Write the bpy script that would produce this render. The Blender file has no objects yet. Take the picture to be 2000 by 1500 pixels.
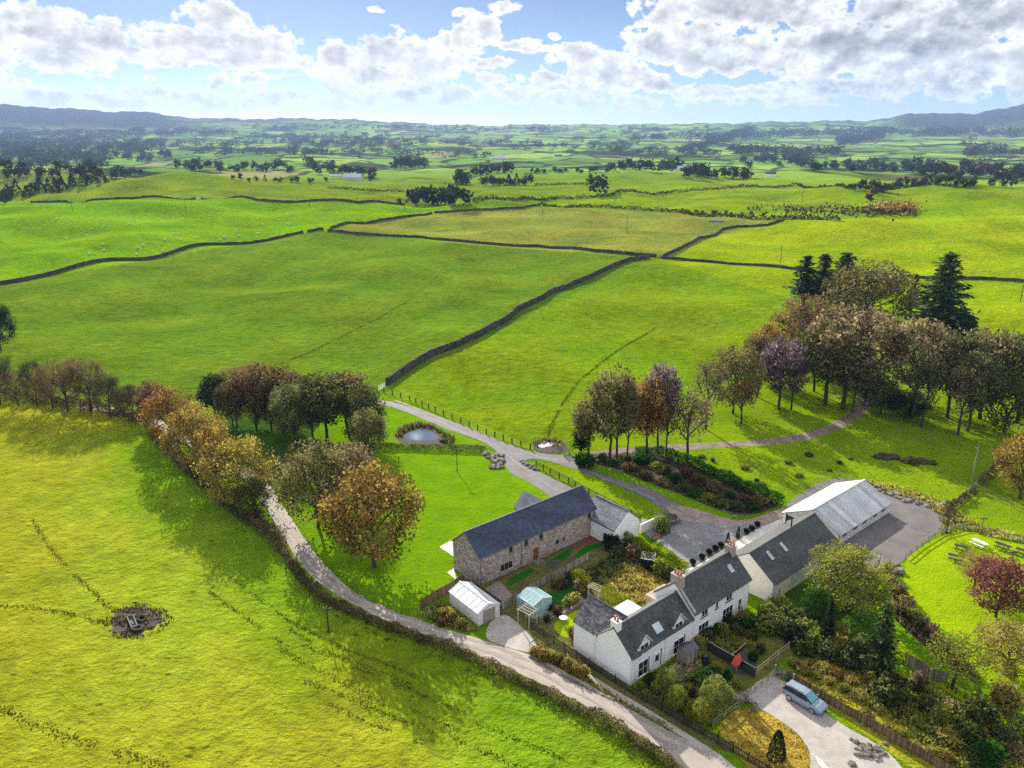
import bpy, bmesh, math, random
import numpy as np
from mathutils import Vector, Matrix, geometry

S = bpy.context.scene
COL = S.collection
R = random.Random(7)
RAD = math.radians

# ---------------------------------------------------------------- camera, sky, sun, exposure
CAM_H, FPX, HOR = 58.0, 1550.0, 240.0
PITCH = math.atan((750 - HOR) / FPX)
cam_d = bpy.data.cameras.new('camera')
cam = bpy.data.objects.new('camera', cam_d)
COL.objects.link(cam)
cam.location = (0, 0, CAM_H)
cam.rotation_euler = (math.pi / 2 - PITCH, 0, 0)
cam_d.sensor_width = 36
cam_d.lens = 36 * FPX / 2000
cam_d.clip_start, cam_d.clip_end = 1, 60000
S.camera = cam

SUN_EL = RAD(25.0)
SUN_AZ = math.atan2(-0.337, 0.941)            # from +Y towards +X
SUN_DIR = Vector((math.sin(SUN_AZ) * math.cos(SUN_EL), math.cos(SUN_AZ) * math.cos(SUN_EL), math.sin(SUN_EL)))
sd = bpy.data.lights.new('sun', 'SUN')
sd.energy, sd.angle, sd.color = 5.0, RAD(0.5), (1.0, 0.92, 0.78)
so = bpy.data.objects.new('sun', sd)
COL.objects.link(so)
so.rotation_euler = (-SUN_DIR).to_track_quat('-Z', 'Y').to_euler()
S.view_settings.view_transform = 'Standard'
S.view_settings.look = 'None'
EXPO = 0.95
S.view_settings.exposure = EXPO
S.view_settings.gamma = 1.0
S.view_settings.use_curve_mapping = False
S.cycles.max_bounces = 8
S.cycles.diffuse_bounces = 3
S.cycles.transparent_max_bounces = 8
S.cycles.volume_bounces = 0
S.cycles.use_denoising = False

def px_ray(px, py):
    u, v = (px - 1000) / FPX, (750 - py) / FPX
    return np.array([u, math.cos(PITCH) + v * math.sin(PITCH), -math.sin(PITCH) + v * math.cos(PITCH)])

SKY_STRENGTH = 0.05
W = bpy.data.worlds.new('World')
S.world = W
W.use_nodes = True
wt = W.node_tree
wt.nodes.clear()

class NT:
    """small helper for writing node trees"""
    def __init__(self, tree):
        self.t = tree
    def n(self, kind, **kw):
        nd = self.t.nodes.new(kind)
        for k, v in kw.items():
            if k.startswith('in_'):
                key = k[3:]
                key = int(key) if key.isdigit() else key
                self.put(nd.inputs[key], v)
            else:
                setattr(nd, k, v)
        return nd
    def put(self, sock, v):
        if isinstance(v, bpy.types.NodeSocket):
            self.t.links.new(v, sock)
        elif isinstance(v, bpy.types.Node):
            self.t.links.new(v.outputs[0], sock)
        else:
            sock.default_value = v
    def m(self, op, a, b=None, c=None, clamp=False):
        nd = self.t.nodes.new('ShaderNodeMath')
        nd.operation = op
        nd.use_clamp = clamp
        for i, v in enumerate((a, b, c)):
            if v is not None:
                self.put(nd.inputs[i], v)
        return nd.outputs[0]
    def v(self, op, a, b=None, c=None):
        nd = self.t.nodes.new('ShaderNodeVectorMath')
        nd.operation = op
        for i, x in enumerate((a, b, c)):
            if x is not None:
                self.put(nd.inputs[i], x)
        return nd.outputs['Value'] if op in ('DOT_PRODUCT', 'LENGTH') else nd.outputs[0]
    def step(self, x, lo, hi, a=0.0, b=1.0):
        nd = self.n('ShaderNodeMapRange', interpolation_type='SMOOTHSTEP')
        self.put(nd.inputs[0], x)
        nd.inputs[1].default_value, nd.inputs[2].default_value = lo, hi
        nd.inputs[3].default_value, nd.inputs[4].default_value = a, b
        return nd.outputs[0]
    def mix(self, f, a, b, blend='MIX'):
        nd = self.n('ShaderNodeMix', data_type='RGBA', blend_type=blend)
        self.put(nd.inputs[0], f)
        self.put(nd.inputs[6], a)
        self.put(nd.inputs[7], b)
        return nd.outputs[2]
    def noise(self, vec, scale, detail=4, rough=0.55, dist=0.0, kind='FBM'):
        nd = self.n('ShaderNodeTexNoise')
        self.put(nd.inputs['Vector'], vec)
        nd.inputs['Scale'].default_value = scale
        nd.inputs['Detail'].default_value = detail
        nd.inputs['Roughness'].default_value = rough
        nd.inputs['Distortion'].default_value = dist
        return nd.outputs[0]

def c4(c, g=1.0):
    return (c[0] * g, c[1] * g, c[2] * g, 1.0)

# clouds: (centre x, y and half width, height as seen, density), turned into azimuth and elevation
CLOUDS = [
    (55, 48, 120, 36, 1), (150, 70, 130, 34, 1), (235, 98, 80, 24, 1), (150, 105, 110, 28, 1), (15, 80, 70, 30, .9), (110, 139, 75, 11, .6), (20, 138, 55, 12, .6),
    (430, 52, 66, 46, 1.1), (395, 85, 100, 40, 1.1), (510, 92, 76, 36, 1.1), (345, 108, 70, 20, .9), (470, 112, 105, 22, 1.1), (500, 152, 78, 12, .7), (300, 155, 14, 6, .6), (412, 168, 16, 6, .6),
    (680, 122, 90, 40, 1), (765, 102, 70, 38, 1), (835, 122, 90, 42, 1), (742, 150, 120, 22, 1), (905, 80, 62, 28, .95), (945, 58, 42, 34, 1), (1020, 90, 70, 12, .9),
    (740, 20, 18, 5, .55), (905, 22, 34, 8, .6), (985, 12, 40, 10, .7), (1080, 70, 14, 7, .6), (965, 122, 36, 13, .65), (965, 150, 42, 12, .65),
    (1130, 112, 56, 28, 1), (1185, 140, 110, 40, 1.1), (1100, 155, 90, 18, .85), (1325, 88, 96, 50, 1.1), (1285, 52, 48, 28, .9), (1400, 105, 110, 42, 1.1), (1290, 165, 40, 22, 1),
    (1430, 10, 170, 34, 1.25), (1530, 22, 150, 40, 1.1), (1640, 95, 180, 58, 1.1), (1780, 100, 170, 60, 1.15), (1900, 40, 200, 62, 1.15), (1960, 125, 160, 46, 1.1), (1700, 20, 120, 40, .9),
    (1480, 172, 160, 18, .7), (1700, 165, 200, 26, .85), (1900, 178, 180, 18, .7), (1350, 182, 60, 14, .7), (1560, 200, 120, 10, .5),
    (20, 180, 60, 25, 0.74), (110, 195, 60, 19, 0.76), (230, 192, 90, 21, 0.76), (350, 190, 80, 21, 0.79), (440, 198, 70, 23, 0.76), (540, 190, 40, 29, 0.79), (660, 195, 70, 25, 0.79), (760, 182, 100, 27, 0.80), (880, 188, 90, 25, 0.78), (1010, 184, 70, 25, 0.80), (1090, 195, 100, 21, 0.78), (1230, 200, 120, 17, 0.74),
    (2250, 60, 320, 110, 1.1), (-260, 90, 240, 70, 1), (700, -120, 420, 60, .9), (1700, -90, 420, 90, 1.1), (200, -160, 380, 70, .9), (2700, 0, 300, 120, 1), (-700, 30, 300, 110, 1)]

def build_world():
    N = NT(wt)
    geo = N.n('ShaderNodeTexCoord').outputs['Generated']
    sep = N.n('ShaderNodeSeparateXYZ', in_0=geo)
    az = N.m('MULTIPLY', N.m('ARCTAN2', sep.outputs[0], sep.outputs[1]), 57.2958)
    el = N.m('MULTIPLY', N.m('ARCSINE', sep.outputs[2]), 57.2958)
    P = N.n('ShaderNodeCombineXYZ', in_0=az, in_1=N.m('MULTIPLY', el, 1.35), in_2=0.0).outputs[0]
    wn = N.n('ShaderNodeTexNoise', in_Scale=0.8, in_Detail=4.0)
    N.put(wn.inputs['Vector'], P)
    Pw = N.v('ADD', P, N.v('SCALE', N.v('SUBTRACT', wn.outputs['Color'], (.5, .5, .5)), None))
    sc = Pw.node.inputs[1].links[0].from_node
    sc.inputs['Scale'].default_value = .8
    D = None
    for (cx, cy, a, b, w) in CLOUDS:
        d = px_ray(cx, cy)
        u = math.degrees(math.atan2(d[0], d[1]))
        v = math.degrees(math.atan2(d[2], math.hypot(d[0], d[1]))) * 1.35
        au = a / FPX * 57.3
        bv = b / FPX * 57.3 * 1.35
        q = N.n('ShaderNodeVectorMath', operation='MULTIPLY_ADD')
        N.put(q.inputs[0], Pw)
        q.inputs[1].default_value = (1 / (au * 1.08), 1 / (bv * 1.08), 0)
        q.inputs[2].default_value = (-u / (au * 1.08), -v / (bv * 1.08), 0)
        dd = N.v('DOT_PRODUCT', q.outputs[0], q.outputs[0])
        val = N.m('MULTIPLY_ADD', dd, -w, w)
        D = val if D is None else N.m('MAXIMUM', D, val)
    D = N.m('MAXIMUM', D, -0.6)
    # far from the framed part the sky goes on with similar broken cloud, brightened below as fill light
    broad = N.m('MULTIPLY_ADD', N.noise(P, 0.055, 3, .5), 5.0, -2.35)
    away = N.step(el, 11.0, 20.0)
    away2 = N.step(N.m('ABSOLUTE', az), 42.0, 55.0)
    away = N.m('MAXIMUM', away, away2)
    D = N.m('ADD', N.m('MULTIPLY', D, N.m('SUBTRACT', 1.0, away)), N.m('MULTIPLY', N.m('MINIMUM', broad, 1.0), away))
    F = N.noise(P, 0.72, 8, .57)
    Fs = N.noise(N.v('ADD', P, (-.35, .75, 0)), 0.42, 5, .58)
    big = N.noise(P, 0.25, 4, .5)
    dens = N.m('ADD', D, N.m('MULTIPLY_ADD', F, 3.6, -2.02))
    mask = N.step(dens, -0.10, 0.30)
    core = N.step(N.m('ADD', N.m('ADD', D, N.m('MULTIPLY_ADD', F, 1.6, -.8)), N.m('MULTIPLY_ADD', big, 1.6, -.8)), 0.25, 1.35)
    relief = N.m('MULTIPLY', N.m('SUBTRACT', N.noise(P, 0.42, 5, .58), Fs), 3.2)
    # right hand bank is thicker, hence greyer
    thick = N.step(az, 4.0, 24.0, 0.34, 0.70)
    grey = N.m('MULTIPLY', core, thick)
    rim = N.step(dens, 0.05, 0.95, 0.20, -0.04)
    lum = N.m('SUBTRACT', N.m('ADD', rim, 0.97), N.m('MULTIPLY', grey, 0.50))
    lum = N.m('ADD', lum, N.m('MULTIPLY', relief, 0.40))
    lum = N.m('MINIMUM', N.m('MAXIMUM', lum, 0.30), 1.15)
    lum = N.m('ADD', lum, N.m('MULTIPLY', away, 1.45))  # cloud outside the frame made brighter to fill the camera-facing walls
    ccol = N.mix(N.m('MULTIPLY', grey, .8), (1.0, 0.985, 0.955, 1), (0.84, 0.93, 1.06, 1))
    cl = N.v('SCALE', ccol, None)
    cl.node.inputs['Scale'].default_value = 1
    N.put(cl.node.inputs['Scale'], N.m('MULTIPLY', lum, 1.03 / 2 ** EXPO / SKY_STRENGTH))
    sky = N.n('ShaderNodeTexSky', sky_type='NISHITA', sun_disc=False, sun_elevation=SUN_EL, sun_rotation=SUN_AZ,
              altitude=80, air_density=0.46, dust_density=0.08, ozone_density=1.5)
    # low clouds pale into the horizon air
    low = N.step(el, 0.0, 2.5, 0.6, 1.0)
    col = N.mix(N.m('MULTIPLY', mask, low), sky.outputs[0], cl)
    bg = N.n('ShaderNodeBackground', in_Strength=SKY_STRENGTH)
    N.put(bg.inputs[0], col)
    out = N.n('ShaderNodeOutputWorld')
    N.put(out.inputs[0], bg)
build_world()

# ---------------------------------------------------------------- object helpers
def tag(o, label, cat, group=None):
    o['label'] = label
    o['category'] = cat
    if group:
        o['group'] = group
    return o

def link(o, parent=None):
    COL.objects.link(o)
    if parent is not None:
        o.parent = parent
    return o

def empty(name, loc=(0, 0, 0), rz=0.0):
    o = bpy.data.objects.new(name, None)
    o.location = loc
    o.rotation_euler = (0, 0, rz)
    o.empty_display_size = .3
    return link(o)

def copy_tree(o, parent=None):
    c = o.copy()
    link(c, parent)
    for ch in o.children:
        copy_tree(ch, c)
    return c

class MB:
    """collects faces of one mesh"""
    def __init__(self):
        self.v, self.f, self.t, self.uv = [], [], [], None
    def face(self, pts, tint=.5):
        i = len(self.v)
        self.v += [tuple(p) for p in pts]
        self.f.append(tuple(range(i, i + len(pts))))
        self.t.append(tint)
    def box(self, x0, y0, z0, x1, y1, z1, tint=.5):
        i = len(self.v)
        self.v += [(x0, y0, z0), (x1, y0, z0), (x1, y1, z0), (x0, y1, z0), (x0, y0, z1), (x1, y0, z1), (x1, y1, z1), (x0, y1, z1)]
        for q in ((0, 3, 2, 1), (4, 5, 6, 7), (0, 1, 5, 4), (1, 2, 6, 5), (2, 3, 7, 6), (3, 0, 4, 7)):
            self.f.append(tuple(i + k for k in q))
            self.t.append(tint)
    def loft(self, rings, cap=True, closed=True, tint=.5):
        i = len(self.v)
        n = len(rings[0])
        for r in rings:
            self.v += [tuple(p) for p in r]
        for a in range(len(rings) - 1):
            for k in range(n if closed else n - 1):
                k2 = (k + 1) % n
                self.f.append((i + a * n + k, i + a * n + k2, i + (a + 1) * n + k2, i + (a + 1) * n + k))
                self.t.append(tint)
        if cap:
            self.f.append(tuple(i + k for k in reversed(range(n))))
            self.f.append(tuple(i + (len(rings) - 1) * n + k for k in range(n)))
            self.t += [tint, tint]
    def tube(self, p, q, r0, r1=None, n=6, tint=.5, cap=True):
        p, q = Vector(p), Vector(q)
        r1 = r0 if r1 is None else r1
        d = (q - p)
        if d.length < 1e-6:
            return
        d.normalize()
        a = d.orthogonal().normalized()
        b = d.cross(a)
        A = [p + (a * math.cos(2 * math.pi * k / n) + b * math.sin(2 * math.pi * k / n)) * r0 for k in range(n)]
        B = [q + (a * math.cos(2 * math.pi * k / n) + b * math.sin(2 * math.pi * k / n)) * r1 for k in range(n)]
        self.loft([A, B], cap=cap, tint=tint)
    def beam(self, p, q, w, h, tint=.5):
        """rectangular bar, w across (horizontal), h up"""
        p, q = Vector(p), Vector(q)
        d = (q - p).normalized()
        up = Vector((0, 0, 1)) if abs(d.z) < .95 else Vector((0, 1, 0))
        s = d.cross(up).normalized() * (w / 2)
        u = s.cross(d).normalized() * (h / 2)
        self.loft([[p - s - u, p + s - u, p + s + u, p - s + u], [q - s - u, q + s - u, q + s + u, q - s + u]], tint=tint)
    def lathe(self, prof, n=12, c=(0, 0, 0), tint=.5):
        self.loft([[(c[0] + r * math.cos(2 * math.pi * k / n), c[1] + r * math.sin(2 * math.pi * k / n), c[2] + z) for k in range(n)] for (r, z) in prof], tint=tint)
    def rock(self, c, rx, ry, rz, rnd, tint=.5):
        ring = []
        for (z, s) in ((-.4, .75), (.25, 1), (.8, .6)):
            a0 = rnd.random()
            ring.append([(c[0] + rx * s * rnd.uniform(.8, 1.15) * math.cos(a0 + k * 1.2566), c[1] + ry * s * rnd.uniform(.8, 1.15) * math.sin(a0 + k * 1.2566), c[2] + rz * (z + rnd.uniform(-.12, .12))) for k in range(5)])
        self.loft(ring, tint=tint)
    def mesh(self, name, mat=None, smooth=False):
        me = bpy.data.meshes.new(name)
        me.from_pydata(self.v, [], self.f)
        a = me.attributes.new('tint', 'FLOAT', 'FACE')
        a.data.foreach_set('value', np.array(self.t, dtype=np.float32))
        if mat:
            me.materials.append(mat)
        if smooth:
            me.polygons.foreach_set('use_smooth', [True] * len(me.polygons))
        me.update()
        return me
    def build(self, name, mat, parent=None, loc=None, smooth=False):
        o = bpy.data.objects.new(name, self.mesh(name, mat, smooth))
        if loc is not None:
            o.location = loc
        return link(o, parent)

def quads_mesh(name, V, tint, mat=None):
    """V: (n,4,3) array of separate quads"""
    n = len(V)
    me = bpy.data.meshes.new(name)
    me.vertices.add(n * 4)
    me.vertices.foreach_set('co', V.reshape(-1).astype(np.float32))
    me.loops.add(n * 4)
    me.loops.foreach_set('vertex_index', np.arange(n * 4, dtype=np.int32))
    me.polygons.add(n)
    me.polygons.foreach_set('loop_start', np.arange(n, dtype=np.int32) * 4)
    me.polygons.foreach_set('loop_total', np.full(n, 4, dtype=np.int32))
    me.update(calc_edges=True)
    a = me.attributes.new('tint', 'FLOAT', 'FACE')
    a.data.foreach_set('value', tint.astype(np.float32))
    if mat:
        me.materials.append(mat)
    return me

def mesh_obj(name, me, parent=None, loc=None):
    o = bpy.data.objects.new(name, me)
    if loc is not None:
        o.location = loc
    return link(o, parent)

def leaf_quads(C, size, rng, up=0.25, flat=None, aspect=0.6):
    """kite shaped leaf clumps at the points C"""
    n = len(C)
    d = rng.normal(size=(n, 3))
    d[:, 2] += up
    if flat is not None:
        d = d * (1 - flat[1]) + flat[0] * flat[1]
    d /= np.linalg.norm(d, axis=1)[:, None]
    o = rng.normal(size=(n, 3))
    s = np.cross(d, o)
    s /= np.linalg.norm(s, axis=1)[:, None] + 1e-9
    sz = size * rng.uniform(.6, 1.35, n)[:, None]
    a = C - d * sz * .5
    b = C + d * sz * .5
    m = C + d * sz * rng.uniform(-.1, .15, n)[:, None]
    return np.stack([a, m + s * sz * aspect * .5, b, m - s * sz * aspect * .5], axis=1)

# ---------------------------------------------------------------- materials
def new_mat(name):
    m = bpy.data.materials.new(name)
    m.use_nodes = True
    m.node_tree.nodes.clear()
    return m, NT(m.node_tree)

def finish(N, col, rough=.8, bump=None, bstr=.4, bdist=.05, spec=.3, metal=0.0):
    b = N.n('ShaderNodeBsdfPrincipled')
    N.put(b.inputs['Base Color'], col)
    N.put(b.inputs['Roughness'], rough)
    b.inputs['Specular IOR Level'].default_value = spec
    b.inputs['Metallic'].default_value = metal
    if bump is not None:
        bp = N.n('ShaderNodeBump', in_Strength=bstr, in_Distance=bdist)
        N.put(bp.inputs['Height'], bump)
        N.put(b.inputs['Normal'], bp)
    o = N.n('ShaderNodeOutputMaterial')
    N.put(o.inputs[0], b)
    return b

def simple(name, c1, c2=None, scale=2.0, rough=.8, bump=.25, bscale=12.0, bdist=.03, spec=.3, metal=0.0, tint=0.0, world=False, detail=5, wear=None, streak=None):
    """two-tone procedural material with fine relief; tint = how far faces differ"""
    m, N = new_mat(name)
    c2 = c2 or tuple(x * .75 for x in c1)
    P = N.n('ShaderNodeNewGeometry').outputs['Position'] if world else N.n('ShaderNodeTexCoord').outputs['Object']
    f = N.step(N.noise(P, scale, detail, .6), .3, .7)
    col = N.mix(f, c4(c1), c4(c2))
    if wear:
        w = N.step(N.noise(P, wear[1], 6, .65), wear[2], wear[2] + .12)
        col = N.mix(w, col, c4(wear[0]))
    if streak:      # run-off marks and lichen drawn out down the slope
        Ps = N.v('MULTIPLY', P, streak[1])
        w = N.m('MULTIPLY', N.step(N.noise(Ps, 1.0, 6, .65), streak[2], streak[2] + .16), streak[3])
        col = N.mix(w, col, c4(streak[0]))
    if tint:
        a = N.n('ShaderNodeAttribute', attribute_name='tint')
        k = N.m('MULTIPLY_ADD', a.outputs['Fac'], 2 * tint, 1 - tint)
        v = N.v('SCALE', col, None)
        N.put(v.node.inputs['Scale'], k)
        col = v
    finish(N, col, rough, N.noise(P, bscale, 3, .6) if bump else None, bump, bdist, spec, metal)
    return m

def leafmat(name, dark, mid, light, trans=.52):
    m, N = new_mat(name)
    a = N.n('ShaderNodeAttribute', attribute_name='tint').outputs['Fac']
    oi = N.n('ShaderNodeObjectInfo')
    P = N.n('ShaderNodeTexCoord').outputs['Object']
    nz = N.noise(P, .55, 3, .5)
    t = N.m('ADD', N.m('MULTIPLY', a, .65), N.m('MULTIPLY', N.step(nz, .3, .7), .35))
    cr = N.n('ShaderNodeValToRGB')
    N.put(cr.inputs[0], t)
    e = cr.color_ramp.elements
    e[0].position, e[0].color = .08, c4(dark)
    e[1].position, e[1].color = .92, c4(light)
    e2 = cr.color_ramp.elements.new(.5)
    e2.color = c4(mid)
    hs = N.n('ShaderNodeHueSaturation')
    N.put(hs.inputs['Hue'], N.m('MULTIPLY_ADD', oi.outputs['Random'], .03, .485))
    N.put(hs.inputs['Value'], N.m('MULTIPLY_ADD', oi.outputs['Random'], .3, .85))
    N.put(hs.inputs['Color'], cr.outputs[0])
    d = N.n('ShaderNodeBsdfDiffuse')
    N.put(d.inputs[0], hs.outputs[0])
    tr = N.n('ShaderNodeBsdfTranslucent')
    N.put(tr.inputs[0], hs.outputs[0])
    mx = N.n('ShaderNodeMixShader', in_0=trans)
    N.put(mx.inputs[1], d)
    N.put(mx.inputs[2], tr)
    o = N.n('ShaderNodeOutputMaterial')
    N.put(o.inputs[0], mx)
    return m

L = {
    'orange': leafmat('orange leaves', (0.047, 0.034, 0.012), (0.25, 0.155, 0.042), (0.58, 0.39, 0.12)),
    'gold': leafmat('gold leaves', (0.045, 0.042, 0.013), (0.245, 0.175, 0.04), (0.61, 0.455, 0.125)),
    'rust': leafmat('rust leaves', (0.04, 0.028, 0.016), (0.15, 0.095, 0.052), (0.35, 0.22, 0.12)),
    'brown': leafmat('brown leaves', (0.033, 0.029, 0.014), (0.14, 0.12, 0.05), (0.36, 0.31, 0.14)),
    'twig': leafmat('bare twigs', (.045, .034, .026), (.11, .082, .06), (.22, .16, .12), .05),
    'olive': leafmat('olive leaves', (0.022, 0.029, 0.01), (0.09, 0.11, 0.032), (0.28, 0.285, 0.1)),
    'greygreen': leafmat('grey green leaves', (0.026, 0.034, 0.016), (0.11, 0.13, 0.05), (0.32, 0.33, 0.15)),
    'tan': leafmat('tan leaves', (0.045, 0.036, 0.022), (0.22, 0.17, 0.09), (0.52, 0.43, 0.24)),
    'mauve': leafmat('mauve twigs', (0.05, 0.036, 0.04), (0.18, 0.125, 0.14), (0.44, 0.33, 0.38)),
    'dark': leafmat('dark green leaves', (.007, .014, .008), (.02, .04, .02), (.06, .09, .04)),
    'teal': leafmat('blue green needles', (.007, .018, .014), (.02, .05, .036), (.06, .10, .07)),
    'lime': leafmat('pale lime leaves', (.06, .09, .015), (.20, .25, .05), (.40, .42, .12)),
    'yellowgreen': leafmat('golden conifer leaves', (.05, .09, .004), (.20, .25, .008), (.48, .46, .02)),
    'straw': leafmat('straw grass', (0.12, 0.1, 0.03), (0.34, 0.3, 0.075), (0.62, 0.55, 0.16)),
    'rough': leafmat('rough grass', (0.06, 0.085, 0.014), (0.23, 0.265, 0.035), (0.48, 0.48, 0.095)),
    'spruce': leafmat('spruce needles', (.014, .026, .010), (.045, .085, .028), (.16, .21, .075), .3),
    'rut': leafmat('coarse dark grass', (.03, .035, .006), (.08, .085, .012), (.16, .15, .03), .1),
    'red': leafmat('copper red leaves', (0.06, 0.022, 0.022), (0.22, 0.085, 0.075), (0.48, 0.22, 0.19)),
    'laurel': leafmat('laurel leaves', (.008, .03, .006), (.03, .10, .012), (.08, .20, .03)),
    'hedge': leafmat('scruffy hedge leaves', (.035, .030, .013), (.14, .11, .055), (.34, .27, .14)),
    'far': leafmat('far tree leaves', (0.013, 0.021, 0.014), (0.036, 0.052, 0.028), (0.095, 0.105, 0.05), .2),
    'farbrown': leafmat('far brown leaves', (.022, .016, .010), (.06, .044, .026), (.12, .085, .05), .2),
}
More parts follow.
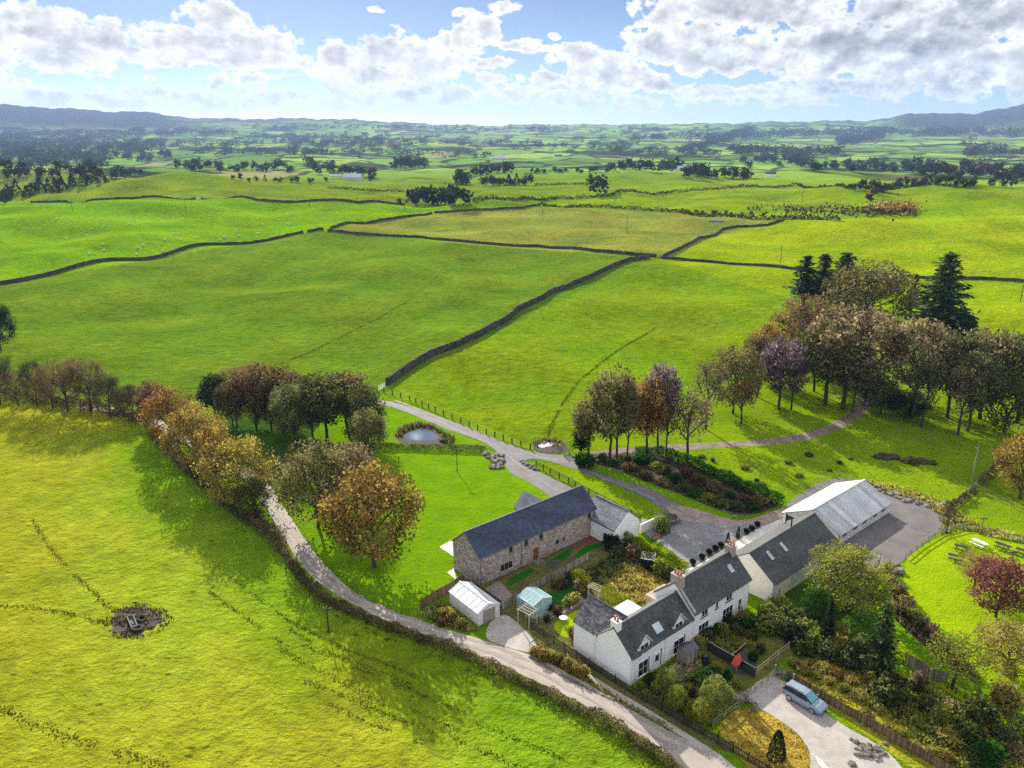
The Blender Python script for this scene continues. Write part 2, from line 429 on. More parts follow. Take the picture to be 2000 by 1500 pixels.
M = {
    'bark': simple('bark', (.075, .06, .045), (.03, .024, .018), 3, .9, .6, 14, .05),
    'stone': simple('rubble stone', (.43, .36, .33), (.26, .215, .195), 3.2, .9, .6, 9, .05, tint=.35, wear=((.15, .12, .105), 1.3, .62)),
    'mortar': simple('lime mortar', (.36, .31, .285), (.25, .21, .19), 2.5, .95, .4, 16, .02),
    'drystone': simple('dry stone', (.070, .066, .056), (.028, .028, .024), 1.2, .95, .6, 6, .08, tint=.5),
    'boulder': simple('boulder', (.24, .22, .19), (.11, .10, .085), 1.5, .95, .6, 7, .06, tint=.4),
    'slate_blue': simple('blue slate', (.040, .058, .115), (.022, .030, .062), 1.1, .5, .3, 10, .01, spec=.4, tint=.42, streak=((.085, .10, .14), (2.8, .5, .5), .55, .5)),
    'slate_grey': simple('grey slate', (.062, .070, .072), (.034, .040, .043), .9, .5, .3, 10, .01, spec=.45, tint=.42, wear=((.115, .115, .085), .9, .58), streak=((.03, .032, .034), (2.6, .5, .5), .50, .6)),
    'slate_purple': simple('weathered purple slate', (.15, .135, .165), (.065, .06, .075), 1.4, .6, .3, 10, .01, tint=.55, wear=((.10, .10, .07), 1.1, .58)),
    'slate_pale': simple('pale slate', (.19, .215, .26), (.10, .115, .15), 1.2, .55, .3, 10, .01, spec=.4, tint=.35),
    'white': simple('white render', (.85, .85, .86), (.78, .79, .81), .9, .85, .25, 22, .008, wear=((.68, .68, .67), .7, .66), streak=((.60, .61, .61), (2.2, 2.2, .25), .60, .5)),
    'whitepaint': simple('white paint', (.80, .80, .79), (.72, .72, .71), 3, .5, .0),
    'cream': simple('cream render', (.82, .765, .70), (.77, .71, .645), .6, .85, .2, 22, .008, streak=((.64, .58, .51), (2.0, 2.0, .25), .60, .5)),
    'grey_wall': simple('grey roughcast', (.60, .60, .59), (.42, .42, .41), 1.2, .9, .5, 14, .02),
    'metal_sheet': simple('grey roof sheet', (.54, .56, .59), (.43, .45, .48), .5, .5, .15, 3, .01, spec=.5, tint=.25, wear=((.40, .41, .42), .9, .60), streak=((.36, .34, .32), (2.4, .35, .35), .55, .5)),
    'shed_sheet': simple('pale shed sheet', (.62, .66, .70), (.50, .54, .58), .8, .45, .1, 4, .01, spec=.5, tint=.12),
    'shed_wall': simple('pale shed cladding', (.66, .63, .62), (.54, .52, .51), 1.0, .8, .2, 8, .01, tint=.2),
    'black': simple('black paint', (.018, .018, .02), (.03, .03, .032), 3, .5, .0),
    'lead': simple('lead grey', (.16, .165, .17), (.11, .115, .12), 3, .6, .1, 8, .01),
    'wood_dark': simple('dark stained timber', (.05, .043, .036), (.025, .021, .018), 4, .8, .4, 20, .01, tint=.4),
    'wood_brown': simple('brown fence timber', (.19, .125, .075), (.10, .065, .04), 3, .8, .4, 18, .01, tint=.4),
    'wood_grey': simple('weathered grey timber', (.34, .30, .25), (.19, .165, .14), 4, .85, .4, 20, .01, tint=.4),
    'wood_pale': simple('pale timber', (.50, .43, .32), (.36, .30, .22), 4, .8, .3, 20, .01, tint=.3),
    'door_brown': simple('brown door', (.17, .07, .035), (.11, .045, .022), 5, .5, .2, 20, .005),
    'terracotta': simple('terracotta', (.42, .16, .10), (.30, .11, .07), 4, .8, .2, 12, .01),
    'tan_render': simple('tan render', (.45, .36, .31), (.33, .26, .22), 1.4, .9, .4, 14, .01),
    'tarmac': simple('lane tarmac', (.385, .34, .305), (.29, .255, .23), .35, .85, .25, 9, .01, world=True, wear=((.25, .215, .19), .25, .62)),
    'lane_wear': simple('wheel worn tarmac', (.30, .265, .24), (.24, .21, .19), .6, .8, .2, 9, .01, world=True),
    'drive_wear': simple('wheel worn asphalt', (.21, .198, .205), (.17, .16, .17), .6, .8, .2, 9, .01, world=True),
    'asphalt': simple('drive asphalt', (.165, .155, .17), (.12, .113, .125), .35, .8, .25, 9, .01, world=True, wear=((.215, .20, .21), .5, .58)),
    'court': simple('gravel court', (.235, .235, .25), (.17, .168, .18), .4, .9, .4, 8, .015, world=True, wear=((.33, .31, .29), .35, .56)),
    'yard': simple('yard asphalt', (.165, .152, .155), (.115, .107, .112), .3, .9, .3, 8, .01, world=True, wear=((.23, .21, .19), .5, .60)),
    'gravel': simple('pale gravel', (.41, .38, .355), (.32, .295, .275), .8, .95, .6, 7, .03, world=True, wear=((.22, .195, .17), 1.1, .62)),
    'pinkgravel': simple('pink gravel', (.34, .26, .235), (.24, .18, .165), .7, .95, .5, 7, .03, world=True),
    'track': simple('earth track', (.24, .185, .15), (.13, .10, .08), .7, .95, .6, 6, .03, world=True),
    'soil': simple('bare soil', (.085, .06, .045), (.04, .03, .022), 1.2, .95, .8, 5, .08, world=True),
    'mud': simple('trodden mud', (.075, .05, .045), (.022, .016, .015), 1.1, .85, 1.0, 2.5, .25, world=True, spec=.25),
    'paving': simple('paving', (.30, .245, .215), (.20, .16, .14), 1.0, .9, .3, 8, .02, world=True, wear=((.10, .095, .06), .9, .6)),
    'concrete': simple('pale concrete', (.60, .585, .57), (.50, .485, .47), .8, .9, .2, 9, .01, world=True),
    'brickpave': simple('red brick paving', (.20, .075, .055), (.13, .05, .04), 2.0, .9, .4, 12, .02, world=True),
    'darkslab': simple('dark patio', (.085, .083, .085), (.05, .05, .052), 1, .9, .3, 8, .02, world=True),
    'greenmat': simple('green artificial turf', (.03, .20, .035), (.02, .15, .03), 2, .95, .3, 30, .01, world=True),
    'carpaint': simple('silver blue car paint', (.25, .315, .40), (.24, .305, .39), 1, .28, 0, spec=.6, metal=.35),
    'tyre': simple('tyre rubber', (.02, .02, .02), (.03, .03, .03), 8, .9, .0),
    'alloy': simple('alloy rim', (.5, .5, .5), (.4, .4, .4), 6, .35, 0, spec=.6, metal=.6),
    'redcloth': simple('red canvas', (.62, .10, .075), (.50, .075, .06), 4, .8, .2, 10, .01),
    'yellow': simple('yellow plastic', (.65, .60, .05), (.55, .5, .04), 4, .5, 0),
    'navy': simple('navy plastic', (.012, .02, .04), (.02, .03, .055), 4, .35, 0, spec=.5),
    'wool': simple('fleece', (.70, .68, .62), (.55, .53, .48), 3, .95, .4, 8, .03),
    'lamp': simple('clear lamp glass', (.75, .78, .8), (.7, .72, .75), 3, .15, 0, spec=.7),
    'redlamp': simple('red lamp glass', (.45, .02, .02), (.35, .02, .02), 3, .2, 0, spec=.6),
    'net': simple('dark netting', (.035, .045, .04), (.02, .026, .024), 6, .9, .3, 20, .01),
}

def glassmat(name, col, rough=.08):
    m, N = new_mat(name)
    P = N.n('ShaderNodeTexCoord').outputs['Object']
    f = N.noise(P, 1.3, 2, .5)
    finish(N, N.mix(f, c4(col), c4(col, 1.8)), rough, None, spec=.6)
    return m
M['glass'] = glassmat('dark window glass', (.012, .014, .018))
M['skyglass'] = glassmat('rooflight glass', (.30, .36, .40), .15)
M['greenglass'] = glassmat('greenhouse glass', (.16, .27, .28), .12)
M['carglass'] = glassmat('car glass', (.02, .03, .04), .05)
M['windscreen'] = glassmat('windscreen glass', (.12, .30, .32), .06)

def watermat():
    m, N = new_mat('still water')
    P = N.n('ShaderNodeNewGeometry').outputs['Position']
    b = finish(N, (.05, .055, .055, 1), .06, N.noise(P, 2.5, 2, .5), .06, .02, spec=1.0)
    g = N.n('ShaderNodeBsdfGlossy', in_Roughness=.05)
    g.inputs[0].default_value = (.9, .93, .95, 1)
    mx = N.n('ShaderNodeMixShader', in_0=.6)
    N.put(mx.inputs[1], b)
    N.put(mx.inputs[2], g)
    N.put([n for n in N.t.nodes if n.type == 'OUTPUT_MATERIAL'][0].inputs[0], mx)
    return m
M['water'] = watermat()

def grassmat(name, cols, scale=.35, fine=5.0, bump=.8, stripe=None, patch=None):
    """mown or grazed grass sheet: colour drifts, tufts, fine relief"""
    m, N = new_mat(name)
    P = N.n('ShaderNodeNewGeometry').outputs['Position']
    a = N.noise(P, scale, 5, .6)
    b = N.noise(P, fine * .4, 4, .65)
    col = N.mix(N.step(a, .32, .68), c4(cols[0]), c4(cols[1]))
    col = N.mix(N.m('MULTIPLY', N.step(b, .5, .75), .6), col, c4(cols[2]))
    if stripe is not None:
        ctr, pitch = stripe
        dist = N.v('LENGTH', N.v('SUBTRACT', P, ctr))
        w = N.m('SINE', N.m('MULTIPLY', dist, 6.283 / pitch))
        col = N.mix(N.m('MULTIPLY_ADD', w, .22, .22), col, c4(cols[1], 1.35))
    if patch is not None:
        w = N.step(N.noise(P, patch[1], 5, .6), patch[2], patch[2] + .15)
        col = N.mix(w, col, c4(patch[0]))
    h = N.m('ADD', N.noise(P, fine, 3, .7), N.m('MULTIPLY', N.noise(P, fine * .25, 3, .6), 1.6))
    finish(N, col, 1.0, h, bump, .2, spec=0.0)
    return m
M['lawn'] = grassmat('lawn grass', ((.145, .27, .003), (.105, .215, .003), (.185, .31, .005)), .22, 4, .7)
M['lawn_round'] = grassmat('round lawn grass', ((.25, .36, .004), (.20, .31, .004), (.31, .41, .006)), .3, 4, .6)
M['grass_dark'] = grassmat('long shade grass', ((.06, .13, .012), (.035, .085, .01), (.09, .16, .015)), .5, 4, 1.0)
M['grass_garden'] = grassmat('rough garden grass', ((.17, .17, .03), (.09, .11, .02), (.28, .23, .07)), .45, 3.5, 1.2)
M['grass_bank'] = grassmat('sunlit bank grass', ((.33, .31, .025), (.21, .235, .015), (.42, .38, .05)), .4, 3.5, 1.2)  # sunlight on the bank put into a brighter, yellower grass colour
M['grass_gold'] = grassmat('golden dry grass', ((.36, .25, .035), (.25, .20, .03), (.42, .30, .09)), .4, 3.5, 1.0)
M['grass_verge'] = grassmat('verge grass', ((.16, .16, .045), (.11, .10, .04), (.23, .20, .08)), .5, 4, 1.2)
M['paddock'] = grassmat('paddock grass', ((.175, .27, .004), (.12, .205, .004), (.23, .31, .008)), .12, 3, .9)
M['deepgreen'] = grassmat('deep green turf', ((.022, .13, .012), (.016, .10, .01), (.03, .15, .015)), .5, 5, .5)
M['rut'] = simple('rutted grass', (.06, .075, .02), (.035, .04, .016), 1.2, .95, .8, 5, .08, world=True)

# ---------------------------------------------------------------- terrain
def sm(a, b, x):
    t = np.clip((x - a) / (b - a), 0, 1)
    return t * t * (3 - 2 * t)

_rg = np.random.default_rng(5)
def waves(n, l0, l1):
    lam = np.exp(_rg.uniform(math.log(l0), math.log(l1), n))
    th = _rg.uniform(0, 2 * math.pi, n)
    return np.stack([2 * math.pi / lam * np.cos(th), 2 * math.pi / lam * np.sin(th), _rg.uniform(0, 6.28, n)], 1)
W_MID, W_FAR, W_BIG = waves(7, 55, 150), waves(7, 330, 900), waves(6, 1200, 2600)
def wsum(Wv, x, y):
    s = 0
    for a, b, c in Wv:
        s = s + np.sin(a * x + b * y + c)
    return s / math.sqrt(len(Wv))

def elev(px, py, D):
    """height reached by the sight line through a pixel at ground distance D"""
    d = px_ray(px, py)
    k = D / math.hypot(d[0], d[1])
    return d[0] * k, d[1] * k, CAM_H + d[2] * k

def base_h(r):
    return -38 * sm(620, 2300, r)
# rounded hills: apex as seen, distance, breadth across and along the view
HILLS = []
for px, py, D, sa, sl in [(385, 337, 840, 82, 62), (250, 352, 800, 90, 60), (90, 333, 1010, 62, 50), (-150, 330, 1000, 120, 60), (1270, 336, 960, 95, 62), (1130, 352, 900, 70, 60), (1420, 352, 930, 90, 60),
                          (1600, 333, 1130, 75, 55), (1980, 368, 720, 130, 60), (1800, 372, 700, 90, 50), (1580, 378, 690, 110, 40), (1930, 416, 500, 75, 50), (2150, 400, 520, 130, 80), (550, 362, 790, 80, 60), (200, 394, 600, 150, 60), (620, 396, 610, 120, 50), (900, 400, 560, 90, 40)]:
    x, y, z = elev(px, py, D)
    HILLS.append([x, y, max(0.5, z - float(base_h(np.array(D)))), sa, sl, math.atan2(x, y), z])
SKYLINE = np.array([(-900, 196), (-400, 198), (0, 205), (90, 210), (150, 213), (200, 218), (270, 217), (330, 226), (400, 231), (480, 232), (600, 231), (700, 234), (800, 240), (860, 243),
                    (950, 246), (1050, 243), (1200, 243), (1400, 241), (1500, 238), (1700, 235), (1745, 229), (1780, 222), (1850, 220), (1900, 224), (1950, 213), (2000, 203), (2100, 190), (2300, 196), (2900, 205)], float)
SK_AZ, SK_EL = [], []
for px, py in SKYLINE:
    d = px_ray(px, py)
    SK_AZ.append(math.atan2(d[0], d[1]))
    SK_EL.append(d[2] / math.hypot(d[0], d[1]))
RIDGE_R = 9000.0

def H(x, y):
    x = np.asarray(x, float)
    y = np.asarray(y, float)
    r = np.hypot(x, y)
    z = base_h(r)
    z = z + sm(175, 300, r) * (1 - .4 * sm(600, 900, r)) * 1.9 * wsum(W_MID, x, y)
    z = z + sm(750, 1700, r) * 4.5 * wsum(W_FAR, x, y) * (1 - sm(4500, 6500, r))
    z = z + sm(2200, 4200, r) * 7.0 * wsum(W_BIG, x, y) * (1 - sm(5000, 7500, r))
    for hx, hy, amp, sa, sl, az, _ in HILLS:
        dx, dy = x - hx, y - hy
        ca, sn = math.cos(az), math.sin(az)
        u = dx * ca - dy * sn
        v = dx * sn + dy * ca
        z = z + amp * np.exp(-(u / sa) ** 2 * .8 - (v / sl) ** 2 * .8)
    az = np.arctan2(x, y)
    rid = CAM_H + RIDGE_R * np.interp(az, SK_AZ, SK_EL) + 5 * np.sin(az * 90) + 4 * np.sin(az * 231 + 1) + 2.5 * np.sin(az * 530)
    t = sm(4800, RIDGE_R, r) * (1 - sm(RIDGE_R, 13500, r) * .75)
    return z * (1 - t) + rid * t

for _ in range(4):              # settle the tops where they are seen, whatever rolls beneath them
    for q in HILLS:
        q[2] = min(22.0, max(0.0, q[2] + .9 * (q[6] - float(H(q[0], q[1])))))
_T = np.concatenate([np.linspace(20, 320, 120), 320 * 1.0125 ** np.arange(1, 300)])
def at(px, py):
    """point of the ground seen at a pixel of the photograph"""
    d = px_ray(px, py)
    d = d / np.linalg.norm(d)
    X = d[0] * _T
    Y = d[1] * _T
    Z = CAM_H + d[2] * _T
    below = np.nonzero(Z < H(X, Y))[0]
    if len(below) == 0:
        k = 9000.0
        return Vector((d[0] * k, d[1] * k, float(H(d[0] * k, d[1] * k))))
    i = below[0]
    a, b = (_T[i - 1] if i else 0), _T[i]
    for _ in range(22):
        m = (a + b) / 2
        if CAM_H + d[2] * m < float(H(d[0] * m, d[1] * m)):
            b = m
        else:
            a = m
    return Vector((d[0] * b, d[1] * b, float(H(d[0] * b, d[1] * b))))

def flat(px, py, z=0.0):
    d = px_ray(px, py)
    k = (z - CAM_H) / d[2]
    return Vector((d[0] * k, d[1] * k, z))

def on_ground(x, y):
    return Vector((x, y, float(H(x, y))))

def depth_of(p):
    return p.y * math.cos(PITCH) + (CAM_H - p.z) * math.sin(PITCH)

def height_px(p, y_top):
    """height of something standing at p whose top is seen at row y_top"""
    lo, hi = 0.0, 120.0
    for _ in range(40):
        m = (lo + hi) / 2
        cz = p.y * math.cos(PITCH) - (p.z + m - CAM_H) * math.sin(PITCH)
        cy = p.y * math.sin(PITCH) + (p.z + m - CAM_H) * math.cos(PITCH)
        if 750 - FPX * cy / cz > y_top:
            lo = m
        else:
            hi = m
    return lo

def in_poly(px, py, poly):
    poly = np.asarray(poly, float)
    ins = np.zeros(px.shape, bool)
    n = len(poly)
    j = n - 1
    for i in range(n):
        xi, yi = poly[i]
        xj, yj = poly[j]
        c = ((yi > py) != (yj > py)) & (px < (xj - xi) * (py - yi) / (yj - yi + 1e-12) + xi)
        ins ^= c
        j = i
    return ins

# fields: outline as seen and the colour of their grass
FIELDS = [
    ([(-9000, 300), (11000, 300), (11000, 9000), (-9000, 9000)], (.13, .23, .004)),
    ([(-3000, 393), (0, 393), (300, 387), (700, 398), (1040, 402), (1060, 380), (2300, 380), (2300, 240), (-3000, 240)], (.155, .205, .008)),      # beyond the far wall
    ([(-3000, 560), (0, 555), (300, 505), (560, 458), (630, 450), (690, 437), (840, 415), (1040, 404), (790, 400), (300, 390), (0, 395), (-3000, 395)], (.150, .265, .003)),
    ([(-3000, 560), (0, 556), (300, 506), (590, 455), (640, 453), (900, 476), (1270, 505), (1120, 575), (960, 655), (850, 705), (750, 758), (600, 860), (0, 800), (-3000, 800)], (.115, .180, .010)),
    ([(640, 452), (690, 438), (850, 416), (1050, 404), (1300, 412), (1530, 430), (1470, 445), (1400, 462), (1330, 492), (1285, 502), (1000, 485), (760, 460)], (.205, .215, .032)),
    ([(1275, 505), (1120, 576), (960, 656), (850, 706), (755, 762), (1000, 860), (1130, 880), (1400, 720), (1600, 600), (1540, 530)], (.150, .220, .005)),
    ([(1290, 503), (1330, 490), (1400, 462), (1530, 430), (1750, 425), (2600, 405), (2600, 560), (2000, 552), (1500, 520)], (.230, .290, .003)),
    ([(1285, 506), (1540, 527), (2000, 553), (2600, 580), (2600, 680), (1900, 648), (1600, 600)], (.205, .275, .003)),
    ([(1050, 402), (1300, 410), (1530, 430), (1760, 425), (2600, 395), (2600, 330), (1500, 330), (1050, 385)], (.175, .24, .005)),
    ([(-3000, 780), (0, 782), (150, 797), (290, 825), (400, 900), (500, 960), (560, 1060), (620, 1140), (700, 1185), (830, 1240), (1020, 1320), (1200, 1410), (1330, 1490), (1700, 2600), (-3000, 2600)], (.268, .283, .016)),
]

def build_ground():
    rad = np.concatenate([[3], np.linspace(12, 80, 12), np.linspace(86, 320, 130), 320 * np.exp(np.linspace(0.006, math.log(13000 / 320), 430))])
    a_in = np.linspace(-44, 44, 620)
    a_out = np.concatenate([np.linspace(46, 90, 20), np.linspace(97, 263, 22), np.linspace(270, 314, 20)])
    ang = np.radians(np.concatenate([a_in, a_out]))
    RR, AA = np.meshgrid(rad, ang, indexing='ij')
    X, Y = RR * np.sin(AA), RR * np.cos(AA)
    Z = H(X, Y)
    nr, na = RR.shape
    V = np.stack([X, Y, Z], -1).reshape(-1, 3)
    V = np.concatenate([V, [[0, 0, 0.0]]])
    i, j = np.meshgrid(np.arange(nr - 1), np.arange(na), indexing='ij')
    j2 = (j + 1) % na
    F = np.stack([i * na + j, (i + 1) * na + j, (i + 1) * na + j2, i * na + j2], -1).reshape(-1, 4)
    c = len(V) - 1
    me = bpy.data.meshes.new('ground')
    me.vertices.add(len(V))
    me.vertices.foreach_set('co', V.reshape(-1).astype(np.float32))
    nF = len(F)
    tri = np.stack([np.full(na, c), np.arange(na), (np.arange(na) + 1) % na], 1)
    me.loops.add(nF * 4 + na * 3)
    me.loops.foreach_set('vertex_index', np.concatenate([F[:, ::-1].reshape(-1), tri[:, ::-1].reshape(-1)]).astype(np.int32))
    me.polygons.add(nF + na)
    me.polygons.foreach_set('loop_start', np.concatenate([np.arange(nF) * 4, nF * 4 + np.arange(na) * 3]).astype(np.int32))
    me.polygons.foreach_set('loop_total', np.concatenate([np.full(nF, 4), np.full(na, 3)]).astype(np.int32))
    me.update(calc_edges=True)
    me.polygons.foreach_set('use_smooth', np.ones(nF + na, bool))
    # grass colour of each field
    P = V - [0, 0, CAM_H]
    cz = P[:, 1] * math.cos(PITCH) - P[:, 2] * math.sin(PITCH)
    cy = P[:, 1] * math.sin(PITCH) + P[:, 2] * math.cos(PITCH)
    ok = cz > 5
    px = np.where(ok, 1000 + FPX * P[:, 0] / np.maximum(cz, 5), 1000)
    py = np.where(ok, 750 - FPX * cy / np.maximum(cz, 5), 5000)
    C = np.tile(np.array([.12, .2, .012]), (len(V), 1))
    for poly, colr in FIELDS:
        C[in_poly(px, py, poly)] = colr
    # strip under the lane hedge: lusher grass, its green toned to the shadow there
    hp = np.array([flat(*p).to_2d() for p in [(300, 850), (390, 940), (490, 1020), (550, 1075), (640, 1178), (770, 1232), (1010, 1330), (1300, 1492)]])
    d2 = np.full(len(V), 1e9)
    for a_, b_ in zip(hp, hp[1:]):
        ab = b_ - a_
        t_ = np.clip(((V[:, :2] - a_) @ ab) / (ab @ ab), 0, 1)
        d2 = np.minimum(d2, np.linalg.norm(V[:, :2] - a_ - t_[:, None] * ab, axis=1))
    lush_shade = (1 - sm(3, 17, d2 + 2.5 * wsum(W_MID, V[:, 0] * 6, V[:, 1] * 6)))[:, None] * .8
    C = C * (1 - lush_shade) + np.array([.13, .235, .006]) * lush_shade
    r = np.hypot(V[:, 0], V[:, 1])
    far = sm(760, 1250, r)
    ca = me.attributes.new('Col', 'FLOAT_COLOR', 'POINT')
    ca.data.foreach_set('color', np.concatenate([C, np.ones((len(C), 1))], 1).reshape(-1).astype(np.float32))
    fa = me.attributes.new('far', 'FLOAT', 'POINT')
    fa.data.foreach_set('value', far.astype(np.float32))
    ha = me.attributes.new('hill', 'FLOAT', 'POINT')
    rz = CAM_H + RIDGE_R * np.interp(np.arctan2(V[:, 0], V[:, 1]), SK_AZ, SK_EL)
    hill = np.maximum(sm(5300, 7000, r) * np.clip((rz - 80) / 55, 0, 1), sm(6300, 8200, r) * np.clip((V[:, 2] - 40) / 60, 0, .6))
    ha.data.foreach_set('value', hill.astype(np.float32))
    m, N = new_mat('pasture')
    Pn = N.n('ShaderNodeNewGeometry').outputs['Position']
    A = N.n('ShaderNodeAttribute', attribute_name='Col').outputs['Color']
    farn = N.n('ShaderNodeAttribute', attribute_name='far').outputs['Fac']
    hilln = N.n('ShaderNodeAttribute', attribute_name='hill').outputs['Fac']
    n1 = N.noise(Pn, .03, 5, .6)
    n2 = N.noise(Pn, .35, 5, .65)
    n3 = N.noise(Pn, 1.6, 4, .7)
    k = N.m('ADD', N.m('MULTIPLY_ADD', n1, 1.5, .27), N.m('MULTIPLY_ADD', n2, 1.3, -.63))
    near = N.v('SCALE', A, None)
    N.put(near.node.inputs['Scale'], k)
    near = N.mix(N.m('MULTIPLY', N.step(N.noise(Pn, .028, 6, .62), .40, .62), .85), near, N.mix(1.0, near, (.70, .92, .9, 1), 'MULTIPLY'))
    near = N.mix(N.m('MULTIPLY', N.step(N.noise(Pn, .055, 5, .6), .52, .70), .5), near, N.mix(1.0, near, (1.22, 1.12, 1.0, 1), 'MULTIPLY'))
    # darker grass tussocks and pale seed heads
    near = N.mix(N.m('MULTIPLY', N.step(N.noise(N.v('MULTIPLY', Pn, (.75, 1.25, 1)), 1.15, 5, .72), .56, .68), .62), near, (.030, .055, .003, 1))
    near = N.mix(N.m('MULTIPLY', N.step(N.noise(Pn, .9, 5, .7), .55, .70), .35), near, (.32, .33, .012, 1))
    vt = N.n('ShaderNodeTexVoronoi', feature='F1', in_Randomness=1.0, in_Scale=.62)
    N.put(vt.inputs['Vector'], N.v('MULTIPLY', N.v('ADD', Pn, N.v('SCALE', N.n('ShaderNodeTexNoise', in_Scale=.9).outputs['Color'], None)), (.8, 1.2, 0)))
    gate_ = N.step(N.noise(Pn, .14, 5, .65), .47, .66)
    tuft = N.m('MULTIPLY', N.step(vt.outputs['Distance'], .10, .26, 1.0, 0.0), N.m('MULTIPLY_ADD', gate_, .8, .02))
    near = N.mix(N.m('MULTIPLY', tuft, .8), near, (.028, .050, .003, 1))
    # valley farmland: a patchwork of fields with hedges between
    rot = N.n('ShaderNodeMapping', in_Rotation=(0, 0, .5), in_Scale=(1 / 190, 1 / 310, 0))
    N.put(rot.inputs['Vector'], Pn)
    wob = N.v('ADD', rot.outputs[0], N.v('SCALE', N.n('ShaderNodeTexNoise', in_Scale=1.3).outputs['Color'], None))
    wob.node.inputs[1].links[0].from_node.inputs['Scale'].default_value = .35
    wob.node.inputs[1].links[0].from_node.inputs[0].links[0].from_node
    nzn = wob.node.inputs[1].links[0].from_node.inputs[0].links[0].from_node
    N.put(nzn.inputs['Vector'], rot.outputs[0])
    vo = N.n('ShaderNodeTexVoronoi', feature='F1', in_Randomness=.9, in_Scale=1.0)
    N.put(vo.inputs['Vector'], wob)
    ve = N.n('ShaderNodeTexVoronoi', feature='DISTANCE_TO_EDGE', in_Randomness=.9, in_Scale=1.0)
    N.put(ve.inputs['Vector'], wob)
    sp = N.n('ShaderNodeSeparateXYZ')
    N.put(sp.inputs[0], vo.outputs['Color'])
    cr = N.n('ShaderNodeValToRGB')
    cr.color_ramp.interpolation = 'CONSTANT'
    N.put(cr.inputs[0], sp.outputs[0])
    els = cr.color_ramp.elements
    els[0].position, els[0].color = 0, (.13, .26, .03, 1)
    els[1].position, els[1].color = .2, (.20, .32, .04, 1)
    for pos, cc in ((.38, (.11, .20, .03)), (.52, (.24, .34, .05)), (.66, (.16, .27, .04)), (.78, (.24, .24, .09)), (.86, (.10, .17, .03)), (.94, (.13, .085, .06))):
        e = els.new(pos)
        e.color = c4(cc)
    patch = N.mix(N.step(ve.outputs[0], .018, .05, .85, 0.0), cr.outputs[0], (.018, .028, .012, 1))
    patch = N.mix(N.m('MULTIPLY', N.step(N.noise(Pn, .0021, 4, .6), .545, .585), .88), patch, (.016, .026, .014, 1))
    moor = N.mix(N.noise(Pn, .004, 5, .6), (.026, .032, .036, 1), (.058, .056, .054, 1))
    patch = N.mix(hilln, patch, moor)
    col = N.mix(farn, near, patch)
    h = N.m('ADD', N.m('MULTIPLY_ADD', tuft, .5, n3), N.m('ADD', N.m('MULTIPLY', N.noise(Pn, .55, 4, .65), 2.2), N.m('MULTIPLY', N.noise(Pn, 6.0, 2, .6), .35)))
    b = N.n('ShaderNodeBsdfPrincipled')
    N.put(b.inputs['Base Color'], col)
    b.inputs['Roughness'].default_value = 1.0
    b.inputs['Specular IOR Level'].default_value = 0.0
    bp = N.n('ShaderNodeBump', in_Distance=.5)
    N.put(bp.inputs['Strength'], N.m('MULTIPLY_ADD', farn, -.6, .9))
    N.put(bp.inputs['Height'], h)
    N.put(b.inputs['Normal'], bp)
    o = N.n('ShaderNodeOutputMaterial')
    N.put(o.inputs[0], b)
    me.materials.append(m)
    g = mesh_obj('ground', me)
    g['kind'] = 'structure'
build_ground()

# air between here and the hills
def build_haze():
    b = MB()
    b.box(-13600, -13600, -140, 13600, 13600, 380)
    m, N = new_mat('air')
    pv = N.n('ShaderNodeVolumePrincipled', in_Color=(.38, .57, 1.0, 1), in_Density=HAZE, in_Anisotropy=.15)
    o = N.n('ShaderNodeOutputMaterial')
    N.put(o.inputs['Volume'], pv)
    hz = b.build('haze', m)
    hz['kind'] = 'stuff'
HAZE = 5.8e-5
if HAZE:
    build_haze()

# ---------------------------------------------------------------- flat sheets: lane, drives, lawns, yards
def jag(pts, step=1.2, amp=.18, seed=1):
    rnd = random.Random(seed)
    out = []
    n = len(pts)
    for i in range(n):
        p, q = pts[i], pts[(i + 1) % n]
        k = max(1, int((q - p).length / step))
        d = (q - p)
        nrm = Vector((-d.y, d.x)).normalized() if d.length > 0 else Vector((0, 0))
        for j in range(k):
            w = p + d * (j / k)
            out.append(w + nrm * rnd.uniform(-amp, amp) if j else w)
    return out

_sheet_seed = [10]
def sheet(name, poly, mat, lift, amp=.18, world=False, kind='structure'):
    """a surface laid on the level ground around the houses; lift keeps sheets apart"""
    _sheet_seed[0] += 1
    pts = [Vector(p) if world else flat(*p).to_2d() for p in poly]
    if amp > .05:
        for _ in range(2):          # round the corners
            q = []
            for i in range(len(pts)):
                a, b = pts[i], pts[(i + 1) % len(pts)]
                k = .25 if (b - a).length < 8 else 2 / (b - a).length
                q += [a.lerp(b, k), a.lerp(b, 1 - k)]
            pts = q
    pts = jag(pts, .7, amp * .8, _sheet_seed[0]) if amp else pts
    tri = geometry.tessellate_polygon([[Vector((p.x, p.y, 0)) for p in pts]])
    me = bpy.data.meshes.new(name)
    me.from_pydata([(p.x, p.y, lift) for p in pts], [], [tuple(t) for t in tri])
    bm = bmesh.new()
    bm.from_mesh(me)
    for f in bm.faces:
        if f.normal.z < 0:
            f.normal_flip()
    bm.to_mesh(me)
    bm.free()
    me.materials.append(mat)
    o = mesh_obj(name, me)
    if kind:
        o['kind'] = kind
    return o

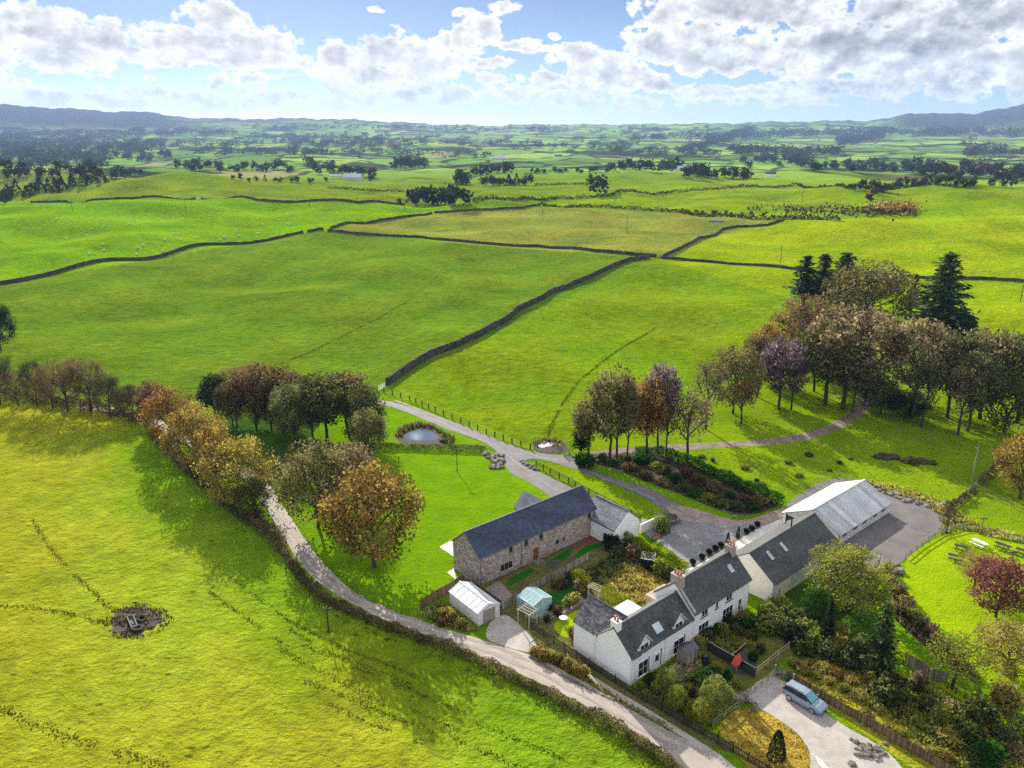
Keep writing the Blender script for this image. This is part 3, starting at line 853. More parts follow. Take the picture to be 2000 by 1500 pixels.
def ribbon(name, line, width, mat, lift, amp=.12, gap=0.0, kind='structure', seed=3):
    """strip following the ground along a line of pixels"""
    rnd = random.Random(seed)
    pts = densify([at(*p) for p in line], 1.0)
    b = MB()
    n = len(pts)
    skip = 0
    for i in range(n - 1):
        if gap and skip <= 0 and rnd.random() < gap:
            skip = rnd.randint(1, 4)
        skip -= 1
        if skip > 0:
            continue
        p, q = pts[i], pts[i + 1]
        d = (q - p).to_2d()
        if d.length < 1e-4:
            continue
        nr = Vector((-d.y, d.x)).normalized()
        w0, w1 = width / 2 + rnd.uniform(-amp, amp), width / 2 + rnd.uniform(-amp, amp)
        qs = []
        for (c, s, w) in ((p, -1, w0), (q, -1, w0), (q, 1, w1), (p, 1, w1)):
            x, y = c.x + nr.x * s * w, c.y + nr.y * s * w
            qs.append((x, y, float(H(x, y)) + lift))
        b.face(qs)
    o = b.build(name, mat)
    o['kind'] = kind
    return o

def densify(pts, step):
    out = [pts[0]]
    for p, q in zip(pts, pts[1:]):
        k = max(1, int((q - p).length / step))
        for j in range(1, k + 1):
            w = p.lerp(q, j / k)
            out.append(on_ground(w.x, w.y))
    return out

# grass of the paddock, lawns
sheet('paddock_grass', [(1130, 905), (1260, 878), (1345, 872), (1480, 868), (1560, 858), (1645, 832), (1690, 800), (1720, 815), (2300, 840), (2300, 1120), (1990, 1055), (1880, 1022), (1840, 985), (1710, 960), (1600, 935), (1530, 985), (1440, 1012), (1300, 950)], M['paddock'], .012)
sheet('grove_grass', [(1110, 892), (1180, 800), (1400, 770), (1560, 700), (1700, 690), (1900, 700), (2300, 740), (2300, 845), (1720, 818), (1690, 800), (1640, 828), (1560, 853), (1480, 864), (1345, 868), (1220, 876)], M['paddock'], .008)
sheet('lawn', [(540, 965), (560, 900), (640, 880), (745, 879), (945, 876), (972, 884), (994, 922), (1035, 943), (1068, 965), (1090, 1000), (940, 1100), (912, 1135), (890, 1150), (815, 1197), (755, 1172), (655, 1112), (600, 1050)], M['lawn'], .016)
sheet('pond_lawn', [(748, 790), (830, 818), (900, 850), (960, 870), (955, 876), (740, 874), (600, 860), (640, 810)], M['lawn'], .012)
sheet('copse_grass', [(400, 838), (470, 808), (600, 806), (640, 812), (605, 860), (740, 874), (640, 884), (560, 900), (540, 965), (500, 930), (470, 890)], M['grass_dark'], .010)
sheet('verge_grass', [(760, 774), (840, 800), (905, 832), (968, 855), (1015, 873), (1060, 882), (1020, 862), (960, 838), (880, 803), (790, 770)], M['paddock'], .014)
sheet('bank_grass', [(1035, 908), (1100, 938), (1180, 975), (1270, 1008), (1300, 995), (1240, 963), (1187, 942), (1100, 907)], M['paddock'], .022)
sheet('bank_grass', [(1130, 905), (1150, 915), (1213, 938), (1267, 951), (1301, 973), (1373, 1002), (1425, 1016), (1438, 1008), (1390, 990), (1330, 968), (1270, 944), (1200, 918)], M['lawn'], .024)
# the lane, drives and courts
sheet('lane', [(-400, 800), (0, 782), (120, 793), (230, 806), (300, 830), (380, 880), (450, 920), (495, 945), (530, 1010), (570, 1077), (598, 1115), (628, 1144), (685, 1178), (750, 1212), (830, 1240), (910, 1272), (990, 1304), (1057, 1336), (1123, 1368), (1177, 1397), (1249, 1437), (1310, 1480), (1420, 1570), (1520, 1570), (1440, 1508), (1370, 1462), (1290, 1420), (1203, 1369), (1166, 1345), (1123, 1322), (1070, 1294), (1030, 1277), (977, 1261), (910, 1240), (817, 1216), (750, 1190), (690, 1158), (650, 1120), (622, 1090), (600, 1060), (560, 1000), (520, 935), (450, 893), (390, 862), (300, 815), (230, 797), (120, 785), (0, 774), (-400, 790)], M['tarmac'], .03, .10)
sheet('drive', [(600, 790), (650, 785), (745, 779), (815, 799), (887, 824), (967, 856), (1017, 877), (1060, 887), (1110, 890), (1125, 899), (1149, 919), (1187, 938), (1187, 941), (1100, 908), (1040, 893), (1017, 904), (1047, 918), (1116, 953), (1195, 990), (1160, 1015), (1075, 975), (1068, 964), (1033, 942), (996, 924), (991, 917), (972, 882), (940, 861), (870, 838), (800, 807), (745, 788), (650, 794), (600, 798)], M['asphalt'], .034, .08)
sheet('farm_track', [(1060, 887), (1110, 890), (1125, 897), (1149, 918), (1213, 939), (1267, 952), (1301, 974), (1373, 1003), (1416, 1016), (1453, 1020), (1440, 1040), (1300, 1030), (1293, 990), (1240, 962), (1187, 941), (1100, 907), (1050, 893)], M['asphalt'], .038, .08)
sheet('courtyard', [(1240, 1010), (1300, 1022), (1345, 1018), (1440, 1030), (1470, 1020), (1475, 1035), (1425, 1062), (1380, 1092), (1345, 1112), (1330, 1095), (1290, 1060), (1262, 1048)], M['court'], .042, .1)
sheet('courtyard', [(1293, 988), (1330, 985), (1420, 1014), (1455, 1018), (1500, 1003), (1535, 990), (1560, 1000), (1530, 1018), (1475, 1035), (1440, 1032), (1330, 1022)], M['pinkgravel'], .040, .1)
sheet('terrace', [(1330, 1112), (1356, 1108), (1475, 1035), (1530, 1012), (1560, 1030), (1460, 1100), (1360, 1150)], M['concrete'], .050, .03)
sheet('grove_track', [(1108, 889), (1180, 879), (1240, 873), (1335, 867), (1480, 860), (1555, 850), (1620, 830), (1665, 800), (1685, 770), (1690, 740), (1710, 740), (1712, 772), (1695, 803), (1645, 838), (1570, 862), (1480, 871), (1335, 878), (1240, 884), (1130, 893)], M['track'], .020, .2)
sheet('yard', [(1530, 985), (1600, 940), (1660, 930), (1740, 962), (1810, 978), (1838, 988), (1850, 1012), (1832, 1040), (1795, 1068), (1762, 1098), (1728, 1122), (1700, 1118), (1640, 1140), (1590, 1150), (1560, 1060)], M['yard'], .026, .25)
sheet('car_drive', [(1475, 1330), (1510, 1322), (1548, 1338), (1590, 1375), (1650, 1420), (1700, 1445), (1760, 1490), (1790, 1560), (1560, 1560), (1585, 1500), (1580, 1465), (1560, 1432), (1500, 1392), (1455, 1370)], M['gravel'], .030, .15)
sheet('stone_forecourt', [(955, 1215), (985, 1198), (1005, 1212), (1035, 1240), (1055, 1270), (1030, 1276), (978, 1260), (945, 1248)], M['gravel'], .026, .12)
# gardens
sheet('soil_bed', [(1130, 897), (1180, 890), (1250, 880), (1330, 900), (1430, 938), (1530, 985), (1490, 1002), (1440, 1008), (1390, 990), (1330, 966), (1270, 942), (1200, 916)], M['soil'], .018)
sheet('house_garden', [(940, 1140), (1165, 1040), (1210, 1055), (1120, 1105), (980, 1178)], M['grass_verge'], .016)
for nm, poly, mt, lf in [
    ('garden_ground', [(900, 1205), (960, 1165), (1060, 1125), (1190, 1062), (1345, 1118), (1330, 1160), (1165, 1180), (1125, 1270), (1228, 1348), (1440, 1462), (1420, 1474), (1200, 1362), (1040, 1280), (985, 1235)], 'grass_verge', .008),
    ('front_turf', [(985, 1138), (1030, 1112), (1044, 1110), (1040, 1122), (1010, 1136), (995, 1145)], 'deepgreen', .03),
    ('front_turf', [(1066, 1100), (1085, 1088), (1113, 1070), (1118, 1076), (1110, 1090), (1085, 1102)], 'deepgreen', .03),
    ('front_turf', [(1122, 1085), (1140, 1068), (1170, 1060), (1180, 1064), (1150, 1078), (1125, 1092)], 'deepgreen', .03),
    ('dark_patio', [(1066, 1103), (1085, 1093), (1098, 1097), (1088, 1107), (1072, 1110)], 'darkslab', .036),
    ('brick_patio', [(1116, 1068), (1150, 1048), (1166, 1048), (1172, 1056), (1150, 1064), (1122, 1072)], 'brickpave', .034),
    ('stone_patio', [(948, 1150), (975, 1134), (992, 1152), (1003, 1168), (985, 1186), (965, 1170)], 'paving', .032),
    ('white_terrace', [(858, 1068), (884, 1054), (886, 1088)], 'concrete', .034),
    ('white_terrace', [(873, 1118), (886, 1110), (893, 1135)], 'concrete', .034),
    ('garden_grass', [(1058, 1160), (1125, 1125), (1220, 1070), (1345, 1115), (1335, 1150), (1245, 1190), (1180, 1180), (1150, 1165), (1110, 1190), (1065, 1205)], 'grass_garden', .012),
    ('straw_grass', [(1178, 1145), (1215, 1112), (1240, 1100), (1260, 1112), (1300, 1140), (1290, 1165), (1235, 1180), (1195, 1160)], 'grass_gold', .022),
    ('green_pool_lawn', [(1060, 1165), (1075, 1155), (1095, 1155), (1105, 1142), (1120, 1142), (1126, 1155), (1112, 1172), (1092, 1185), (1068, 1180)], 'deepgreen', .024),
    ('garden_path', [(1052, 1205), (1065, 1192), (1100, 1182), (1130, 1162), (1150, 1170), (1118, 1190), (1085, 1205), (1060, 1216)], 'paving', .026),
    ('side_lawn', [(1078, 1222), (1095, 1208), (1140, 1186), (1150, 1200), (1118, 1250), (1092, 1240)], 'lawn_round', .024),
    ('cottage_garden', [(1228, 1345), (1300, 1300), (1360, 1260), (1460, 1190), (1540, 1230), (1560, 1270), (1480, 1330), (1450, 1372), (1390, 1420), (1300, 1385)], 'grass_garden', .010),
    ('paved_patio', [(1285, 1325), (1310, 1300), (1345, 1278), (1378, 1298), (1350, 1318), (1318, 1335)], 'paving', .026),
    ('artificial_turf', [(1348, 1316), (1370, 1303), (1384, 1311), (1362, 1326)], 'greenmat', .034),
    ('dark_patio', [(1415, 1290), (1452, 1262), (1478, 1300), (1478, 1312), (1440, 1320)], 'darkslab', .028),
    ('dark_patio', [(1400, 1270), (1422, 1240), (1440, 1252), (1420, 1275)], 'darkslab', .024),
    ('side_path', [(1378, 1315), (1392, 1308), (1452, 1352), (1510, 1312), (1545, 1308), (1520, 1330), (1450, 1374), (1410, 1350)], 'paving', .024),
    ('gold_lawn', [(1395, 1420), (1450, 1375), (1500, 1392), (1560, 1432), (1580, 1465), (1585, 1500), (1560, 1560), (1510, 1560), (1430, 1460)], 'grass_gold', .014),
    ('rough_ground', [(1540, 1310), (1620, 1275), (1700, 1290), (1800, 1330), (1870, 1370), (2010, 1460), (2100, 1600), (1860, 1560), (1720, 1455), (1600, 1370)], 'grass_bank', .012),
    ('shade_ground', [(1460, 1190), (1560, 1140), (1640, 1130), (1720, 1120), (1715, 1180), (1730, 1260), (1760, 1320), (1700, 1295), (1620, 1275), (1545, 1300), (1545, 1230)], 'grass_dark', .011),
    ('round_lawn', [(1765, 1095), (1800, 1068), (1838, 1046), (1880, 1036), (1930, 1045), (2000, 1065), (2120, 1090), (2120, 1330), (1985, 1290), (1900, 1260), (1830, 1225), (1785, 1190), (1765, 1145)], 'lawn_round', .020),
    ('strip_lawn', [(1705, 1150), (1725, 1140), (1728, 1200), (1745, 1240), (1800, 1290), (1880, 1345), (1990, 1420), (2100, 1480), (2100, 1510), (1990, 1440), (1880, 1370), (1770, 1300), (1725, 1250)], 'lawn_round', .020),
    ('low_lawn', [(1850, 1250), (1900, 1262), (1985, 1292), (2100, 1330), (2100, 1420), (2000, 1378), (1920, 1330)], 'lawn_round', .022),
    ('soil_bed', [(1740, 1150), (1765, 1150), (1785, 1192), (1830, 1228), (1850, 1252), (1900, 1320), (1860, 1300), (1790, 1250), (1748, 1210)], 'soil', .024),
    ('lane_bed', [(815, 1200), (870, 1172), (930, 1232), (900, 1236)], 'soil', .018),
    ('lane_bed', [(1030, 1272), (1055, 1262), (1115, 1300), (1180, 1345), (1260, 1395), (1330, 1440), (1290, 1420), (1203, 1367), (1123, 1320)], 'grass_verge', .020),
    ('kerb_path', [(1130, 1302), (1180, 1335), (1260, 1382), (1340, 1432), (1420, 1482), (1500, 1560), (1480, 1560), (1380, 1472), (1290, 1412), (1200, 1360), (1150, 1325)], 'gravel', .028),
]:
    sheet(nm, poly, M[mt], lf, .04 if mt in ('concrete', 'paving', 'brickpave', 'darkslab', 'greenmat') else .12)

# pond, puddle, lake
sheet('pond_bank', [(768, 850), (790, 833), (822, 826), (850, 832), (868, 848), (890, 856), (884, 868), (830, 870), (780, 866)], M['soil'], .030, .15)
sheet('pond_water', [(785, 853), (800, 842), (822, 838), (845, 843), (858, 856), (848, 861), (800, 861)], M['water'], .036, .1)
sheet('puddle', [(1050, 872), (1054, 866), (1064, 868), (1072, 864), (1084, 867), (1078, 872), (1068, 872), (1060, 876)], M['water'], .046, .25)
sheet('muddy_gateway', [(1038, 876), (1048, 858), (1085, 856), (1105, 866), (1110, 882), (1085, 888), (1055, 884)], M['mud'], .042, .2)

# ---------------------------------------------------------------- walls and hedges
def stone_wall(label, line, h=1.3, w=.65, group='dry stone field walls', name='dry_stone_wall', mat=None, seed=1, cat='wall'):
    rnd = random.Random(seed)
    pts = densify([at(*p) for p in line], 1.6)
    rows = []
    n = len(pts)
    b = MB()
    prev = None
    for i, p in enumerate(pts):
        d = (pts[min(i + 1, n - 1)] - pts[max(i - 1, 0)]).to_2d()
        nr = Vector((-d.y, d.x)).normalized()
        hh = h * rnd.uniform(.82, 1.12)
        o = rnd.uniform(-.06, .06)
        prof = [(-w / 2, -.3), (-w / 2 * .95, hh * .35), (-w * .36, hh * .8), (-w * .2, hh), (w * .2, hh * rnd.uniform(.95, 1.05)), (w * .36, hh * .8), (w / 2 * .95, hh * .35), (w / 2, -.3)]
        ring = [(p.x + nr.x * (a + o + rnd.uniform(-.05, .05)), p.y + nr.y * (a + o + rnd.uniform(-.05, .05)), p.z + z + rnd.uniform(-.04, .04)) for a, z in prof]
        if prev is not None:
            i0 = len(b.v)
            b.v += prev + ring
            for k in range(7):
                b.f.append((i0 + k, i0 + k + 1, i0 + 8 + k + 1, i0 + 8 + k))
                b.t.append(rnd.random())
        else:
            b.face(ring, .5)
        prev = ring
    b.face(prev, .5)
    # upright cope stones along the top
    s = 0.0
    if h > 1.25:
        for p, q in zip(pts, pts[1:]):
            d = (q - p)
            Ls = d.length
            if Ls < .1 or p.y > 420:
                continue
            u = d / Ls
            t = 0.0
            while t < Ls:
                st = rnd.uniform(.28, .6)
                if rnd.random() < .82:
                    c = p + u * (t + st / 2)
                    hh = h * .93
                    b.beam(c - u * st * .42 + Vector((0, 0, hh + .08)), c + u * st * .42 + Vector((0, 0, hh + .08 + rnd.uniform(-.05, .05))), w * rnd.uniform(.35, .6), rnd.uniform(.22, .42), rnd.random())
                t += st
    o = b.build(name, mat or M['drystone'])
    return tag(o, label, cat, group)

def hedge_mesh(name, pts, h, w, mat, per_m, leaf, seed, zlow=0.0, lump=.35, clip=False, drop=0.0):
    """pts: ground points; foliage scattered through the length of the hedge"""
    rng = np.random.default_rng(seed)
    Pn = np.array([(p.x, p.y, p.z) for p in pts])
    seg = np.linalg.norm(np.diff(Pn, axis=0), axis=1)
    cum = np.concatenate([[0], np.cumsum(seg)])
    Ltot = cum[-1]
    n = int(Ltot * per_m)
    s = rng.uniform(0, Ltot, n)
    x = np.interp(s, cum, Pn[:, 0])
    y = np.interp(s, cum, Pn[:, 1])
    z = np.interp(s, cum, Pn[:, 2])
    tx = np.interp(s + .3, cum, Pn[:, 0]) - np.interp(s - .3, cum, Pn[:, 0])
    ty = np.interp(s + .3, cum, Pn[:, 1]) - np.interp(s - .3, cum, Pn[:, 1])
    ln = np.hypot(tx, ty) + 1e-9
    ph = rng.uniform(0, 6.28, 4)
    hv = h * (1 + lump * (np.sin(s * .9 + ph[0]) * .4 + np.sin(s * 2.3 + ph[1]) * .35 + np.sin(s * .31 + ph[2]) * .4))
    if clip:
        hv = h * (1 + .04 * np.sin(s * 2 + ph[0]))
    u = rng.uniform(-1, 1, n)
    t = rng.uniform(0, 1, n) ** .7
    if clip:
        face = rng.random(n)
        u = np.where(face < .6, np.sign(u) * rng.uniform(.85, 1, n), u)
        t = np.where(face >= .6, rng.uniform(.88, 1, n), rng.uniform(0, 1, n))
        prof = np.ones(n)
    else:
        prof = np.sqrt(np.clip(1 - (t * .9) ** 2.2, 0, 1))
    off = u * w / 2 * prof
    C = np.stack([x - ty / ln * off, y + tx / ln * off, z + zlow + t * hv], 1)
    if drop:
        keep = (np.sin(s * .7 + ph[3]) + np.sin(s * 1.9)) > -2 + 4 * drop
        C, t = C[keep], t[keep]
    V = leaf_quads(C, leaf, rng, .5)
    tint = np.clip(rng.random(len(C)) * .85 + t * .1, 0, 1)
    return quads_mesh(name, V, tint, mat)

def hedge(label, line, h, w, mat, per_m=120, leaf=.3, seed=1, group=None, name='hedge', **kw):
    pts = densify([at(*p) for p in line], 1.5)
    o = mesh_obj(name, hedge_mesh(name, pts, h, w, mat, per_m, leaf, seed, **kw))
    return tag(o, label, 'hedge', group)

# field walls
stone_wall('long dark dry stone wall along the left field rising towards the middle', [(-160, 590), (0, 557), (110, 535), (300, 506), (450, 478), (585, 456), (592, 455)], 1.5, .8, seed=2)
stone_wall('short dry stone wall stub between two gaps by the wall corner', [(600, 454), (632, 449)], 1.5, .8, seed=3)
stone_wall('stepped dry stone wall along the far left edge of the tan field', [(645, 448), (668, 440), (700, 438), (740, 432), (800, 424), (843, 417)], 1.5, .8, seed=4)
stone_wall('dry stone wall at the far end of the tan field', [(848, 416), (900, 413), (960, 410), (1020, 407), (1048, 402)], 1.3, .8, seed=5)
stone_wall('thin dark wall along the near edge of the tan field', [(640, 452), (700, 458), (820, 464), (920, 475), (1050, 482), (1160, 492), (1240, 499), (1282, 502)], 1.3, .7, seed=6)
stone_wall('thick dark wall running diagonally down to the drive between two meadows', [(1268, 505), (1230, 510), (1180, 530), (1120, 556), (1060, 585), (1010, 608), (985, 630), (940, 655), (890, 678), (845, 694), (820, 708), (790, 728), (757, 752)], 1.7, 1.1, seed=7)
stone_wall('wall along the right edge of the tan field climbing in steps', [(1296, 502), (1330, 487), (1365, 467), (1395, 461), (1410, 449), (1440, 444), (1500, 441), (1530, 431)], 1.4, .8, seed=8)
stone_wall('thin dark wall across the bright right hand meadows behind the grove', [(1290, 505), (1400, 514), (1540, 526), (1700, 536), (1850, 546), (2000, 551), (2120, 557)], 1.2, .7, seed=9)
stone_wall('far wall left of a small white gate below the long knoll', [(60, 396), (130, 394), (200, 391), (260, 389), (382, 389)], 1.5, .9, seed=10)
stone_wall('far wall right of a small white gate below the long knoll', [(394, 389), (500, 391), (600, 394), (700, 397), (790, 400)], 1.5, .9, seed=11)
for nm, ln, hh, ww, sd in [
    ('bushy field boundary running right from the round clump of trees', [(925, 396), (1010, 392), (1090, 388), (1190, 384), (1300, 378), (1420, 369), (1560, 362), (1650, 368), (1760, 368), (1870, 367)], 2.2, 2.5, 12),
    ('lumpy hedge along the near side of the marshy strip', [(1050, 403), (1120, 404), (1190, 407), (1260, 411), (1330, 414), (1400, 424), (1470, 428), (1560, 428), (1640, 432)], 2.0, 2.5, 13),
    ('faint hedge below the flat topped plantation', [(1045, 362), (1100, 361), (1165, 360)], 1.8, 2.2, 14),
    ('low hedge on the slope right of the plantation', [(640, 368), (700, 371), (790, 374)], 1.5, 2.0, 15)]:
    hedge(nm, ln, hh, ww, L['far'], 14, 1.0, sd, 'far field hedges', lump=.6)
hedge('scruffy brown hedge along the lower left side of the lane', [(548, 1072), (575, 1110), (600, 1145), (640, 1178), (690, 1202), (770, 1232), (850, 1262), (930, 1295), (1010, 1330), (1090, 1370), (1170, 1410), (1240, 1450), (1300, 1492), (1380, 1560)], 1.15, 1.3, L['hedge'], 330, .20, 21, zlow=0.0, lump=.45)
hedge('dark overgrown hedge bank beside the lane below the orange trees', [(300, 850), (340, 890), (390, 940), (440, 985), (490, 1020), (530, 1050), (550, 1075)], 1.8, 2.4, L['hedge'], 260, .26, 22, lump=.5)
hedge('thin bare hedge under the row of leafless trees at the left', [(-100, 775), (0, 778), (80, 788), (160, 800), (240, 815), (295, 835)], 2.3, 2.2, L['hedge'], 330, .28, 23, lump=.5)
hedge('dense dark green laurel hedge along the top of the shrub border', [(1240, 890), (1290, 893), (1340, 908), (1390, 930), (1440, 952), (1490, 975), (1528, 990)], 2.0, 2.2, L['laurel'], 420, .24, 24, lump=.2)
hedge('long golden conifer hedge between the overgrown garden and the court', [(1196, 1050), (1225, 1062), (1250, 1075), (1280, 1092), (1310, 1108), (1342, 1125)], 1.9, 1.3, L['yellowgreen'], 620, .18, 25, lump=.25)
hedge('short clipped bright green hedge block left of the white garden gate', [(1122, 1140), (1136, 1150), (1148, 1160)], 2.3, 1.1, L['yellowgreen'], 900, .14, 26, clip=True)
hedge('clipped bright green hedge block behind the white cottage', [(1176, 1172), (1200, 1186), (1226, 1200)], 2.2, 1.1, L['yellowgreen'], 900, .14, 27, clip=True)
hedge('low clipped hedge at the far end of the big lawn below the pond', [(742, 876), (800, 877), (870, 879), (950, 881)], 1.1, 1.3, L['olive'], 260, .20, 28, lump=.15)
hedge('straggly wild hedge line crossing the paddock by the utility pole', [(1905, 960), (1885, 975), (1862, 990), (1846, 1000)], 1.2, 1.2, L['twig'], 160, .22, 29, lump=.5, drop=.15)
hedge('line of scrub along the wall below the orange tree', [(1960, 905), (1935, 930), (1915, 950)], 1.8, 1.6, L['brown'], 160, .24, 30, lump=.5)

# ---------------------------------------------------------------- trees
def ellipsoid_pts(rng, n, c, r, shell=.55):
    d = rng.normal(size=(n, 3))
    d /= np.linalg.norm(d, axis=1)[:, None]
    k = (shell + (1 - shell) * rng.random(n)) ** 1.0
    return np.asarray(c) + d * k[:, None] * np.asarray(r)

def tree_meshes(key, seed, h=10.0, spread=9.0, fork=.22, base=.25, limbs=8, subs=4, twigs=3, leaves=6000, leaf=.36, style='leaf', top=.5):
    """one kind of broadleaf tree, 10 m tall: trunk with limbs, crown of leaf clumps"""
    rng = np.random.default_rng(seed)
    rx, rz = spread / 2, h * (1 - base) / 2
    zc = h * base + rz
    tr = MB()
    def limb(p, q, r0, r1, k=3, wob=.12):
        p, q = np.array(p, float), np.array(q, float)
        L_ = np.linalg.norm(q - p)
        prev, rp = p, r0
        for i in range(1, k + 1):
            f = i / k
            w = p + (q - p) * f + rng.normal(size=3) * wob * L_ * (.5 if i < k else 0) * np.array([1, 1, .5])
            r = r0 + (r1 - r0) * f
            tr.tube(prev, w, rp, r, 5, cap=False)
            prev, rp = w, r
        return prev
    top_p = np.array([rng.normal() * .3, rng.normal() * .3, h * .72])
    trunk_top = np.array([rng.normal() * .12, rng.normal() * .12, h * fork])
    limb((0, 0, -.4), trunk_top, h * .025, h * .019, 3, .03)
    limb(trunk_top, top_p, h * .018, h * .005, 3, .06)
    term, tw = [], []
    for i in range(limbs):
        f = i / max(1, limbs - 1)
        s = trunk_top + (top_p - trunk_top) * (f * .75)
        a = i * 2.39996 + rng.normal() * .3
        e = math.radians(8 + 62 * f + rng.normal() * 8)
        end = np.array([math.cos(a) * math.cos(e) * rx, math.sin(a) * math.cos(e) * rx, zc - rz * .25 + math.sin(e) * rz * 1.05])
        end = s + (end - s) * rng.uniform(.72, .95)
        mid = limb(s, end, h * .012, h * .0035, 3, .1)
        for j in range(subs):
            t = rng.uniform(.4, 1)
            p = s + (end - s) * t
            q = p + rng.normal(size=3) * np.array([rx * .28, rx * .28, rz * .2]) + (end - s) * .12 + np.array([0, 0, rz * .1])
            limb(p, q, h * .006, h * .0022, 2, .1)
            term.append(q)
            for k in range(twigs):
                q2 = q + rng.normal(size=3) * np.array([rx * .16, rx * .16, rz * .12]) + (q - p) * .25
                if style != 'leaf' or leaves < 4000:
                    tr.tube(q, q2, h * .0022, h * .0012, 3, cap=False)
                term.append(q2)
    term = np.array(term)
    # outer envelope keeps the crown's round outline with notches
    idx = rng.integers(0, len(term), int(leaves * .5))
    C1 = term[idx] + rng.normal(size=(len(idx), 3)) * np.array([rx * .095, rx * .095, rz * .085])
    nblob = 64
    B = ellipsoid_pts(rng, nblob, (0, 0, zc), (rx * .9, rx * .9, rz * .92), .72)
    B = B[B[:, 2] > h * base * .75]
    idb = rng.integers(0, len(B), leaves - len(idx))
    C2 = B[idb] + rng.normal(size=(len(idb), 3)) * np.array([rx * .13, rx * .13, rz * .09])
    C = np.concatenate([C1, C2])
    g = np.concatenate([rng.random(len(term))[idx], rng.random(len(B))[idb]])
    e2 = ((C - [0, 0, zc]) / [rx * 1.12, rx * 1.12, rz * 1.1])
    keep = (e2 ** 2).sum(1) < 1
    C, g = C[keep], g[keep]
    tint = np.clip(rng.random(len(C)) * .5 + g * .5, 0, 1)
    if style == 'twig':
        d = C - np.array([0, 0, zc * .55])
        d /= np.linalg.norm(d, axis=1)[:, None]
        d += rng.normal(size=d.shape) * .35
        d[:, 2] += .35
        d /= np.linalg.norm(d, axis=1)[:, None]
        o = rng.normal(size=d.shape)
        s = np.cross(d, o)
        s /= np.linalg.norm(s, axis=1)[:, None]
        ln = leaf * rng.uniform(1.2, 2.6, len(C))[:, None]
        wd = .028
        V = np.stack([C - s * wd, C + s * wd, C + d * ln + s * wd * .4, C + d * ln - s * wd * .4], 1)
    else:
        V = leaf_quads(C, leaf, rng, .3)
    return tr.mesh('trunk', M['bark']), quads_mesh('crown', V, tint, L['olive'])

def conifer_meshes(seed, h=10.0, spread=4.6, whorls=26, needles=14, bare=.12, leaf=.5, ragged=.3):
    rng = np.random.default_rng(seed)
    tr = MB()
    tr.tube((0, 0, -.4), (0, 0, h * .5), h * .022, h * .014, 6)
    tr.tube((0, 0, h * .5), (0, 0, h * .98), h * .014, h * .002, 6)
    C, D = [], []
    for i in range(whorls):
        f = bare + (1 - bare) * (i + .5) / whorls
        rr = spread / 2 * (1 - f) ** .8 * rng.uniform(1 - ragged, 1.05) + .12
        nb = 7
        for k in range(nb):
            a = k * 6.283 / nb + i * .7 + rng.normal() * .25
            r1 = rr * rng.uniform(.65, 1.15)
            droop = rng.uniform(-.25, .05)
            m = max(3, int(needles * r1 / spread * 2))
            t = np.linspace(.15, 1, m)
            x, y = np.cos(a) * r1 * t, np.sin(a) * r1 * t
            z = h * f + droop * r1 * t + .12 * r1 * t * t
            for q in range(2):
                C.append(np.stack([x, y, z], 1) + rng.normal(size=(m, 3)) * .12)
                D.append(np.tile([math.cos(a + rng.normal() * .5), math.sin(a + rng.normal() * .5), droop], (m, 1)))
            if rng.random() < .5:
                tr.tube((0, 0, h * f), (math.cos(a) * r1 * .8, math.sin(a) * r1 * .8, h * f + droop * r1 * .6), .03, .012, 3, cap=False)
    C, D = np.concatenate(C), np.concatenate(D)
    V = leaf_quads(C, leaf, rng, 0, flat=(D, .75), aspect=.45)
    tint = rng.random(len(C))
    return tr.mesh('trunk', M['bark']), quads_mesh('crown', V, tint, L['teal'])

def shrub_meshes(seed, leaves=1800, leaf=.30, style='round', r=1.0):
    """1 m half width, 1.6 m tall"""
    rng = np.random.default_rng(seed)
    tr = MB()
    for k in range(5):
        a = k * 1.26
        tr.tube((0, 0, -.15), (math.cos(a) * .5, math.sin(a) * .5, 1.0), .04, .012, 4, cap=False)
    if style == 'spike':        # tufts of long blades
        n = leaves
        a = rng.uniform(0, 6.283, n)
        e = rng.uniform(.5, 1.45, n)
        ln = rng.uniform(.7, 1.6, n)
        P0 = np.stack([rng.normal(size=n) * .22, rng.normal(size=n) * .22, np.zeros(n)], 1)
        d = np.stack([np.cos(a) * np.cos(e), np.sin(a) * np.cos(e), np.sin(e)], 1)
        s = np.stack([-np.sin(a), np.cos(a), np.zeros(n)], 1)
        w = .045
        m = P0 + d * ln[:, None] * .6
        t = P0 + d * ln[:, None] - np.array([0, 0, 1]) * (ln * .25 * np.cos(e))[:, None]
        V = np.concatenate([np.stack([P0 - s * w, P0 + s * w, m + s * w, m - s * w], 1), np.stack([m - s * w, m + s * w, t + s * w * .2, t - s * w * .2], 1)])
        tint = np.tile(rng.random(n), 2)
    elif style == 'cone':
        t = rng.random(leaves)
        a = rng.uniform(0, 6.283, leaves)
        rr = (np.sqrt(np.clip(1 - t, 0, 1)) * .95 + .05) * rng.uniform(.85, 1.05, leaves)
        C = np.stack([np.cos(a) * rr, np.sin(a) * rr, t * 1.6], 1)
        V = leaf_quads(C, leaf, rng, .5)
        tint = rng.random(leaves)
    else:
        B = ellipsoid_pts(rng, 22, (0, 0, .75), (.72, .72, .6), .6)
        B = B[B[:, 2] > .15]
        i = rng.integers(0, len(B), leaves)
        C = B[i] + rng.normal(size=(leaves, 3)) * .19
        C[:, 2] = np.abs(C[:, 2])
        V = leaf_quads(C, leaf, rng, .4)
        tint = np.clip(rng.random(leaves) * .55 + rng.random(len(B))[i] * .4, 0, 1)
    return tr.mesh('stem', M['bark']), quads_mesh('foliage', V, tint, L['olive'])

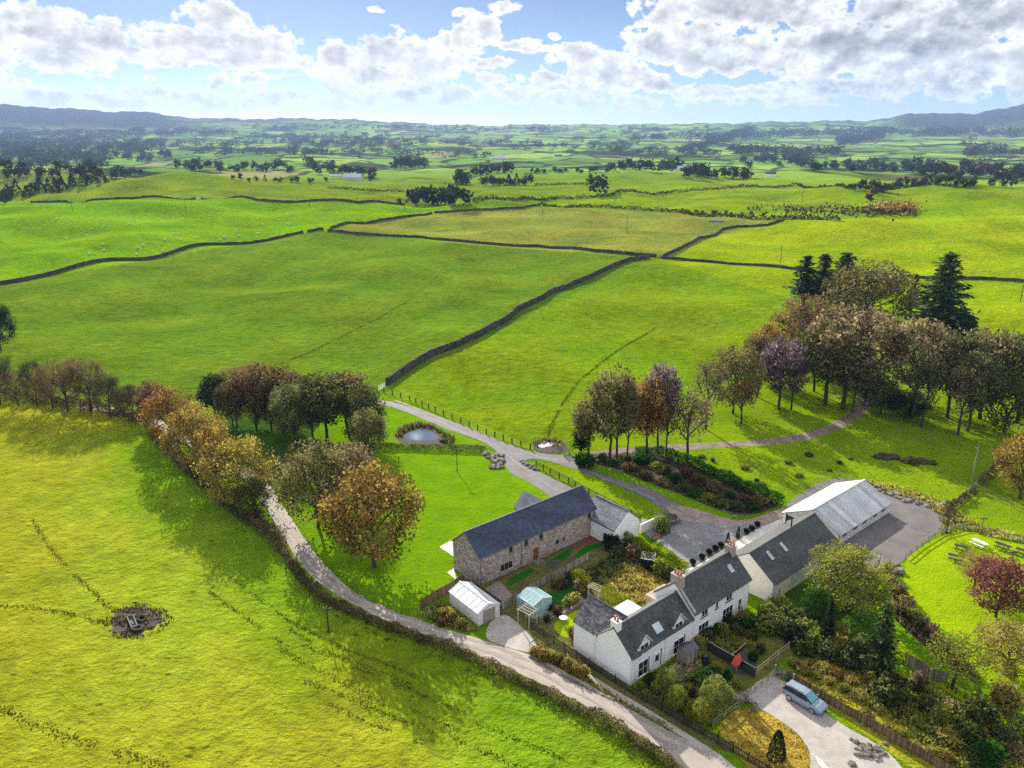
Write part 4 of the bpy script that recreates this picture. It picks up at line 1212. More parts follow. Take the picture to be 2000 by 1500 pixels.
KIND = {
    'full': [tree_meshes('full', s, leaves=9000, leaf=.34, base=.07, fork=.13, spread=9.5, limbs=10) for s in (11, 12, 13)],
    'high': [tree_meshes('high', s, leaves=6000, leaf=.38, base=.26, fork=.26, spread=8) for s in (21, 22, 23)],
    'thin': [tree_meshes('thin', s, leaves=2300, leaf=.30, base=.30, fork=.26, spread=7, twigs=4) for s in (31, 32)],
    'twig': [tree_meshes('twig', s, leaves=4200, leaf=.36, base=.26, fork=.2, spread=8.5, style='twig', twigs=4, limbs=10) for s in (41, 42)],
    'layer': [tree_meshes('layer', s, leaves=8500, leaf=.34, base=.05, fork=.14, spread=11, limbs=13) for s in (51, 52)],
    'conifer': [conifer_meshes(s) for s in (61, 62)],
    'ragged': [conifer_meshes(s, spread=4.2, whorls=20, bare=.3, ragged=.55, leaf=.45) for s in (63, 64)],
    'round': [shrub_meshes(s) for s in (71, 72, 73)],
    'spike': [shrub_meshes(s, 420, style='spike') for s in (81, 82)],
    'cone': [shrub_meshes(s, 1500, .17, 'cone') for s in (91,)],
}
_kc = {}
SPREAD = {'full': 9.5, 'high': 8, 'thin': 7, 'twig': 8.5, 'layer': 11, 'conifer': 4.6, 'ragged': 4.2, 'round': 2.1, 'spike': 2.0, 'cone': 2.0}
NATH = {'round': 1.5, 'spike': 1.25, 'cone': 1.6}

def plant(kind, mat, base, top, width, label, name='broadleaf_tree', cat='tree', group=None, flatz=None, bark=None, dz=0.0):
    """base = pixel where the stem meets the ground, top = row of its top, width = breadth in pixels"""
    p = at(*base) if flatz is None else flat(base[0], base[1], flatz)
    p.z += dz
    h = height_px(p, top)
    wd = width / (FPX / depth_of(p))
    i = _kc.get(kind, 0)
    _kc[kind] = i + 1
    tm, cm = KIND[kind][i % len(KIND[kind])]
    root = empty(name, p, R.uniform(0, 6.28))
    sx = wd / SPREAD[kind]
    root.scale = (sx, sx, h / NATH.get(kind, 10.0))
    tag(root, label, cat, group)
    shrub = kind in NATH
    t = mesh_obj('stem' if shrub else 'trunk', tm, root)
    c = mesh_obj('foliage' if shrub else 'crown', cm, root)
    c.material_slots[0].link = 'OBJECT'
    c.material_slots[0].material = L[mat]
    return root

G1, G2, G3, G4 = 'leafless trees in the hedge at the left', 'orange trees along the lane', 'trees of the dark copse by the drive', 'trees of the right hand grove'
for a in [
    ('twig', 'twig', (2, 790), 703, 60, 'bare tree cut by the left edge of the picture above the hedge', G1),
    ('twig', 'twig', (73, 795), 708, 46, 'slim bare tree standing alone left of the wide bare ones', G1),
    ('twig', 'rust', (132, 802), 704, 95, 'wide reddish bare tree, largest of the leafless hedge trees', G1),
    ('twig', 'brown', (178, 806), 708, 85, 'wide bare tree beside the largest reddish one', G1),
    ('twig', 'twig', (216, 810), 735, 62, 'smaller leaning bare tree at the right end of the leafless row', G1),
    ('twig', 'twig', (262, 815), 755, 55, 'low thin bare tree just left of the first orange tree', G1),
    ('twig', 'hedge', (104, 798), 735, 62, 'low bare bush tree between the slim tree and the wide reddish one', G1),
    ('twig', 'hedge', (36, 792), 730, 58, 'low bare bush tree left of the slim one standing alone', G1),
    ('twig', 'hedge', (240, 812), 762, 50, 'small bare bush between the leaning tree and the low thin one', G1),
    ('full', 'rust', (303, 838), 745, 62, 'reddish brown tree at the top end of the orange row', G2),
    ('layer', 'orange', (342, 880), 760, 105, 'broad orange brown tree second from the top of the lane row', G2),
    ('layer', 'gold', (392, 925), 792, 118, 'broad golden tree in the middle of the lane row', G2),
    ('full', 'orange', (425, 950), 826, 80, 'dense orange tree crowded behind the golden ones', G2),
    ('layer', 'gold', (468, 985), 858, 150, 'spreading yellow tree overhanging the top of the sunlit lane', G2),
    ('full', 'olive', (497, 1012), 935, 75, 'low olive bush tree on the lane bank under the spreading yellow tree', G2),
    ('high', 'dark', (424, 822), 731, 62, 'small dark tree at the left end of the copse', G3),
    ('twig', 'brown', (462, 815), 722, 80, 'twiggy brown tree behind the left end of the copse', G3),
    ('full', 'rust', (500, 832), 711, 100, 'dark rusty tree, tallest at the left of the copse', G3),
    ('high', 'rust', (548, 828), 716, 105, 'red topped tree in the middle of the copse', G3),
    ('full', 'greygreen', (578, 868), 744, 92, 'grey green tree at the front of the copse', G3),
    ('high', 'olive', (640, 860), 728, 115, 'olive tree with open trunks in the right half of the copse', G3),
    ('high', 'rust', (680, 842), 728, 110, 'reddish round topped tree at the right back of the copse', G3),
    ('full', 'brown', (530, 838), 735, 85, 'dense brown tree filling the left half of the copse', G3),
    ('full', 'olive', (610, 850), 738, 90, 'dense olive tree in the very middle of the copse', G3),
    ('full', 'brown', (455, 835), 745, 60, 'bushy brown tree at the left foot of the copse', G3),
    ('full', 'olive', (712, 866), 752, 95, 'dark olive tree at the right end of the copse', G3),
    ('full', 'brown', (722, 900), 800, 72, 'low brown tree at the right foot of the copse', G3),
    ('full', 'brown', (622, 1030), 866, 150, 'big grey brown tree at the upper left of the lawn', 'trees on the big lawn'),
    ('full', 'tan', (690, 985), 868, 110, 'pinkish tan tree behind the golden lawn tree', 'trees on the big lawn'),
    ('full', 'gold', (733, 1108), 912, 186, 'large round golden topped tree with a dark trunk on the lawn', 'trees on the big lawn'),
    ('high', 'brown', (1150, 888), 778, 70, 'smaller brown tree left of the tall pair by the track', G4),
    ('high', 'brown', (1190, 905), 716, 100, 'tall brown tree with several bare stems by the track', G4),
    ('thin', 'olive', (1205, 898), 750, 80, 'thin leaning olive tree among the tall stems by the track', G4),
    ('high', 'mauve', (1285, 884), 711, 80, 'purplish topped tree behind the orange one by the track', G4),
    ('high', 'orange', (1262, 892), 736, 95, 'orange brown tree with a straight trunk beside the track', G4),
    ('thin', 'tan', (1341, 902), 762, 92, 'sparse nearly bare tree standing alone in front of the track', G4),
    ('thin', 'brown', (1378, 838), 704, 72, 'slim brown tree left of the spreading dark one in the grove', G4),
    ('full', 'brown', (1432, 808), 672, 105, 'spreading dark brown tree with a thick trunk at the grove front', G4),
    ('thin', 'gold', (1447, 828), 735, 60, 'thin yellowish tree in front of the spreading dark brown one', G4),
    ('high', 'mauve', (1522, 800), 660, 95, 'lavender topped tree at the front of the grove', G4),
    ('high', 'brown', (1478, 775), 655, 80, 'brown tree half hidden behind the lavender topped one', G4),
    ('full', 'orange', (1495, 745), 632, 80, 'rusty orange tree on the left shoulder of the grove', G4),
    ('high', 'olive', (1612, 790), 628, 145, 'tall open olive tree above the shaded grove floor', G4),
    ('high', 'tan', (1650, 800), 598, 165, 'broad tan domed tree in the middle of the grove', G4),
    ('full', 'rust', (1572, 720), 580, 140, 'rusty red topped tree at the back left of the grove', G4),
    ('full', 'brown', (1690, 645), 511, 165, 'large round brown tree between the conifers at the top of the grove', G4),
    ('high', 'tan', (1775, 812), 622, 130, 'tan topped tree right of the grove track', G4),
        ('high', 'greygreen', (1850, 815), 640, 120, 'grey green tree in the right part of the grove', G4),
    ('high', 'tan', (1915, 818), 642, 120, 'tan tree second from the right edge of the grove', G4),
    ('high', 'greygreen', (1890, 842), 690, 105, 'shaded grey green tree at the front of the right grove', G4),
    ('high', 'olive', (1985, 825), 645, 150, 'brown tree at the right edge of the grove', G4),
    ('full', 'olive', (1960, 845), 720, 130, 'dark leafy tree low at the right edge of the grove', G4),
    ('high', 'brown', (2080, 830), 650, 160, 'brown tree just beyond the right edge of the grove', G4),
    ('thin', 'brown', (1545, 800), 690, 60, 'slim brown tree between the lavender topped one and the open olive one', G4),
    ('high', 'olive', (1590, 765), 650, 80, 'brown tree behind the tall open olive one', G4),
    ('thin', 'olive', (1665, 805), 690, 70, 'slim olive tree in front of the broad domed one', G4),
    ('thin', 'rust', (1720, 760), 620, 90, 'reddish tree behind the bend of the grove track', G4),
    ('thin', 'greygreen', (1800, 835), 700, 80, 'slim grey green tree right of the grove track bush', G4),
    ('thin', 'tan', (1870, 850), 710, 76, 'slim tan tree at the shaded grove edge', G4),
    ('thin', 'tan', (1225, 900), 745, 60, 'slim tan tree between the tall brown and the orange one', G4),
    ('thin', 'brown', (1300, 890), 745, 60, 'slim brown tree right of the orange one by the track', G4),
    ('full', 'gold', (1992, 975), 846, 120, 'orange yellow tree at the right edge above the paddock fence', None),
    ('full', 'dark', (3, 685), 590, 62, 'dark round tree at the left edge in the big meadow', None),
]:
    plant(a[0], a[1], a[2], a[3], a[4], a[5], group=a[6])
for k, mt, b, t, w, lb in [
    ('ragged', 'teal', (1566, 612), 500, 96, 'thin ragged conifer at the left end of the top row'),
    ('ragged', 'spruce', (1600, 608), 497, 110, 'ragged conifer second from the left in the top row'),
    ('conifer', 'spruce', (1642, 605), 495, 120, 'dark conifer just left of the large round brown tree'),
    ('ragged', 'olive', (1776, 625), 536, 52, 'thin sparse conifer between the round brown tree and the big conifer'),
    ('conifer', 'spruce', (1830, 655), 495, 150, 'big dark conifer standing tallest at the top right of the grove'),
    ('conifer', 'dark', (1135, 884), 806, 52, 'dark conifer bush by the muddy gateway'),
    ('conifer', 'dark', (1612, 1265), 1172, 44, 'dark upright conifer among the garden shrubs'),
    ('conifer', 'spruce', (1712, 1325), 1180, 96, 'green spiky conifer in the shrubbery left of the strip of lawn'),
]:
    plant(k, mt, b, t, w, lb, 'conifer_tree', 'conifer')

# garden trees and shrubs
for k, mt, b, t, w, lb, nm, ct in [
    ('full', 'rough', (1650, 1192), 1073, 165, 'big pale olive tree by the end of the grey barn', 'garden_tree', 'tree'),
    ('full', 'red', (1945, 1205), 1094, 124, 'round copper red tree on the round lawn', 'copper_tree', 'tree'),
    ('twig', 'straw', (1902, 1150), 1082, 78, 'thin bare yellowish tree behind the copper red one', 'garden_tree', 'tree'),
    ('thin', 'rough', (1860, 1345), 1248, 118, 'sparse yellow green tree by the plank fence', 'garden_tree', 'tree'),
    ('full', 'straw', (1965, 1320), 1222, 130, 'pale straw bush tree at the right of the lower lawn', 'garden_tree', 'tree'),
    ('thin', 'twig', (1848, 1044), 990, 40, 'small bare tree at the corner of the yard', 'garden_tree', 'tree'),
    ('full', 'laurel', (1590, 1215), 1150, 60, 'green bush against the end of the cream house', 'garden_tree', 'tree'),
    ('full', 'lime', (1397, 1400), 1326, 62, 'pale lime willow by the paved path', 'garden_tree', 'tree'),
    ('full', 'lime', (1303, 1362), 1306, 46, 'lime green shrub in front of the white cottage door', 'garden_shrub', 'shrub'),
    ('full', 'rough', (1318, 1390), 1340, 40, 'smaller pale shrub below the lime one at the cottage', 'garden_shrub', 'shrub'),
    ('full', 'rough', (1372, 1415), 1368, 46, 'pale shrub by the fence left of the lime willow', 'garden_shrub', 'shrub'),
    ('cone', 'yellowgreen', (1343, 1410), 1372, 18, 'narrow golden cone shrub by the black fence', 'garden_shrub', 'shrub'),
    ('cone', 'dark', (1516, 1480), 1428, 36, 'dark clipped cone on the golden lawn', 'clipped_cone', 'topiary'),
    ('round', 'laurel', (1141, 912), 885, 42, 'bright green round shrub at the track corner', 'garden_shrub', 'shrub'),
    ('full', 'olive', (1720, 808), 735, 70, 'dark green bush at the bend of the grove track', 'garden_shrub', 'shrub'),
    ('full', 'dark', (1690, 785), 722, 56, 'dark round bush left of the grove track', 'garden_shrub', 'shrub'),
    ('full', 'teal', (1765, 818), 765, 90, 'wide dark blue green bush on the grove floor', 'garden_shrub', 'shrub'),
    ('round', 'teal', (1872, 660), 612, 70, 'dark bush right of the big conifer', 'garden_shrub', 'shrub'),
    ('round', 'dark', (1355, 1240), 1226, 20, 'green climber at the corner between the two white houses', 'garden_shrub', 'shrub'),
    ('spike', 'lime', (1292, 1040), 1000, 34, 'spiky palm like plant by the round stone planter', 'garden_shrub', 'shrub'),
    ('round', 'straw', (1960, 1390), 1340, 70, 'straw coloured scrub on the lower lawn edge', 'garden_shrub', 'shrub'),
    ('round', 'olive', (1905, 1420), 1370, 70, 'olive scrub below the sparse yellow green tree', 'garden_shrub', 'shrub'),
    ('round', 'laurel', (1925, 1495), 1455, 60, 'low dark green shrub near the right bottom corner', 'garden_shrub', 'shrub'),
    ('round', 'tan', (1790, 1350), 1312, 36, 'tan shrub by the plank fence', 'garden_shrub', 'shrub'),
    ('round', 'greygreen', (1665, 1300), 1250, 56, 'pale spiky bush left of the green spiky conifer', 'garden_shrub', 'shrub'),
    ('round', 'olive', (1735, 1365), 1325, 80, 'olive ground bush at the foot of the spiky conifer', 'garden_shrub', 'shrub'),
]:
    plant(k, mt, b, t, w, lb, nm, ct)
ORD = 'first second third fourth fifth sixth seventh eighth ninth tenth eleventh twelfth thirteenth fourteenth fifteenth sixteenth seventeenth eighteenth nineteenth twentieth twenty-first twenty-second twenty-third twenty-fourth twenty-fifth twenty-sixth'.split()
HUE = {'olive': 'olive', 'laurel': 'bright green', 'greygreen': 'grey green', 'rust': 'rusty red', 'dark': 'dark green', 'brown': 'brown', 'rough': 'yellowish green', 'tan': 'tan', 'straw': 'straw coloured', 'gold': 'golden', 'lime': 'lime green'}
def scatter_shrubs(label, group, spots, mats, h=(14, 26), w=(22, 40), name='border_shrub', kinds=('round', 'round', 'spike')):
    rnd = random.Random(len(spots) * 7 + len(label))
    rank = {s: i for i, s in enumerate(sorted(spots))}
    for i, (x, y) in enumerate(spots):
        mt = mats[i % len(mats)]
        hh = rnd.uniform(*h)
        plant(kinds[i % len(kinds)], mt, (x, y), y - hh, rnd.uniform(*w), '%s %s, %s from the left' % (HUE[mt], label, ORD[rank[(x, y)]]), name, 'shrub', group)
scatter_shrubs('shrub in the planted border above the court', 'shrubs of the planted border',
               [(1178, 900), (1200, 908), (1222, 897), (1232, 920), (1252, 905), (1262, 935), (1280, 915), (1296, 948), (1300, 925), (1318, 940), (1332, 957), (1340, 930), (1358, 968), (1366, 945), (1384, 978), (1392, 958), (1410, 990), (1425, 972), (1440, 996), (1452, 980), (1468, 996), (1480, 988)],
               ['olive', 'laurel', 'greygreen', 'rust', 'laurel', 'brown', 'rough', 'tan'], (9, 18))
scatter_shrubs('shrub under the golden conifer hedge', 'shrubs of the overgrown garden',
               [(1196, 1072), (1210, 1084), (1225, 1078), (1238, 1092), (1258, 1098), (1270, 1112), (1288, 1120), (1305, 1132), (1322, 1140), (1338, 1148)],
               ['dark', 'greygreen', 'laurel', 'tan', 'olive', 'dark', 'rough', 'olive', 'straw', 'olive'], (16, 30))
scatter_shrubs('weed clump in the bed beside the lane', 'weed clumps by the lane',
               [(1045, 1278), (1062, 1288), (1080, 1290), (1094, 1300), (1108, 1306), (1122, 1314), (1138, 1322), (850, 1210), (868, 1206), (884, 1215), (900, 1222), (862, 1222)],
               ['straw', 'gold', 'rough', 'gold', 'straw'], (12, 22), (18, 32))
scatter_shrubs('plant round the little deep green lawn', 'plants round the pool lawn',
               [(1085, 1150), (1098, 1148), (1112, 1138), (1122, 1176), (1108, 1186), (1075, 1190), (1130, 1158), (1090, 1200), (1068, 1214), (1118, 1246), (1135, 1250), (1145, 1240)],
               ['tan', 'rust', 'olive', 'straw', 'rough', 'dark'], (12, 24), (14, 28))
scatter_shrubs('plant in the front gardens of the white houses', 'plants of the front gardens',
               [(1365, 1262), (1376, 1250), (1388, 1242), (1400, 1232), (1412, 1240), (1424, 1222), (1436, 1232), (1448, 1214), (1445, 1240), (1462, 1225), (1470, 1245), (1250, 1345), (1268, 1338), (1282, 1350), (1330, 1372), (1352, 1360), (1470, 1290), (1484, 1275), (1392, 1345), (1420, 1330), (1436, 1345)],
               ['straw', 'brown', 'laurel', 'olive', 'rough', 'laurel', 'lime'], (10, 22), (16, 32))
scatter_shrubs('bush in the shrubbery below the cream house', 'shrubbery below the cream house',
               [(1500, 1212), (1518, 1200), (1536, 1212), (1556, 1222), (1512, 1232), (1532, 1240), (1554, 1252), (1576, 1244), (1592, 1262), (1612, 1284), (1572, 1272), (1600, 1236), (1632, 1250), (1640, 1282)],
               ['lime', 'rough', 'lime', 'olive', 'lime', 'greygreen', 'dark', 'lime', 'rough', 'greygreen', 'olive', 'dark', 'rough', 'straw'], (24, 36), (44, 62), 'garden_shrub', ('round',))
scatter_shrubs('bush of the thicket in the bottom right corner', 'thicket in the bottom right corner',
               [(1816, 1392), (1838, 1412), (1862, 1398), (1872, 1432), (1896, 1448), (1920, 1430), (1932, 1470), (1958, 1452), (1980, 1478), (1990, 1440), (1850, 1446), (1905, 1490)],
               ['greygreen', 'rough', 'tan', 'greygreen', 'olive', 'straw', 'rough', 'greygreen', 'tan', 'rough', 'straw', 'olive'], (18, 30), (44, 66), 'garden_shrub', ('round',))
scatter_shrubs('tussock on the rough bank above the parked car', 'golden tussocks above the car',
               [(1552, 1300), (1566, 1312), (1580, 1300), (1590, 1322), (1606, 1312), (1620, 1336), (1635, 1322), (1648, 1350), (1662, 1338), (1676, 1362), (1690, 1350), (1702, 1378), (1690, 1400), (1718, 1392), (1740, 1430), (1762, 1440), (1785, 1460), (1820, 1470), (1760, 1400), (1800, 1420), (1650, 1300), (1600, 1285), (1850, 1485), (1880, 1500)],
               ['straw', 'straw', 'gold', 'rough'], (8, 15), (22, 38))
scatter_shrubs('clump in the bed between the right hand lawns', 'clumps between the lawns',
               [(1752, 1165), (1768, 1180), (1760, 1205), (1782, 1215), (1795, 1235), (1812, 1245), (1830, 1262), (1842, 1280), (1862, 1290), (1880, 1310), (1738, 1140), (1730, 1120)],
               ['tan', 'straw', 'brown', 'rough', 'olive'], (14, 28), (22, 40))
scatter_shrubs('tuft of rushes in the paddock', 'rush tufts in the paddock',
               [(1370, 893), (1392, 901), (1455, 916), (1425, 922), (1478, 940), (1488, 946), (1540, 905), (1640, 905), (1660, 896), (1770, 905), (1785, 907), (1800, 905), (1820, 906), (1720, 893), (1560, 930), (1620, 920), (1580, 890)],
               ['rough', 'olive', 'straw'], (3, 8), (10, 20), 'rush_tuft', ('round', 'spike'))

# ---------------------------------------------------------------- rough grass standing in the beds and on the banks
def rough_patch(name, poly, n, h, mat, seed, leaf=.3, zl=0.0):
    rng = np.random.default_rng(seed)
    P2 = np.array([flat(*p).to_2d() for p in poly])
    lo, hi = P2.min(0), P2.max(0)
    X = rng.uniform(lo, hi, (n * 4, 2))
    X = X[in_poly(X[:, 0], X[:, 1], P2)][:n]
    dens = wsum(W_MID, X[:, 0] * 22, X[:, 1] * 22) + .8 * wsum(W_MID, X[:, 1] * 60 + 3, X[:, 0] * 60)
    X = X[dens + rng.normal(size=len(X)) * .5 > -.35]
    m = len(X)
    a = rng.uniform(0, 6.283, m)
    ln = h * rng.uniform(.5, 1.3, m)[:, None]
    d = np.stack([np.cos(a) * .55, np.sin(a) * .55, np.ones(m)], 1)
    s = np.stack([-np.sin(a), np.cos(a), np.zeros(m)], 1) * (leaf * rng.uniform(.2, .5, m))[:, None]
    B = np.stack([X[:, 0], X[:, 1], np.full(m, zl)], 1)
    V = np.stack([B - s, B + s, B + d * ln + s * .5, B + d * ln - s * .5], 1)
    o = mesh_obj(name, quads_mesh(name, V, rng.random(m), mat))
    o['kind'] = 'stuff'
LANE_L = [(540, 1050), (600, 1140), (690, 1200), (850, 1260), (1010, 1328), (1170, 1408), (1300, 1490), (1360, 1540), (1300, 1540), (1170, 1440), (1000, 1356), (840, 1284), (680, 1222), (580, 1160), (530, 1080)]
for nm, poly, n, h, mt, lf in [
    ('rough_grass', [(1540, 1310), (1620, 1275), (1700, 1290), (1800, 1330), (1870, 1370), (2010, 1460), (2060, 1560), (1880, 1540), (1720, 1440), (1600, 1362)], 6000, .24, 'straw', .34),
    ('rough_grass', [(1700, 1330), (1820, 1350), (2000, 1460), (2000, 1540), (1860, 1500), (1760, 1430)], 3000, .5, 'rough', .34),
    ('rough_grass', [(1178, 1145), (1215, 1112), (1240, 1100), (1262, 1110), (1305, 1140), (1292, 1165), (1235, 1182), (1195, 1162)], 2600, .35, 'straw', .3),
    ('rough_grass', [(1125, 1125), (1210, 1075), (1240, 1095), (1180, 1140), (1150, 1160)], 1500, .4, 'olive', .3),
    ('rough_grass', [(1228, 1345), (1300, 1300), (1360, 1262), (1460, 1192), (1500, 1215), (1470, 1262), (1400, 1290), (1340, 1340), (1300, 1385)], 2600, .35, 'rough', .28),
    ('long_grass', [(1340, 1330), (1400, 1300), (1450, 1372), (1390, 1420), (1310, 1390)], 1500, .35, 'laurel', .28),
    ('lane_weeds', [(1032, 1272), (1055, 1262), (1115, 1300), (1180, 1345), (1260, 1395), (1330, 1440), (1290, 1422), (1203, 1369), (1123, 1322)], 2200, .4, 'straw', .26),
    ('lane_weeds', [(815, 1200), (870, 1172), (930, 1232), (905, 1236)], 900, .4, 'straw', .26),
    ('verge_tufts', LANE_L, 6000, .28, 'rough', .26),
    ('verge_tufts', [(520, 940), (560, 1000), (622, 1090), (655, 1118), (755, 1178), (820, 1205), (815, 1212), (740, 1186), (645, 1122), (600, 1070), (545, 1000)], 1500, .2, 'rough', .22),
    ('bank_tufts', [(1680, 938), (1740, 946), (1830, 975), (1900, 1020), (1880, 1030), (1800, 985), (1735, 962)], 1800, .45, 'straw', .3),
    ('bank_tufts', [(1840, 1010), (1900, 1022), (2010, 1050), (2010, 1066), (1880, 1036), (1838, 1046)], 1000, .45, 'straw', .3),
    ('bed_tufts', [(1740, 1150), (1765, 1150), (1785, 1192), (1830, 1228), (1900, 1320), (1860, 1300), (1790, 1250), (1748, 1210)], 1600, .6, 'tan', .3),
    ('bed_tufts', [(1130, 897), (1180, 890), (1250, 880), (1330, 900), (1430, 938), (1530, 985), (1440, 1006), (1330, 966), (1200, 916)], 2600, .35, 'olive', .3),
    ('gold_tufts', [(1395, 1420), (1450, 1378), (1500, 1394), (1560, 1434), (1582, 1468), (1580, 1500), (1510, 1540), (1430, 1460)], 2200, .10, 'gold', .2),
    ('pond_reeds', [(768, 850), (790, 833), (822, 826), (850, 832), (840, 838), (815, 836), (796, 841), (782, 853)], 900, .7, 'brown', .22),
    ('puddle_reeds', [(1040, 862), (1060, 856), (1092, 858), (1104, 872), (1090, 884), (1084, 872), (1070, 866), (1054, 868), (1048, 880)], 500, .4, 'brown', .22),
    ('pond_reeds', [(846, 834), (868, 846), (890, 856), (880, 868), (858, 864), (862, 852)], 600, .6, 'olive', .22),
    ('paddock_tufts', [(1345, 876), (1560, 862), (1690, 822), (1900, 870), (1980, 940), (1830, 975), (1700, 935), (1540, 965), (1420, 930)], 2600, .16, 'rough', .3),
]:
    rough_patch(nm, poly, n, h, L[mt], n + len(nm), lf)

# ---------------------------------------------------------------- far trees, one by one in the nearer valley
def far_mesh(seed, n=190, tall=1.0, cone=False):
    """1 m wide, 1 m tall"""
    rng = np.random.default_rng(seed)
    if cone:
        t = rng.random(n) ** 1.2
        a = rng.uniform(0, 6.28, n)
        rr = (1 - t) * .45 * rng.uniform(.6, 1.1, n) + .03
        C = np.stack([np.cos(a) * rr, np.sin(a) * rr, t], 1)
        tint = rng.random(n) * .9
    else:
        B = ellipsoid_pts(rng, 12, (0, 0, .52), (.36, .36, .34), .5)
        i = rng.integers(0, len(B), n)
        C = B[i] + rng.normal(size=(n, 3)) * .10
        C[:, 2] = np.abs(C[:, 2])
        tint = np.clip(rng.random(n) * .5 + rng.random(12)[i] * .45, 0, 1)
    V = leaf_quads(C, .17, rng, .3, aspect=.8)
    return quads_mesh('far_tree', V, np.clip(tint, 0, 1), L['far'])
FARM = [far_mesh(s) for s in (1, 2, 3, 4, 5)]
FARC = [far_mesh(s, 150, cone=True) for s in (6, 7)]
def far_row(label, group, x0, y0, x1, y1, n, hpx, cone=0.0, brown=0.0, jx=6, jy=2.0, wide=1.0):
    rnd = random.Random(int(x0 * 3 + y0 * 7 + n))
    for i in range(n):
        f = (i + .5) / n
        px = x0 + (x1 - x0) * f + rnd.uniform(-jx, jx)
        py = y0 + (y1 - y0) * f + rnd.uniform(-jy, jy)
        p = at(px, py)
        if p.length > 7000:
            continue
        hh = hpx * rnd.uniform(.7, 1.2) * depth_of(p) / FPX
        c = rnd.random() < cone
        o = mesh_obj('far_tree', rnd.choice(FARC if c else FARM), None, p - Vector((0, 0, hh * .04)))
        w = hh * rnd.uniform(.8, 1.35) * wide * (.75 if c else 1)
        o.scale = (w, w, hh)
        o.rotation_euler = (0, 0, rnd.uniform(0, 6.28))
        if rnd.random() < brown:
            o.material_slots[0].link = 'OBJECT'
            o.material_slots[0].material = L['farbrown']
        tag(o, label if n == 1 else '%s, %s from the left' % (label, ORD[i]), 'tree', group if n > 1 else None)
for r in [
    ('dark pointed tree of the clump behind the left field', 'conifer clump behind the left field', 20, 385, 200, 357, 16, 28, .75, 0, 8, 4),
    ('rounded tree at the left end of the conifer clump', 'round trees by the conifer clump', 0, 398, 25, 392, 3, 24),
    ('dark rounded tree of the valley row behind the left hill', 'valley row behind the left hill', 0, 347, 290, 346, 18, 24, 0, .1, 8, 3),
    ('dark rounded tree in the upper valley row at the left', 'upper valley row at the left', 0, 330, 190, 332, 13, 22, 0, .1, 8, 4),
    ('tree of the hazy wooded belt at the far left', 'hazy wooded belt at the far left', 0, 312, 340, 311, 22, 18, 0, .1, 8, 5),
    ('tree of the row behind the knoll left of the middle', 'row behind the knoll', 340, 331, 570, 334, 18, 19, 0, .1, 7, 4),
    ('dark tree in the bushy row right of the knoll', 'bushy row right of the knoll', 600, 332, 735, 350, 14, 21, 0, .15, 7, 6),
    ('thin small tree on the slope behind the knoll', 'thin trees behind the knoll', 445, 352, 640, 358, 12, 12, .2, .3, 6, 3),
    ('dark tree of the dense hilltop clump in the middle distance', 'hilltop clump in the middle distance', 766, 330, 836, 326, 7, 26, 0, 0, 3, 1),
    ('big dark tree of the round clump by the far wall', 'round clump by the far wall', 800, 399, 905, 400, 8, 40, 0, 0, 3, 1),
    ('low brown bush at the foot of the round clump', 'bushes at the round clump', 760, 400, 930, 400, 5, 12, 0, .6, 8, 1),
    ('dark tree of the flat topped plantation', 'flat topped plantation', 942, 362, 1036, 362, 12, 20, .3, 0, 2, 1),
    ('tall dark tree of the pair left of the plantation', 'pair left of the plantation', 890, 357, 912, 360, 3, 28, .3),
    ('dark tree of the short row above the plantation', 'short row above the plantation', 925, 342, 1005, 340, 6, 25),
    ('small tree of the dotted row in the middle distance', 'dotted row in the middle distance', 1030, 338, 1190, 336, 11, 12, 0, .2),
    ('twisted lone tree on the slope in the middle distance', None, 1163, 380, 1172, 380, 1, 36, 0, .3, 0, 0),
    ('dark tree of the wood behind the middle hill', 'wood behind the middle hill', 1195, 332, 1330, 332, 14, 22, 0, .1, 6, 4),
    ('dark tree of the hollow right of the middle hill', 'trees in the hollow right of the middle hill', 1330, 345, 1460, 350, 14, 23, 0, .1, 6, 3),
    ('tree of the double row right of the middle', 'double row right of the middle', 1440, 322, 1570, 318, 12, 19, 0, .1, 7, 5),
    ('tree of the dark belt at the right', 'dark belt at the right', 1560, 330, 1860, 336, 26, 22, 0, .2, 7, 4),
    ('lone round tree on the hill at the right', None, 1660, 336, 1668, 336, 1, 20, 0, 0, 0, 0),
    ('purplish bush of the thicket on the right slope', 'thicket on the right slope', 1660, 368, 1735, 374, 7, 20, 0, .8, 6, 3),
    ('dark gorse bush of the right hand slope', 'gorse on the right hand slope', 1740, 364, 1905, 362, 18, 18, 0, .3, 7, 5),
    ('brownish tree of the wood at the right edge', 'wood at the right edge', 1790, 338, 2010, 352, 20, 26, 0, .5, 7, 8),
    ('single bush beside the wood at the right edge', 'bushes near the right edge', 1925, 366, 1985, 366, 3, 16),
    ('dark bush in the hedge below the marshy strip', 'bushes along the marshy hedge', 1325, 414, 1560, 428, 12, 10, 0, .3),
    ('bush on the bank by the bend of the wall', 'bushes on the bank', 1690, 395, 1720, 372, 5, 14, 0, .4),
]:
    far_row(*r)

